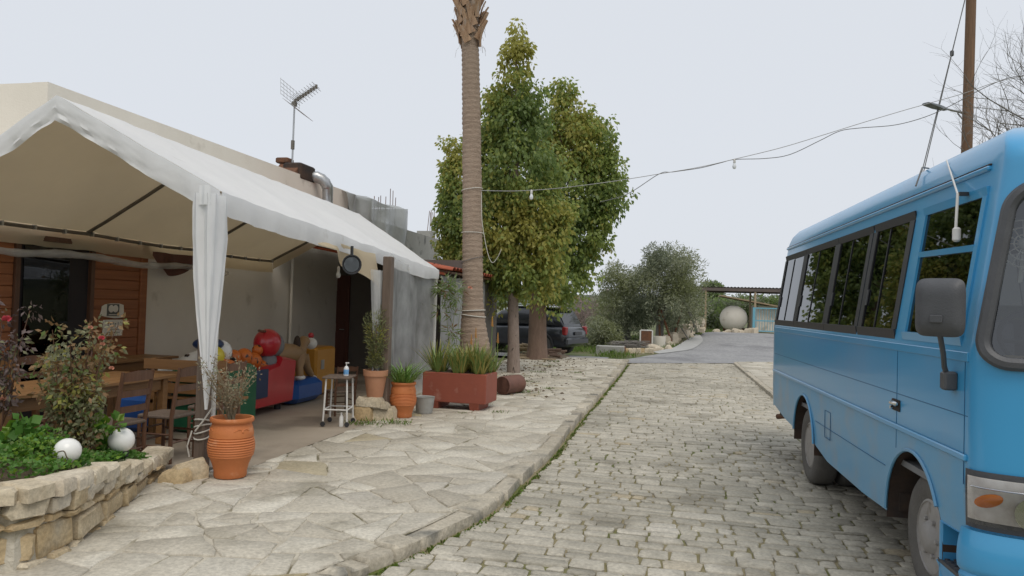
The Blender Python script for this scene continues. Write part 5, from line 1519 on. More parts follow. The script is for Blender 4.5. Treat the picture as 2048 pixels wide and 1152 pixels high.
olive('soft green roadside bush beside the black car', 1192, 700, 31.5, [(1195, 665, 26, 26), (1215, 670, 24, 22), (1180, 680, 16, 18)], 80, 90, .13, ['leaf_olive_dark', 'leaf_olive', 'leaf_shrub'], [.2, .35, .45], None, 'bush', ydep=.9, r=(.05, .04, .03), rad=(.15, .3))
olive('bare mauve twiggy bush behind the green bush', 1165, 680, 42, [(1160, 640, 28, 26), (1180, 630, 24, 28), (1140, 650, 22, 20), (1205, 640, 18, 22)], 80, 90, .15, ['twig_mauve', 'leaf_olive_dark', 'leaf_purple'], [.6, .2, .2], None, 'bush', ydep=2, r=(.05, .04, .03), width=.12)
for k, (px, py, rx, ry, y) in enumerate(((1105, 628, 22, 18, 55), (1150, 625, 20, 14, 60), (1195, 615, 22, 20, 62), (1225, 608, 20, 22, 58), (1165, 612, 14, 10, 90), (1100, 612, 26, 14, 95), (1215, 600, 16, 12, 75))):
    lab = ['dark round tree above the car roof', 'low grey tree below the far house', 'grey brown tree right of the far house', 'grey tree rising behind the rounded olive', 'small far tree right of the house', 'dark far tree left of the house', 'far tree tops behind the rounded olive'][k]
    olive(lab, px, py + ry + 25, y, [(px, py, rx, ry), (px + rx * .5, py + ry * .4, rx * .7, ry * .8), (px - rx * .5, py + ry * .4, rx * .7, ry * .8)], 40, 80, .011 * y * .38, ['leaf_olive_dark', 'leaf_olive', 'twig_mauve'], [.45, .35, .2], 'background trees', 'background_tree', ydep=2, rad=(.007 * y, .012 * y), width=.4)
for k, (px, py, rx, ry, y) in enumerate(((1440, 618, 30, 14, 52), (1500, 615, 40, 14, 54), (1560, 615, 50, 14, 55), (1425, 582, 12, 8, 58), (1420, 635, 22, 16, 48))):
    olive(['dark bush filling the carport shade', 'dark bush behind the white tank', 'dark bush behind the blue gate', 'tree top above the carport roof edge', 'dark low bush beside the white tank'][k], px, py + ry + 20, y, [(px, py, rx, ry)], 50, 90, .24, ['leaf_olive_dark', 'leaf_dark'], [.6, .4], 'bushes behind the carport', 'background_bush', ydep=2, rad=(.4, .7), width=.4)
# far house
hb = PY(1133, 640, 150); hz = PY(1133, 640, 150).z
t = thing('far_house', 'small distant cream house with red tiled roof and solar water heater', 'house', hb)
m = MB(); m.box((hb.x, hb.y, hb.z + 1.2), (5.0, 5, 5.0)); part(m, 'wall', 'house_wall', t)
m = MB(); c = Vector((hb.x, hb.y, hb.z + 3.7))
m.poly([c + Vector((-2.9, -2.9, 0)), c + Vector((2.9, -2.9, 0)), c + Vector((2.2, 0, 1.3)), c + Vector((-2.9, 0, 1.3))]); m.poly([c + Vector((2.9, -2.9, 0)), c + Vector((2.9, 2.9, 0)), c + Vector((2.2, 0, 1.3))]); m.poly([c + Vector((2.9, 2.9, 0)), c + Vector((-2.9, 2.9, 0)), c + Vector((-2.9, 0, 1.3)), c + Vector((2.2, 0, 1.3))]); m.poly([c + Vector((-2.9, 2.9, 0)), c + Vector((-2.9, -2.9, 0)), c + Vector((-2.9, 0, 1.3))])
part(m, 'roof', 'roof_tile', t)
m = MB(); m.box(c + Vector((.7, -1.8, .75)), (1.5, .1, .9), rot=Matrix.Rotation(R(-50), 3, 'X')); part(m, 'solar_panel', 'lamp_grey', t)
m = MB(); m.tube([c + Vector((0, -1.2, 1.45)), c + Vector((1.5, -1.2, 1.45))], .3, 10); part(m, 'water_tank', 'white_metal', t, True)
m = MB(); m.box((hb.x + .9, hb.y - 2.51, hb.z + 1.8), (.8, .04, 1.0)); part(m, 'window', 'dark_room', t)

# ------------------------------------------------------------------ carport and yard
CY = 41.5
gz = T(3.5, CY)
xa, xb = PY(1393, 575, CY).x, PY(1600, 580, CY).x
zr = PY(1400, 572, CY).z
cpt = thing('carport', 'open sheet metal carport on thin cream posts at the end of road', 'carport', ((xa + xb) / 2, CY, gz))
m = MB()
nn_ = 60
def rf(u, v): return (xa + (xb - xa) * u, CY - .3 + v * 4.2, zr - .03 + .03 * math.sin(u * nn_ * 3.14) + .10 * v * 0 - .0 * v)
m.grid(rf, nn_ * 2, 2); m.grid(lambda u, v: Vector(rf(u, v)) - Vector((0, 0, .02)), nn_ * 2, 2); part(m, 'roof_sheet', 'corrugated', cpt)
m = MB(); m.box(((xa + xb) / 2, CY - .25, zr - .16), (xb - xa, .08, .16)); m.box(((xa + xb) / 2, CY + 3.7, zr - .16), (xb - xa, .08, .16)); m.box(((xa + xb) / 2, CY + 2.2, zr - .14), (xb - xa, .08, .1)); part(m, 'beam', 'corrugated', cpt)
for px, yy in ((1411, CY - .2), (1510, CY - .2), (1590, CY - .2), (1404, CY + 3.7), (1500, CY + 3.7), (1590, CY + 3.7)):
    x = PY(px, 620, yy).x; m = MB(); m.box((x, yy, (gz - .1 + zr - .08) / 2), (.10, .10, zr - .08 - gz + .1)); part(m, 'post', 'timber_old', cpt)
# water tank
tkc = PY(1466, 637, CY + .5); rt = 25 / F * (tkc - CAM).length
t = thing('water_tank', 'cream metal water tank lying end on under the carport', 'tank', (tkc.x, tkc.y, gz))
aM = Matrix.Rotation(R(-90), 3, 'X') @ Matrix.Identity(3)
aM = Vector((.12, 1, 0)).normalized().to_track_quat('Z', 'Y').to_matrix()
m = MB(); m.lathe([(.001, -.30), (rt * .3, -.28), (rt * .6, -.22), (rt * .85, -.12), (rt * .97, -.04), (rt, .05), (rt, 2.0), (rt * .7, 2.2), (.001, 2.3)], tkc, 28, axis=aM); part(m, 'shell', 'tank_cream', t, True)
m = MB()
for k in (.4, 1.5): m.box((tkc.x + .12 * k, tkc.y + k, (gz + tkc.z - rt * .8) / 2), (rt * 1.5, .12, max(.1, tkc.z - rt * .7 - gz))); 
part(m, 'cradle', 'rusty', t)
# gate
g0, g1 = PY(1508, 640, CY - .6).x, PY(1562, 640, CY - .6).x; gzt = PY(1510, 616, CY - .6).z
t = thing('iron_gate', 'light blue iron bar gate beside the carport post', 'gate', (g0, CY - .6, gz))
m = MB()
for x in (g0, g1): m.box((x, CY - .6, (gz + gzt) / 2), (.14, .06, gzt - gz + .06))
for z in (gzt, (gz + gzt) / 2, gz + .12): m.box(((g0 + g1) / 2, CY - .6, z), (g1 - g0 - .14, .05, .06))
part(m, 'frame', 'gate_blue', t)
for k in range(9):
    m = MB(); m.tube([(g0 + (g1 - g0) * (k + 1) / 10, CY - .6, gz + .1), (g0 + (g1 - g0) * (k + 1) / 10, CY - .6, gzt)], .014, 6); part(m, 'bar', 'gate_blue', t)
# low shed behind
s0_, s1_ = PY(1440, 600, 47.5).x, PY(1600, 600, 47.5).x
t = thing('low_shed', 'low shed with sloping brown board roof and pale wall behind the gate', 'shed', ((s0_ + s1_) / 2, 47.5, gz))
zl, zr2 = PY(1440, 592, 47.5).z, PY(1545, 612, 47.5).z
m = MB(); m.box(((s0_ + s1_) / 2 + 1, 48.6, (gz + zr2) / 2 - .1), (s1_ - s0_ - 2, 2, zr2 - gz + .2)); part(m, 'wall', 'cream_plaster', t)
for k in range(6):
    m = MB(); dx = (s1_ - s0_)
    ax_ = Vector((dx * .66, 0, zr2 - zl)).normalized(); m.box(Vector(((s0_ + s1_) / 2, 47.3 + k * .45, (zl + zr2) / 2 - .1)), (dx, .42, .08), rot=Matrix((ax_, Vector((0, 1, 0)), ax_.cross(Vector((0, 1, 0))))).transposed()); part(m, 'roof_board', 'timber_old', t)
# rubble
rg = random.Random(41)
def rock(px, py, y, s, lab, grp, mt='rubble'):
    p = PY(px, py, y); b = MB()
    w, d, h = s * rg.uniform(.8, 1.5), s * rg.uniform(.7, 1.1), s * rg.uniform(.5, .9)
    ol = rough_poly([(-w / 2, -d / 2), (w / 2, -d * .45), (w * .45, d / 2), (-w * .4, d * .45)], 0, rg, s * .35, s * .14)
    a = rg.uniform(0, 3)
    b.prism(ol, p, (math.cos(a), math.sin(a), rg.uniform(-.25, .25)), (-math.sin(a), math.cos(a), rg.uniform(-.25, .25)), Z3, -h * .5, h * .55, inset=s * .2, dz=h * .35, jit=s * .07, rng=rg)
    single(b, 'rubble_stone', mt, lab, 'stone', p, 35, group=grp)
for k in range(34):
    u = rg.random(); px = 1330 + 75 * u + rg.uniform(-8, 8); py = 686 - 42 * u + rg.uniform(-10, 12); y = 33 + 5 * u
    rock(px, py, y, rg.uniform(.28, .52), 'pale broken stone in the rubble heap below the olive tree', 'rubble heap')
for k in range(24):
    rock(1318 + rg.uniform(-18, 24), 702 + rg.uniform(-8, 6), 30.5 + rg.uniform(-.3, .4), rg.uniform(.2, .36), 'pale stone in the little pile at the lane edge', 'stones piled at the lane edge')
for k in range(7):
    rock(1435 + k * 12 + rg.uniform(-4, 4), 665 + rg.uniform(-3, 3), 40.4, rg.uniform(.25, .4), 'pale stone lying on the verge before the water tank', 'stones before the tank')
# things standing on the verge
yv = 31.0
def stand(px0, px1, py0, py1, y):
    a, b = PY(px0, py0, y), PY(px1, py1, y); return a.x, b.x, b.z, a.z
x0, x1, z0, z1 = stand(1281, 1304, 660, 706, yv)
t = thing('framed_panel', 'rusty sheet in a white frame standing on the verge', 'panel', ((x0 + x1) / 2, yv, z0))
m = MB(); m.box(((x0 + x1) / 2, yv, (z0 + z1) / 2 + .12), (x1 - x0 - .06, .03, z1 - z0 - .26)); part(m, 'sheet', 'rusty', t)
m = MB()
for x in (x0, x1): m.box((x, yv, (z0 + z1) / 2), (.05, .05, z1 - z0))
for z in (z1, z0 + .24): m.box(((x0 + x1) / 2, yv, z), (x1 - x0 - .05, .05, .05))
part(m, 'frame', 'white_metal', t)
x0, x1, z0, z1 = stand(1306, 1331, 672, 700, 31.6)
c = Vector(((x0 + x1) / 2, 31.6, z0 - .1)); w = (x1 - x0) / 2
m = MB(); m.lathe([(.001, 0), (w * .9, 0), (w, z1 - z0 + .1), (w * .93, z1 - z0 + .1), (w * .85, .1)], c, 20); single(m, 'white_tub', 'tank_cream', 'dirty white plastic tub beside the rubble heap', 'tub', c, 30)
x0, x1, z0, z1 = stand(1192, 1216, 691, 714, 28.6)
t = thing('concrete_trough', 'grey concrete trough on the verge beside the black car', 'trough', ((x0 + x1) / 2, 28.8, z0))
m = MB(); m.bbox(((x0 + x1) / 2 + .3, 28.8, (z0 + z1) / 2), (x1 - x0 + .6, .5, z1 - z0), .02); part(m, 'box', 'grey_concrete', t)
m = MB(); m.lathe([(.04, -.02), (.06, 0), (.04, .02)], ((x0 + x1) / 2 + .35, 28.54, (z0 + z1) / 2), 10, axis=Matrix.Rotation(math.pi / 2, 3, 'X')); part(m, 'drain', 'black_plastic', t)
c = PY(1240, 706, 28.9); c.z -= .25
m = MB(); m.lathe([(.001, 0), (.2, 0), (.22, .05), (.22, .45), (.2, .5), (.001, .5)], c, 16); single(m, 'drum', 'rusty', 'small rusty drum between trough and low wall', 'drum', c, 30)
t = thing('low_stone_wall', 'low whitish stone wall below the framed rusty panel', 'wall', (PY(1275, 710, 29.5).x, 29.5, T(-1.5, 29.5)))
for k in range(14):
    p = PY(1252 + (k % 7) * 8.5, 708 - 8 * (k // 7), 29.5); b = MB(); b.tone = rg.random()
    b.prism(rough_poly([(-.09, -.1), (.085, -.1), (.085, .1), (-.09, .1)], 0, rg, .08, .02), p, X3, Y3, Z3, -.12, .07, inset=.03, jit=.01, rng=rg); part(b, 'stone', 'wallstone', t, 40)
m = MB()
for k in range(120):
    p = PY(1230 + rg.uniform(0, 55), 697 - rg.uniform(0, 14), 30 + rg.uniform(-.4, .4)); a = rg.uniform(-.4, .4); d = Vector((math.cos(a), rg.uniform(-.3, .3), math.sin(a) * .5)) * rg.uniform(.2, .5)
    m.tube([p - d, p + Vector((0, 0, .03)), p + d], .009, 3)
o = single(m, 'brushwood_heap', 'bark_grey', 'heap of cut grey branches on the low wall', 'brushwood', PY(1255, 700, 30)); 
for k, (a, b_, y) in enumerate((((1345, 690), (1322, 620), 33.4), ((1320, 690), (1318, 600), 33.6), ((1350, 668), (1367, 605), 34.0), ((1395, 665), (1372, 610), 35), ((1382, 665), (1392, 640), 35), ((1378, 680), (1352, 640), 34.2), ((1340, 680), (1365, 625), 34.4))):
    p, q = PY(*a, y), PY(*b_, y + .3); m = MB(); m.tube([p, q], .05 if k < 4 else .03, 6); single(m, 'leaning_timber', 'rusty' if k in (0, 1, 2) else 'bark_grey', 'rusty brown length leaning in the olive branches' if k in (0, 1, 2) else 'grey pole leaning by the rubble heap', 'timber', p, True, group='rusty lengths in the olive' if k in (0, 1, 2) else 'grey poles by the rubble')
# yucca beside the carport
yb = PY(1392, 668, 38.5); yb.z = T(yb.x, 38.5)
t = thing('yucca', 'pale green yucca with drooping blades beside the carport post', 'yucca', yb)
m = MB(); m.tube([yb, PY(1390, 640, 38.5), PY(1384, 600, 38.5)], [.12, .1, .08], 8); part(m, 'trunk', 'leaf_dry', t, True)
cs = [PY(px, py, 38.4) for px, py in ((1384, 590), (1382, 605), (1390, 620), (1388, 640), (1378, 585))]
P, D, S, ci = blob_leaves(nr, cs, [.12] * 5, 60, .55, .15); leaf_obj('foliage', t, P, D, S, ['aloe_green', 'leaf_shrub'], nr.integers(0, 2, len(P)), nr, .10)
# planks and logs round the thick trunk
rg = random.Random(6)
for k in range(6):
    c = G(1062 + rg.uniform(-16, 18), 719 - k * 1.6, PZ); L = rg.uniform(.7, 1.3)
    m = MB(); m.bbox((c.x, c.y, PZ + .03 + .03 * (k % 3)), (L, .11, .03), .004, rz=rg.uniform(-.12, .12)); single(m, 'loose_plank', 'timber_old', 'weathered plank lying flat at the foot of the thick trunk', 'plank', (c.x, c.y, PZ), group='planks by the trunk')
for k in range(26):
    px = rg.choice([rg.uniform(1035, 1060), rg.uniform(1088, 1118)]); c = PY(px, 712 - rg.uniform(0, 22) * (1 if px < 1070 else .6), 24.0 + rg.uniform(-.5, .3)); a = rg.uniform(-.6, .6); d = Vector((math.cos(a), rg.uniform(-.5, .5), math.sin(a) * .4)).normalized() * rg.uniform(.15, .35)
    m = MB(); m.tube([c - d, c + d], rg.uniform(.03, .055), 7); single(m, 'firewood_log', 'timber_old' if px < 1070 else 'bark_brown', 'split pale firewood stick heaped left of the thick trunk' if px < 1070 else 'brown stick in the heap right of the thick trunk', 'firewood', c - Vector((0, 0, .1)), True, group='firewood left of trunk' if px < 1070 else 'firewood right of trunk')
m = MB()
m.grid(lambda u, v: Vector((PY(1085 + 45 * u, 715, 23.6).x, 23.3 + v * 1.6, PZ - .02 + .28 * math.sin(math.pi * u) ** .8 * math.sin(math.pi * v) * (1 - .4 * u) + .05 * nz(u * 9, v * 9))), 16, 12)
o = struct(m, 'debris_mound', 'debris', True, 'stuff')

# ------------------------------------------------------------------ pole, lamp, wires, bulbs
pd = 18.0
pb = DP(1928, 500, pd); pb.z = 0
ptop = DP(1944, -60, pd); pb.x, pb.y = DP(1924, 500, pd).x, DP(1924, 500, pd).y
t = thing('utility_pole', 'tall brown wooden utility pole carrying a street lamp behind the bus', 'utility pole', pb)
m = MB(); m.tube([pb, pb.lerp(ptop, .5), ptop], [.135, .122, .108], 14); part(m, 'shaft', 'wood_pole', t, True)
a = DP(1926, 226, pd - .05); b_ = DP(1885, 216, pd - .35)
arm = MB(); arm.tube([a, b_], .025, 8); arm.tube([DP(1926, 240, pd - .05), DP(1915, 226, pd - .1)], .015, 6); arm = part(arm, 'lamp_arm', 'galvanised', t, True)
h0, h1 = DP(1892, 219, pd - .3), DP(1852, 207, pd - .7)
dv = (h1 - h0).normalized(); sv = dv.cross(Vector((0, 0, 1))).normalized(); uv = sv.cross(dv)
m = MB()
for i, (k, w, hh) in enumerate(((0, .05, .04), (.25, .07, .06), (.5, .10, .055), (1.0, .10, .03))):
    c = h0.lerp(h1, k); m_r = [m.av(c + sv * w * x + uv * hh * z) for x, z in ((-1, -.6), (1, -.6), (1, .2), (.6, .8), (-.6, .8), (-1, .2))]
    if i:
        for j in range(6): m.face((prev[j], prev[(j + 1) % 6], m_r[(j + 1) % 6], m_r[j]))
    else: m.face(m_r[::-1])
    prev = m_r
m.face(prev); part(m, 'lamp_head', 'lamp_grey', arm, 40)
g_top = ptop - Vector((0, 0, .25))
for k, (px, py) in enumerate(((1742, 785), (1733, 785))):
    e = DP(px, py, 17.0 - .2 * k); e.z = 0
    m = MB(); m.tube([g_top + Vector((-.1, -.1 - .04 * k, -.1)), e], .011, 5); gw = single(m, 'guy_wire', 'wire', ['steel guy wire with dark insulator running down beside the pole', 'plain steel guy wire running down beside the pole'][k], 'guy wire', e, True)
    if k == 0:
        c = (g_top + Vector((-.1, -.1, -.1))).lerp(e, .18); m = MB(); m.lathe([(.02, -.07), (.045, -.05), (.045, .05), (.02, .07)], c, 8); part(m, 'insulator', 'dark_grey_plastic', gw, True)
def cable(pts, dep0, dep1, name, label, r_, mt, bulbs=()):
    P_ = []
    for i in range(len(pts) - 1):
        p0, p1, p2, p3 = pts[max(i - 1, 0)], pts[i], pts[i + 1], pts[min(i + 2, len(pts) - 1)]
        for s in range(5):
            t_ = s / 5; c = [.5 * ((2 * p1[j]) + (p2[j] - p0[j]) * t_ + (2 * p0[j] - 5 * p1[j] + 4 * p2[j] - p3[j]) * t_ ** 2 + (3 * p1[j] - p0[j] - 3 * p2[j] + p3[j]) * t_ ** 3) for j in (0, 1)]
            P_.append(c)
    P_.append(pts[-1]); x0_, x1_ = pts[0][0], pts[-1][0]
    W_ = [DP(c[0], c[1], dep0 + (dep1 - dep0) * (c[0] - x0_) / (x1_ - x0_)) for c in P_]
    t = thing(name, label, 'cable', W_[0])
    m = MB(); m.tube(W_, r_, 5); part(m, 'cable', mt, t, True)
    for px, py in bulbs:
        c = DP(px, py, dep0 + (dep1 - dep0) * (px - x0_) / (x1_ - x0_)); bulb(t, c - Vector((0, 0, .055)), 1.15)
cable([(962, 381), (1030, 382), (1100, 378), (1180, 369), (1250, 359), (1318, 348), (1400, 334), (1470, 318), (1560, 296), (1640, 272), (1720, 247), (1800, 223), (1860, 206), (1930, 186), (1990, 165), (2060, 150), (2150, 138)], 14.2, 14.8, 'string_light_cable', 'straight pale cable with bare bulbs strung from palm to the fig tree', .0065, 'wire_pale', ((1063, 381), (1469, 320)))
cable([(1200, 404), (1255, 388), (1318, 348), (1345, 344), (1400, 336), (1440, 326), (1470, 319), (1530, 317), (1580, 309), (1640, 281), (1680, 262), (1720, 256), (1790, 250), (1850, 234), (1900, 212), (1950, 185), (2010, 158), (2060, 150), (2150, 140)], 15.5, 14.75, 'loose_cable', 'darker slack cable looping along the string of bulbs', .0075, 'wire')
cable([(963, 384), (964, 440), (974, 500), (984, 525), (995, 515), (1003, 498)], 14.0, 13.9, 'hanging_cord', 'short white cord hanging from the palm with an empty socket', .006, 'rope', ())

# bare fig tree -----------------------------------------------------------
fb = DP(2240, 700, 15.5); fb.z = 0
t = thing('bare_fig_tree', 'leafless grey fig tree with upturned twigs behind the bus', 'tree', fb)
m = MB(); rg = random.Random(14)
hub = Vector((fb.x - .1, fb.y, 2.6)); m.tube([fb, fb.lerp(hub, .5) + Vector((.08, 0, 0)), hub], [.2, .16, .13], 10); 
def branch(p, d, L, r_, dep):
    pts = [p]; q = p.copy(); dd = d.normalized()
    for i in range(4):
        dd = (dd + Vector((rg.uniform(-.25, .25), rg.uniform(-.25, .25), rg.uniform(-.14, .2)))).normalized(); q = q + dd * L / 4; pts.append(q.copy())
    m.tube(pts, [r_ * (1 - .55 * i / 4) for i in range(5)], 6 if r_ > .03 else 4)
    if dep == 0: return
    for i in range(2, 5):
        for k in range(2 if dep > 1 else 2):
            nd = (dd * .75 + Vector((rg.uniform(-1, 1), rg.uniform(-1, 1), rg.uniform(-.3, .7)))).normalized()
            branch(pts[i], nd, L * rg.uniform(.42, .60), r_ * (1 - .5 * i / 4) * .62, dep - 1)
for tgt in ((2035, 225), (2015, 262), (2055, 200), (2090, 225), (2140, 180), (2060, 268), (2220, 150), (2300, 190), (2180, 255), (2040, 250)):
    q = DP(*tgt, 15.5 + rg.uniform(-.8, .8)); branch(hub, q - hub, (q - hub).length * .8, .06, 3)
part(m, 'trunk', 'bark_grey', t, True)
# ------------------------------------------------------------------ bus
BUS_A = R(2.2); BUS_O = Vector((1.375, 8.0, 0))
bus = thing('minibus', 'bright blue minibus with dark tinted windows parked on the cobbled road', 'bus', BUS_O, BUS_A)
BM = Matrix.Translation(BUS_O) @ Matrix.Rotation(BUS_A, 4, 'Z'); BMI = BM.inverted()
def bus_px(px, py, w=0.0):
    o_ = BMI @ CAM; d_ = BMI.to_3x3() @ ray(px, py); return o_ + d_ * ((w - o_.x) / d_.x)
CX = 1.03
def xi(z):
    if z <= 1.55: return 0.0 + .012 * sm(.9, .4, z)
    if z <= 2.42: return .13 * (z - 1.55) / .87
    pts = [(2.42, .13), (2.50, .142), (2.58, .152), (2.66, .178), (2.73, .235), (2.785, .34), (2.825, .52), (2.85, .76), (2.86, CX)]
    for a, b in zip(pts, pts[1:]):
        if z <= b[0]: return a[1] + (b[1] - a[1]) * (z - a[0]) / (b[0] - a[0])
    return CX
YS = -3.72
def fext(z):
    e = .26
    if z > 1.40: e -= .10 * sm(1.3, 2.75, z)
    if z > 2.55: e *= max(.25, 1 - .75 * (z - 2.55) / .31)
    return e
def ysf(z): return YS + (.62 * max(0, (z - 2.55) / .31) ** 2.2)
def yrr(z): return 1.93 - (.45 * max(0, (z - 2.5) / .36) ** 2)
def front(t, z, off=0.0, side=0):
    """t 0 at the side, 1 at the centre line of the nose"""
    a = t * math.pi / 2; e = .92
    x = CX - (CX - xi(z)) * math.cos(a) ** e if t < 1 else CX
    y = ysf(z) - fext(z) * (math.sin(a) ** e if t > 0 else 0)
    if off:
        h = .004
        p1 = Vector(front(max(0, t - h), z)); p2 = Vector(front(min(1, t + h), z)); tg = (p2 - p1).normalized()
        x += -tg.y * -off if False else 0; nrm = Vector((tg.y, -tg.x, 0))
        if nrm.y > 0 and t > .1 or (nrm.x > 0): nrm = -nrm
        x += nrm.x * off; y += nrm.y * off
    if side: x = 2 * CX - x
    return Vector((x, y, z))
def rext(z):
    e = .28
    if z > 1.5: e -= .10 * (z - 1.5)
    if z > 2.5: e *= max(.25, 1 - .75 * (z - 2.5) / .36)
    return e
def rear(t, z, side=0):
    a = t * math.pi / 2; e = .6
    x = CX - (CX - xi(z)) * math.cos(a) ** e if t < 1 else CX
    y = yrr(z) + rext(z) * (math.sin(a) ** e if t > 0 else 0)
    return Vector((2 * CX - x if side else x, y, z))
def arcs(z, n=60):
    L = [0]; p = front(0, z)
    for i in range(n):
        q = front((i + 1) / n, z); L.append(L[-1] + (q - p).length); p = q
    return L
def t_at(z, s, n=60):
    L = arcs(z, n)
    if s <= 0: return 0
    for i in range(n):
        if s <= L[i + 1]: return (i + (s - L[i]) / (L[i + 1] - L[i])) / n
    return 1.0
WZ0, WZ1 = 1.60, 2.40
WINS = [(1.88, .80), (.70, -.56), (-.66, -1.62), (-1.74, -2.52)]
DOORW = (-2.74, -3.60)
st_ = sorted({1.93, *[y for w in WINS for y in w], *DOORW, YS}, reverse=True)
lev = [1.0, 1.1, 1.22, 1.4, 1.5, 1.55, WZ0] + [WZ0 + .04 * k for k in range(1, 20)] + [WZ1, 2.42, 2.46, 2.50, 2.54, 2.58, 2.62, 2.66, 2.70, 2.73, 2.76, 2.785, 2.805, 2.825, 2.84, 2.85, 2.856, 2.86]
NF, NR_ = 44, 10
SC0, SC1, SCR = 1.50, 2.40, .13            # windscreen: bottom, top, corner radius
ST0 = .08                                  # arc length from the body side to the screen edge
def in_screen(s, z, half):
    a, b = s - ST0, min(z - SC0, SC1 - z)
    if a < 0 or b < 0: return False
    if a < SCR and b < SCR: return (SCR - a) ** 2 + (SCR - b) ** 2 < SCR ** 2
    return True
for side in (0, 1):
    pass
shell = MB()
for side in (0, 1):
    ringsv = []
    meta = []
    for z in lev:
        row = []; mt_ = []
        for k in range(NR_, 0, -1): row.append(rear(k / NR_, z, side)); mt_.append(('r', 0))
        for y in st_:
            yy = y
            x = xi(z)
            if z > 2.5:
                yy = min(max(y, ysf(z)), yrr(z))
            row.append(Vector((2 * CX - x if side else x, yy, z))); mt_.append(('s', y))
        L = arcs(z, NF)
        for k in range(1, NF + 1): row.append(front(k / NF, z, 0, side)); mt_.append(('f', L[k]))
        ringsv.append([shell.av(p) for p in row]); meta.append(mt_)
    for i in range(len(lev) - 1):
        z0, z1 = lev[i], lev[i + 1]; zc = (z0 + z1) / 2
        for j in range(len(ringsv[0]) - 1):
            a, b = meta[i][j], meta[i][j + 1]
            if a[0] == 's' and b[0] == 's' and WZ0 - .001 <= z0 and z1 <= WZ1 + .001:
                yc = (a[1] + b[1]) / 2
                if any(w[1] < yc < w[0] for w in WINS + [DOORW]): continue
            if b[0] == 'f':
                sc = ((a[1] if a[0] == 'f' else 0) + b[1]) / 2
                if in_screen(sc, zc, None): continue
            q = (ringsv[i][j], ringsv[i][j + 1], ringsv[i + 1][j + 1], ringsv[i + 1][j])
            shell.face(q if not side else q[::-1])
    # nose and tail below the belt
    for (zz, fn, nn2) in (([.62, .7, .8, .9, 1.0], front, NF), ([.55, .7, .85, 1.0], rear, NR_)):
        idr = [[shell.av(fn(k / nn2, z, 0, side) if fn is front else fn(k / nn2, z, side)) for k in range(nn2 + 1)] for z in zz]
        for i in range(len(zz) - 1):
            for k in range(nn2): shell.face((idr[i][k], idr[i][k + 1], idr[i + 1][k + 1], idr[i + 1][k]))
body = part(shell, 'body_shell', 'bus_blue', bus, 35, world=False)
# lower flanks with wheel arches
RA, FA = .17, -2.93
AR = .47
def arc(yc, zc, r_, z_end, n=18):
    a0 = math.asin((z_end - zc) / r_); return [(yc + r_ * math.cos(a), zc + r_ * math.sin(a)) for a in [a0 + (math.pi - 2 * a0) * k / n for k in range(n + 1)]]
for side in (0, 1):
    out = [(1.93, 1.0), (1.93, .58), (1.2, .50)] + arc(RA, .42, AR, .47) + [(-.8, .40), (-1.9, .385)] + arc(FA, .42, AR, .40, 20)[:]
    out = out[:-1]
    # front of the arch ends at the step opening
    out = [p for p in out if not (p[0] < FA - .30 and p[1] < .60)]
    out += [(FA - .445, .585), (YS, .60), (YS, 1.0)]
    bm = bmesh.new(); vs = []
    for y, z in out: vs.append(bm.verts.new((xi(z) if not side else 2 * CX - xi(z), y, z)))
    bm.faces.new(vs); bmesh.ops.triangulate(bm, faces=bm.faces[:], ngon_method='EAR_CLIP')
    me = bpy.data.meshes.new('side_panel'); bm.to_mesh(me); bm.free(); me.materials.append(MATS['bus_dusty_blue'])
    o = link('side_panel', me); o.parent = bus
    if side == 0:
        for yc in (RA, FA):
            m = MB(); m.tube([(-.004, y, z) for y, z in arc(yc, .42, AR, .47 if yc == RA else .42, 24) if not (yc == FA and y < FA - .30 and z < .60)], .011, 6)
            part(m, 'arch_lip', 'bus_dusty_blue', bus, True, world=False)
for yc in (RA, FA):
    for side in (0, 1):
        m = MB(); n = 16; A_ = arc(yc, .42, AR + .005, .36, n)
        f_ = lambda x: 2 * CX - x if side else x
        ids = [[m.av((f_(x), y, z)) for y, z in A_] for x in (.006, .62)]
        for k in range(n): m.face((ids[0][k], ids[0][k + 1], ids[1][k + 1], ids[1][k]))
        m.face(ids[1]); part(m, 'wheel_well', 'soot', bus, world=False)
m = MB(); m.box((CX, -.55 - .83, .47), (1.9, 2.2, .12)); m.box((CX, 1.3, .5), (1.9, 1.2, .1)); m.box((CX, -3.5, .55), (1.8, .4, .1)); m.box((CX, -1.0, .34), (.8, 4.4, .16)); part(m, 'chassis_light_block', 'soot', bus, world=False)  # dark underbody boxes added to block light below the cabin
m = MB(); m.box((CX, -.9, .76), (1.96, 5.7, .04)); m.grid(lambda u, v: Vector((.2 + u * 1.66, 1.9 - v * 5.5, 2.60)), 2, 2); part(m, 'cabin_floor', 'interior_grey', bus, world=False)
# trims: raised crease, gutter, dark strips painted as shaded grooves
def rail(name, z, x, hgt, wd, mt, y0=1.92, y1=YS):
    m = MB(); m.bbox((x, (y0 + y1) / 2, z), (wd, abs(y1 - y0), hgt), min(hgt, wd) * .35); part(m, name, mt, bus, world=False)
rail('crease_rail', 1.0, -.004, .035, .022, 'bus_blue')
rail('groove_shade', 1.215, .0035, .007, .01, 'seam_shade_blue')  # thin dark strip painted for the shade in the groove
rail('groove_shade', .70, .0035, .004, .01, 'seam_shade_blue', -.35, -2.42)
rail('gutter', 2.525, .142, .028, .034, 'bus_blue', 1.95, -3.60)
rail('gutter_shade', 2.545, .146, .008, .02, 'soot', 1.95, -3.60)  # dark strip painted for the shaded gap along the gutter
m = MB(); m.bbox((-.001, (1.93 + YS) / 2, 1.52), (.012, 1.93 - YS, .05), .004); part(m, 'waist_moulding', 'bus_blue', bus, world=False)
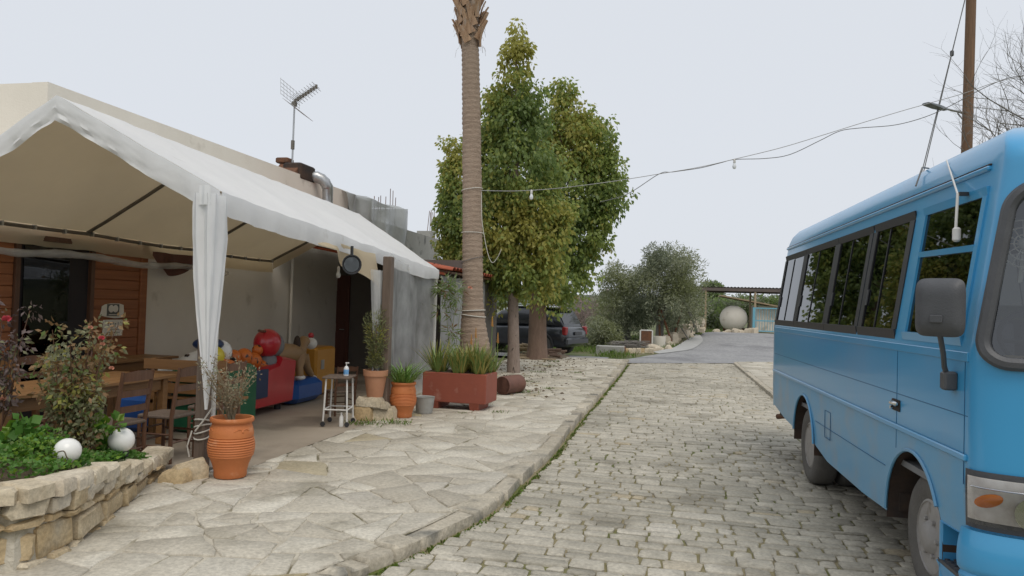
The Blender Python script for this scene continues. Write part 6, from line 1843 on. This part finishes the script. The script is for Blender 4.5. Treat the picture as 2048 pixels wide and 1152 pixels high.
for y in (-2.64, -3.68):
    m = MB(); m.box((-.0005, y, 1.2), (.003, .005, .68)); part(m, 'door_seam', 'seam_shade_blue', bus, world=False)
# windows
def wp_(y, z, off=0.0, side=0):
    x = xi(z) - off
    return Vector((2 * CX - x if side else x, y, z))
def wbar(m, y0, z0, y1, z1, wd, th, side, off=.006):
    a, b = wp_(y0, z0, off, side), wp_(y1, z1, off, side); d = (b - a).normalized(); nrm = Vector((-1 if not side else 1, 0, -.149)).normalized(); s_ = d.cross(nrm).normalized()
    m.box((a + b) / 2, (wd, (b - a).length, th), rot=Matrix((s_, d, nrm)).transposed())
for side in (0, 1):
    for k, (ya, yb_) in enumerate(WINS):
        w_ = MB()
        e = .045
        wbar(w_, ya + e, WZ0, yb_ - e, WZ0, .07, .010, side, .004); wbar(w_, ya + e, WZ1, yb_ - e, WZ1, .06, .010, side, .004)
        wbar(w_, ya + .005, WZ0 + .036, ya + .005, WZ1 - .031, .088, .009, side, .004); wbar(w_, yb_ - .005, WZ0 + .036, yb_ - .005, WZ1 - .031, .088, .009, side, .004)
        w_ = part(w_, 'window_frame', 'black_plastic', bus, world=False)
        ym = (ya + yb_) / 2 + .06
        m = MB(); m.poly([wp_(ya, WZ0, -.002, side), wp_(ym, WZ0, -.002, side), wp_(ym, WZ1, -.002, side), wp_(ya, WZ1, -.002, side)]); part(m, 'pane', 'bus_glass', w_, world=False)
        m = MB(); m.poly([wp_(ym, WZ0, -.005, side), wp_(yb_, WZ0, -.005, side), wp_(yb_, WZ1, -.005, side), wp_(ym, WZ1, -.005, side)]); part(m, 'pane', 'bus_glass', w_, world=False)
        m = MB(); wbar(m, ym, WZ0 + .04, ym, WZ1 - .04, .012, .006, side, -.001); part(m, 'sash_bar', 'black_plastic', w_, world=False)
        m = MB(); wbar(m, ya - .06, 1.80, ya - .06, 1.92, .02, .010, side, .006); part(m, 'latch', 'dark_grey_plastic', w_, world=False)
    w_ = MB(); y0, y1 = DOORW
    for (a, b, c, d, wd) in ((y0 + .02, WZ0, y1 - .02, WZ0, .05), (y0 + .02, WZ1, y1 - .02, WZ1, .05), (y0, WZ0 + .025, y0, WZ1 - .025, .05), (y1, WZ0 + .025, y1, WZ1 - .025, .05), (y0 - .02, 2.12, y1 + .02, 2.10, .035)): wbar(w_, a, b, c, d, wd, .016, side, .003)
    w_ = part(w_, 'door_window_frame', 'bus_blue', bus, world=False)
    m = MB(); m.poly([wp_(y0, WZ0, -.004, side), wp_(y1, WZ0, -.004, side), wp_(y1, WZ1, -.004, side), wp_(y0, WZ1, -.004, side)]); part(m, 'pane', 'bus_glass', w_, world=False)
s_ = bus_px(1855, 533, .07)
m = MB(); m.prism([(-.055, -.07), (.06, -.07), (.045, .07), (-.05, .07)], Vector((xi(s_.z) + .008, s_.y, s_.z)), (0, -1, 0), Vector((.149, 0, 1)).normalized(), (-1, 0, .149), 0, .002); part(m, 'sticker', 'paper', bus, world=False)
# windscreen glass and rubber
def scr(t, z, off, side): return front(t, z, off, side)
for_path = []
half = arcs(1.95, 60)[-1]
def screen_path():
    pts = []
    n = 10
    top_s = [half - (half - ST0 - SCR) * k / 12 for k in range(12)]
    for s in top_s: pts.append((s, SC1))
    for k in range(n + 1):
        a = math.pi / 2 + math.pi / 2 * k / n; pts.append((ST0 + SCR + SCR * math.cos(a), SC1 - SCR + SCR * math.sin(a)))
    for k in range(1, 10): pts.append((ST0, SC1 - SCR - (SC1 - SC0 - 2 * SCR) * k / 10))
    for k in range(n + 1):
        a = math.pi + math.pi / 2 * k / n; pts.append((ST0 + SCR + SCR * math.cos(a), SC0 + SCR + SCR * math.sin(a)))
    for s in top_s[::-1]: pts.append((s, SC0))
    return pts
sp_ = screen_path()
full = [front(t_at(z, s), z, .012, 0) for s, z in sp_] + [front(t_at(z, s), z, .012, 1) for s, z in sp_[::-1]]
m = MB(); m.tube(full + [full[0]], .034, 8, cap=False); wsf = part(m, 'windscreen_rubber', 'dark_grey_plastic', bus, True, world=False)
m = MB()
for side in (0, 1):
    m.grid(lambda u, v: front(t_at(SC0 + .0 + v * (SC1 - SC0), ST0 + u * (half + .04 - ST0)), SC0 + v * (SC1 - SC0), -.004, side), 24, 10)
part(m, 'windscreen', 'windscreen_glass', wsf, True, world=False)
# cab: dashboard, steering wheel, cloth, driver and passenger seats, fan
m = MB(); m.bbox((CX, -3.58, 1.36), (1.8, .4, .22), .08); part(m, 'dashboard', 'interior_grey', bus, world=False)
m = MB(); m.grid(lambda u, v: Vector((.25 + u * 1.5, -3.80 + .28 * v + .0, 1.48 + .06 * math.sin(u * 9) * (1 - v) + .05 * v)), 30, 4); part(m, 'dash_cloth', 'dash_cloth', bus, True, world=False)
m = MB(); c = Vector((.52, -3.32, 1.60)); aM = Matrix.Rotation(R(55), 3, 'X')
m.tube([c + aM @ Vector((.2 * math.cos(a), .2 * math.sin(a), 0)) for a in [2 * math.pi * k / 24 for k in range(25)]], .014, 6); m.tube([c + aM @ Vector((-.19, 0, 0)), c + aM @ Vector((.19, 0, 0))], .012, 6); m.tube([c, c + Vector((0, -.3, -.2))], .025, 8); part(m, 'steering_wheel', 'black_plastic', bus, True, world=False)
fc = bus_px(1975, 432, .45); 
fc = Vector((.30, -3.62, 2.12))
m = MB(); aM = Matrix.Rotation(R(80), 3, 'X')
for rr_ in (.05, .09, .13): m.tube([fc + aM @ Vector((rr_ * math.cos(a), rr_ * math.sin(a), 0)) for a in [2 * math.pi * k / 24 for k in range(25)]], .004, 4)
for k in range(12): m.tube([fc, fc + aM @ Vector((.13 * math.cos(k * .5236), .13 * math.sin(k * .5236), .0))], .003, 4)
m.sphere(fc, .035, 10, 6); m.tube([fc, fc + Vector((0, .05, -.2))], .012, 6); part(m, 'cab_fan', 'white_metal', bus, True, world=False)
seat = MB(); seat.bbox((0, 0, .98), (.42, .42, .12), .04); seat.bbox((0, .20, 1.36), (.42, .10, .72), .04, rot=Matrix.Rotation(R(-8), 3, 'X')); seat.box((0, .02, .85), (.3, .3, .16))
sme = seat.mesh('seat', 'seat_fabric', 40)
for k, y in enumerate((-3.0, -2.1, -1.35, -.6, .15, .9, 1.55)):
    for x in ((.42, 1.60) if k == 0 else (.33, .77, 1.30, 1.74)):
        o = link('seat', sme); o.parent = bus; o.location = (x, y, 0)
# wheels
def wheel(yc, x, side, dual):
    f_ = -1 if not side else 1
    aM = Vector((f_, 0, 0)).to_track_quat('Z', 'Y').to_matrix(); c = Vector((x, yc, .385)); r_ = .385
    w_ = MB()
    tp = [(.23, -.10), (.30, -.115), (.345, -.11), (.372, -.09), (.385, -.06), (.385, .06), (.372, .09), (.345, .108), (.30, .113), (.25, .105), (.222, .09)]
    w_.lathe(tp, c, 40, axis=aM)
    if dual: w_.lathe(tp, c - Vector((f_ * .26, 0, 0)), 40, axis=aM)
    w_ = part(w_, 'tyre', 'tyre', bus, 40, world=False)
    m = MB(); dsh = -.02 if dual else .05
    m.lathe([(.228, .092), (.212, .10), (.205, .08), (.195, dsh), (.14, dsh + .02), (.10, dsh + (.0 if dual else .045)), (.085, dsh + (.03 if dual else .07)), (.06, dsh + (.05 if dual else .085)), (.001, dsh + (.055 if dual else .09))], c, 32, axis=aM); rm_ = part(m, 'rim', 'steel_wheel', w_, 40, world=False)
    m = MB()
    for k in range(6):
        a = k * math.pi / 3 + .3; m.lathe([(.001, 0), (.032, .0), (.034, .003)], c + aM @ Vector((.162 * math.cos(a), .162 * math.sin(a), dsh + .018)), 10, axis=aM, sx=1, sy=.7)
    part(m, 'vent_hole_shade', 'soot', rm_, world=False)  # flat dark discs painted for the shade inside the rim holes
    m = MB()
    for k in range(6):
        a = k * math.pi / 3; m.lathe([(.014, 0), (.014, .03), (.001, .035)], c + aM @ Vector((.115 * math.cos(a), .115 * math.sin(a), dsh + (.005 if dual else .03))), 6, axis=aM)
    part(m, 'wheel_nut', 'steel_wheel', rm_, world=False)
for side in (0, 1):
    x = lambda v: 2 * CX - v if side else v
    wheel(RA - .02, x(.16), side, True); wheel(FA - .05, x(.19), side, False)
# step recess with tread ahead of the front wheel
m = MB(); m.poly([(.13, FA - .44, .62), (.13, YS + .02, .62), (.13, YS + .02, .33), (.13, FA - .40, .33)]); m.poly([(.0, FA - .445, .586), (.13, FA - .44, .62), (.13, YS, .62), (.0, YS, .601)]); part(m, 'step_recess', 'bus_blue', bus, world=False)
m = MB(); m.box((.075, (FA - .43 + YS) / 2, .37), (.15, .36, .02))
for i in range(6):
    for k in range(3): m.box((.03 + k * .045, FA - .47 - i * .05, .384), (.02, .03, .008), rz=.5)
part(m, 'step_tread', 'dark_grey_plastic', bus, world=False)
m = MB(); m.prism([(FA - .40, .36), (YS - .02, .36), (YS - .02, .24), (FA - .50, .30)], (.01, 0, 0), (0, 1, 0), (0, 0, 1), (-1, 0, 0), -.10, .01, inset=.006); part(m, 'step_skirt', 'bus_blue', bus, world=False)
m = MB(); m.bbox((.06, FA - .455, .43), (.12, .035, .34), .01); part(m, 'arch_strip', 'bus_blue', bus, world=False)
# bumper and headlights
m = MB()
for side in (0, 1):
    m.grid(lambda u, v: front(u, 0.655, .03 + .02 * math.sin(math.pi * min(1, v * 1.4)) + (-.012 if .50 < v < .56 else 0), side) + Vector((0, 0, -.40 * v)), 40, 22)
    m.grid(lambda u, v: front(u, .655, .03 - .05 * v, side) + Vector((0, 0, .002)), 40, 1)
part(m, 'bumper', 'bus_blue', bus, 35, world=False)
for side in (0, 1):
    hl = MB(); Z0, Z1, S1 = .665, .955, .50
    hl.grid(lambda u, v: front(t_at(.8, .01 + u * S1), Z0 + v * (Z1 - Z0), .012, side), 24, 6)
    hl = part(hl, 'headlight', 'dark_grey_plastic', bus, True, world=False)
    m = MB(); m.grid(lambda u, v: front(t_at(.8, .03 + u * (S1 - .05)), Z0 + .045 + v * (Z1 - Z0 - .075), .016, side), 24, 6); part(m, 'reflector', 'reflector', hl, True, world=False)
    m = MB(); m.grid(lambda u, v: front(t_at(.8, .05 + u * (S1 - .08)), Z0 + .205 + v * .008, .020 + .004 * math.sin(math.pi * v), side), 24, 4); part(m, 'lamp_divider', 'chrome', hl, True, world=False)
    m = MB(); m.grid(lambda u, v: front(t_at(.8, .125 + .06 * math.cos(u * 2 * math.pi) * v), Z0 + .15 + .038 * math.sin(u * 2 * math.pi + .5) * v, .019 + .016 * (1 - v * v), side), 18, 5); part(m, 'indicator', 'orange_lens', hl, True, world=False)
    m = MB(); m.lathe([(.001, .0), (.05, .004), (.075, .018), (.08, .022)], front(t_at(.8, .30), Z0 + .115, .017, side), 16, axis=Vector((-.2 if not side else .2, -1, 0)).to_track_quat('Z', 'Y').to_matrix()); part(m, 'lamp_bowl', 'chrome', hl, True, world=False)
    m = MB(); m.grid(lambda u, v: front(t_at(.8, .04 + u * (S1 - .06)), Z0 + .03 + v * (Z1 - Z0 - .06), .042 + .01 * math.sin(math.pi * v), side), 24, 6); part(m, 'lens', 'lens_glass', hl, True, world=False)
# handle, filler flap, exhaust, mirror, antenna
p_ = bus_px(1793, 810)
m = MB(); m.bbox((-.002, p_.y, p_.z), (.01, .15, .075), .004); hd = part(m, 'door_handle', 'soot', bus, world=False)
m = MB(); m.bbox((-.02, p_.y - .01, p_.z + .012), (.03, .12, .03), .01); m.lathe([(.001, -.0), (.012, 0), (.012, .012)], (-.012, p_.y + .05, p_.z - .02), 8, axis=Matrix.Rotation(-math.pi / 2, 3, 'Y')); part(m, 'grip', 'chrome', hd, True, world=False)
p_ = bus_px(1655, 850)
m = MB()
for (dy, dz, sy, sz) in ((0, .12, .2, .006), (0, -.12, .2, .006), (.1, 0, .006, .24), (-.1, 0, .006, .24)): m.box((-.0005, p_.y + dy, p_.z + dz), (.004, sy, sz))
part(m, 'filler_flap', 'seam_shade_blue', bus, world=False)
m = MB(); m.tube([(.25, 1.7, .42), (.2, 2.2, .40), (.13, 2.32, .37)], .035, 10); part(m, 'exhaust', 'rusty', bus, True, world=False)
br = bus_px(1910, 762)
mc = BMI @ (CAM + ray(1880, 615) * ((BM @ br - CAM).length / ray(1910, 762).length * .965))
mi_ = MB(); mi_.bbox((br.x - .03, br.y, br.z), (.07, .075, .10), .01); mi_ = part(mi_, 'mirror', 'dark_grey_plastic', bus, world=False)
m = MB(); e0_, e1_ = Vector((br.x - .04, br.y, br.z + .03)), mc + Vector((.0, 0, -.13)); m.tube([e0_, e0_.lerp(e1_, .12) + Vector((-.01, 0, .02)), e0_.lerp(e1_, .5), e0_.lerp(e1_, .85), e1_], .014, 8); part(m, 'arm', 'dark_grey_plastic', mi_, True, world=False)
fw_ = (BMI.to_3x3() @ (CAM - BM @ mc)); fw_.z = 0; fw_.normalize(); ang = math.atan2(fw_.y, fw_.x) + math.pi / 2 - R(14)
m = MB(); Mz = Matrix.Rotation(ang, 3, 'Z')
def mir(u, v):
    a, b = (u - .5) * 2, (v - .5) * 2
    sx = math.copysign(1 - (1 - abs(a)) ** 1.0, a); 
    k = (abs(a) ** 6 + abs(b) ** 6) ** (1 / 6); kk = max(abs(a), abs(b)); f = kk / k if k > 0 else 1
    return mc + Mz @ Vector((a * f * .118, -.05 * (1 - max(abs(a), abs(b)) ** 5), b * f * .152))
m.grid(mir, 18, 18); m.grid(lambda u, v: mc + Mz @ Vector(((Mz.transposed() @ (mir(1 - u, v) - mc)).x, .03 * (1 - max(abs(u * 2 - 1), abs(v * 2 - 1)) ** 6), (Mz.transposed() @ (mir(1 - u, v) - mc)).z)), 18, 18)
part(m, 'housing', 'dark_grey_plastic', mi_, 50, world=False)
m = MB(); m.bbox(mc + Mz @ Vector((-.005, -.054, -.06)), (.06, .012, .04), .005, rot=Mz); part(m, 'badge_recess', 'dark_grey_plastic', mi_, world=False)
A0 = bus_px(1927, 388, .09); A1 = bus_px(1925, 462, .07); A2 = bus_px(1900, 320, .22)
m = MB(); m.tube([A0 - Vector((.03, 0, 0)), A1 - Vector((.035, 0, 0))], .008, 8); m.lathe([(.012, -.04), (.022, -.03), (.022, .03), (.012, .04)], A1 - Vector((.03, 0, .02)), 10); m.tube([A0 - Vector((.03, 0, 0)), A2 - Vector((.02, 0, 0))], [.006, .004], 6); part(m, 'antenna', 'white_metal', bus, True, world=False)
m = MB(); m.box(A0, (.05, .03, .02)); part(m, 'antenna_clip', 'black_plastic', bus, world=False)
w0 = bus_px(1858, 315, .33)
m = MB(); m.tube([bus_px(1835, 372, .14) - Vector((.01, 0, 0)), bus_px(1848, 335, .21) - Vector((.01, 0, 0)), Vector((.36, bus_px(1858, 312, .36).y, 2.80))], .006, 5); part(m, 'roof_cord', 'wire', bus, True, world=False)
for side in (0, 1):
    x = lambda v: 2 * CX - v if side else v
    m = MB(); m.bbox((x(.18), 2.19, .85), (.16, .04, .3), .01); part(m, 'tail_light', 'red_lens', bus, world=False)

# ------------------------------------------------------------------ parked SUV
rw = G(1086, 711, 0.0); ca_ = R(19)
hv = Vector((-math.cos(ca_), math.sin(ca_), 0)); rv_ = Vector((math.sin(ca_), math.cos(ca_), 0))
cc = rw + hv * 1.40 + rv_ * .78
car = thing('parked_suv', 'black estate SUV parked behind the thick brown tree trunk', 'car', (cc.x, cc.y, 0), math.atan2(hv.y, hv.x))
# local: +x forward, +y left
def sect(x, hw_, z0, z1, n=14, top=.0):
    pts = []
    for k in range(n):
        a = 2 * math.pi * k / n - math.pi / 2; c_, s_ = math.cos(a), math.sin(a)
        e = .42; px_ = math.copysign(abs(c_) ** e, c_) * hw_; pz = (z0 + z1) / 2 + math.copysign(abs(s_) ** e, s_) * (z1 - z0) / 2
        if s_ > 0: px_ *= 1 - top * s_
        pts.append(Vector((x, px_, pz)))
    return pts
def loft(m, secs):
    ids = [[m.av(p) for p in s_] for s_ in secs]; n = len(ids[0])
    for i in range(len(ids) - 1):
        for k in range(n): m.face((ids[i][k], ids[i][(k + 1) % n], ids[i + 1][(k + 1) % n], ids[i + 1][k]))
    m.face(ids[0][::-1]); m.face(ids[-1])
m = MB(); loft(m, [sect(-2.32, .70, .48, .86, 20), sect(-2.26, .84, .36, .98, 20), sect(-2.05, .92, .30, 1.06, 20), sect(-1.3, .945, .28, 1.09, 20), sect(0, .945, .27, 1.06, 20), sect(.9, .94, .27, 1.02, 20), sect(1.1, .93, .28, 1.0, 20), sect(1.8, .90, .3, .94, 20), sect(2.15, .84, .34, .86, 20), sect(2.3, .66, .40, .76, 20)])
body = part(m, 'body', 'car_black', car, 50, world=False)
m = MB(); loft(m, [sect(-2.13, .72, .95, 1.10, 20), sect(-1.92, .80, .95, 1.42, 20, .10), sect(-1.62, .82, .95, 1.63, 20, .18), sect(-1.0, .84, .95, 1.69, 20, .22), sect(-.1, .84, .95, 1.70, 20, .22), sect(.35, .84, .95, 1.62, 20, .2), sect(.8, .82, .95, 1.30, 20, .1), sect(1.12, .76, .95, 1.03, 20)])
gh = part(m, 'greenhouse', 'car_glass_solid' if 'car_glass_solid' in MATS else 'car_black', car, 50, world=False)
m = MB(); m.grid(lambda u, v: Vector((-1.72 + u * 1.95, (v - .5) * 1.28, 1.705 + .02 * math.sin(math.pi * v) - .06 * (u - .45) ** 2)), 10, 6); part(m, 'roof', 'car_black', car, True, world=False)
m = MB(); m.bbox((-1.85, 0, 1.66), (.34, 1.26, .045), .02); part(m, 'spoiler', 'car_black', car, 40, world=False)
for s in (-1, 1):
    m = MB(); m.tube([(-1.6, s * .62, 1.72), (-1.5, s * .62, 1.755), (.0, s * .62, 1.765), (.15, s * .62, 1.73)], .018, 6); part(m, 'roof_rail', 'galvanised', car, True, world=False)
    m = MB(); m.bbox((-2.22, s * .77, .88), (.16, .20, .30), .03); part(m, 'tail_light', 'red_lens', car, 40, world=False)
    for yy in (-.38, .62):
        pass
    for (xa_, xb2, zt) in ((-1.75, -1.02, 1.52), (-.95, -.12, 1.58), (-.04, .55, 1.52)):
        m = MB(); a_ = .025 * (1 if xa_ == -1.75 else 0)
        yb2, yt2 = s * .858, s * .735
        m.poly([(xa_ - a_ * 4, yb2, 1.11), (xb2, yb2, 1.09), (xb2 - (.25 if xa_ == -.04 else 0), yt2, zt), (xa_ + (.15 if xa_ == -1.75 else 0), yt2, zt)]); part(m, 'side_window', 'car_pane', car, world=False)
    for xw in (-1.42, 1.42):
        aM = Vector((0, s, 0)).to_track_quat('Z', 'Y').to_matrix(); c = Vector((xw, s * .84, .36))
        w_ = MB(); w_.lathe([(.23, -.1), (.33, -.11), (.36, -.07), (.36, .07), (.33, .112), (.24, .10)], c, 28, axis=aM); w_ = part(w_, 'tyre', 'tyre', car, 40, world=False)
        m = MB(); m.lathe([(.24, .09), (.22, .10), (.215, .05), (.001, .05)], c, 24, axis=aM)
        for k in range(5):
            a = k * 1.2566; d = aM @ Vector((math.cos(a), math.sin(a), 0)); m.tube([c + aM @ Vector((0, 0, .085)), c + d * .215 + aM @ Vector((0, 0, .085))], .028, 5)
        part(m, 'rim', 'galvanised', w_, 40, world=False)
        m = MB(); A_ = [c + Vector((.43 * math.cos(a), 0, .43 * math.sin(a))) + Vector((0, s * .10, 0)) for a in [math.pi * k / 14 - .1 for k in range(16)]]; m.tube(A_, .03, 6); part(m, 'arch', 'black_plastic', car, True, world=False)
m = MB(); m.poly([(-2.12, -.66, 1.12), (-2.12, .66, 1.12), (-1.86, .58, 1.58), (-1.86, -.58, 1.58)]); part(m, 'rear_window', 'car_pane', car, world=False)
m = MB(); m.bbox((-2.28, 0, .52), (.18, 1.72, .26), .06); part(m, 'rear_bumper', 'car_black', car, 40, world=False)
m = MB(); m.bbox((-2.36, 0, .80), (.03, .55, .12), .01); part(m, 'number_plate_recess', 'dark_grey_plastic', car, world=False)
m = MB(); m.tube([(-2.03, -.1, 1.22), (-2.09, .3, 1.14)], .012, 5); part(m, 'wiper', 'black_plastic', car, world=False)
for s in (-1, 1):
    m = MB(); m.bbox((.72, s * .98, 1.08), (.12, .2, .14), .03); part(m, 'wing_mirror', 'car_black', car, 40, world=False)
    m = MB(); m.bbox((2.12, s * .62, .74), (.25, .36, .14), .04); part(m, 'headlight', 'reflector', car, 40, world=False)
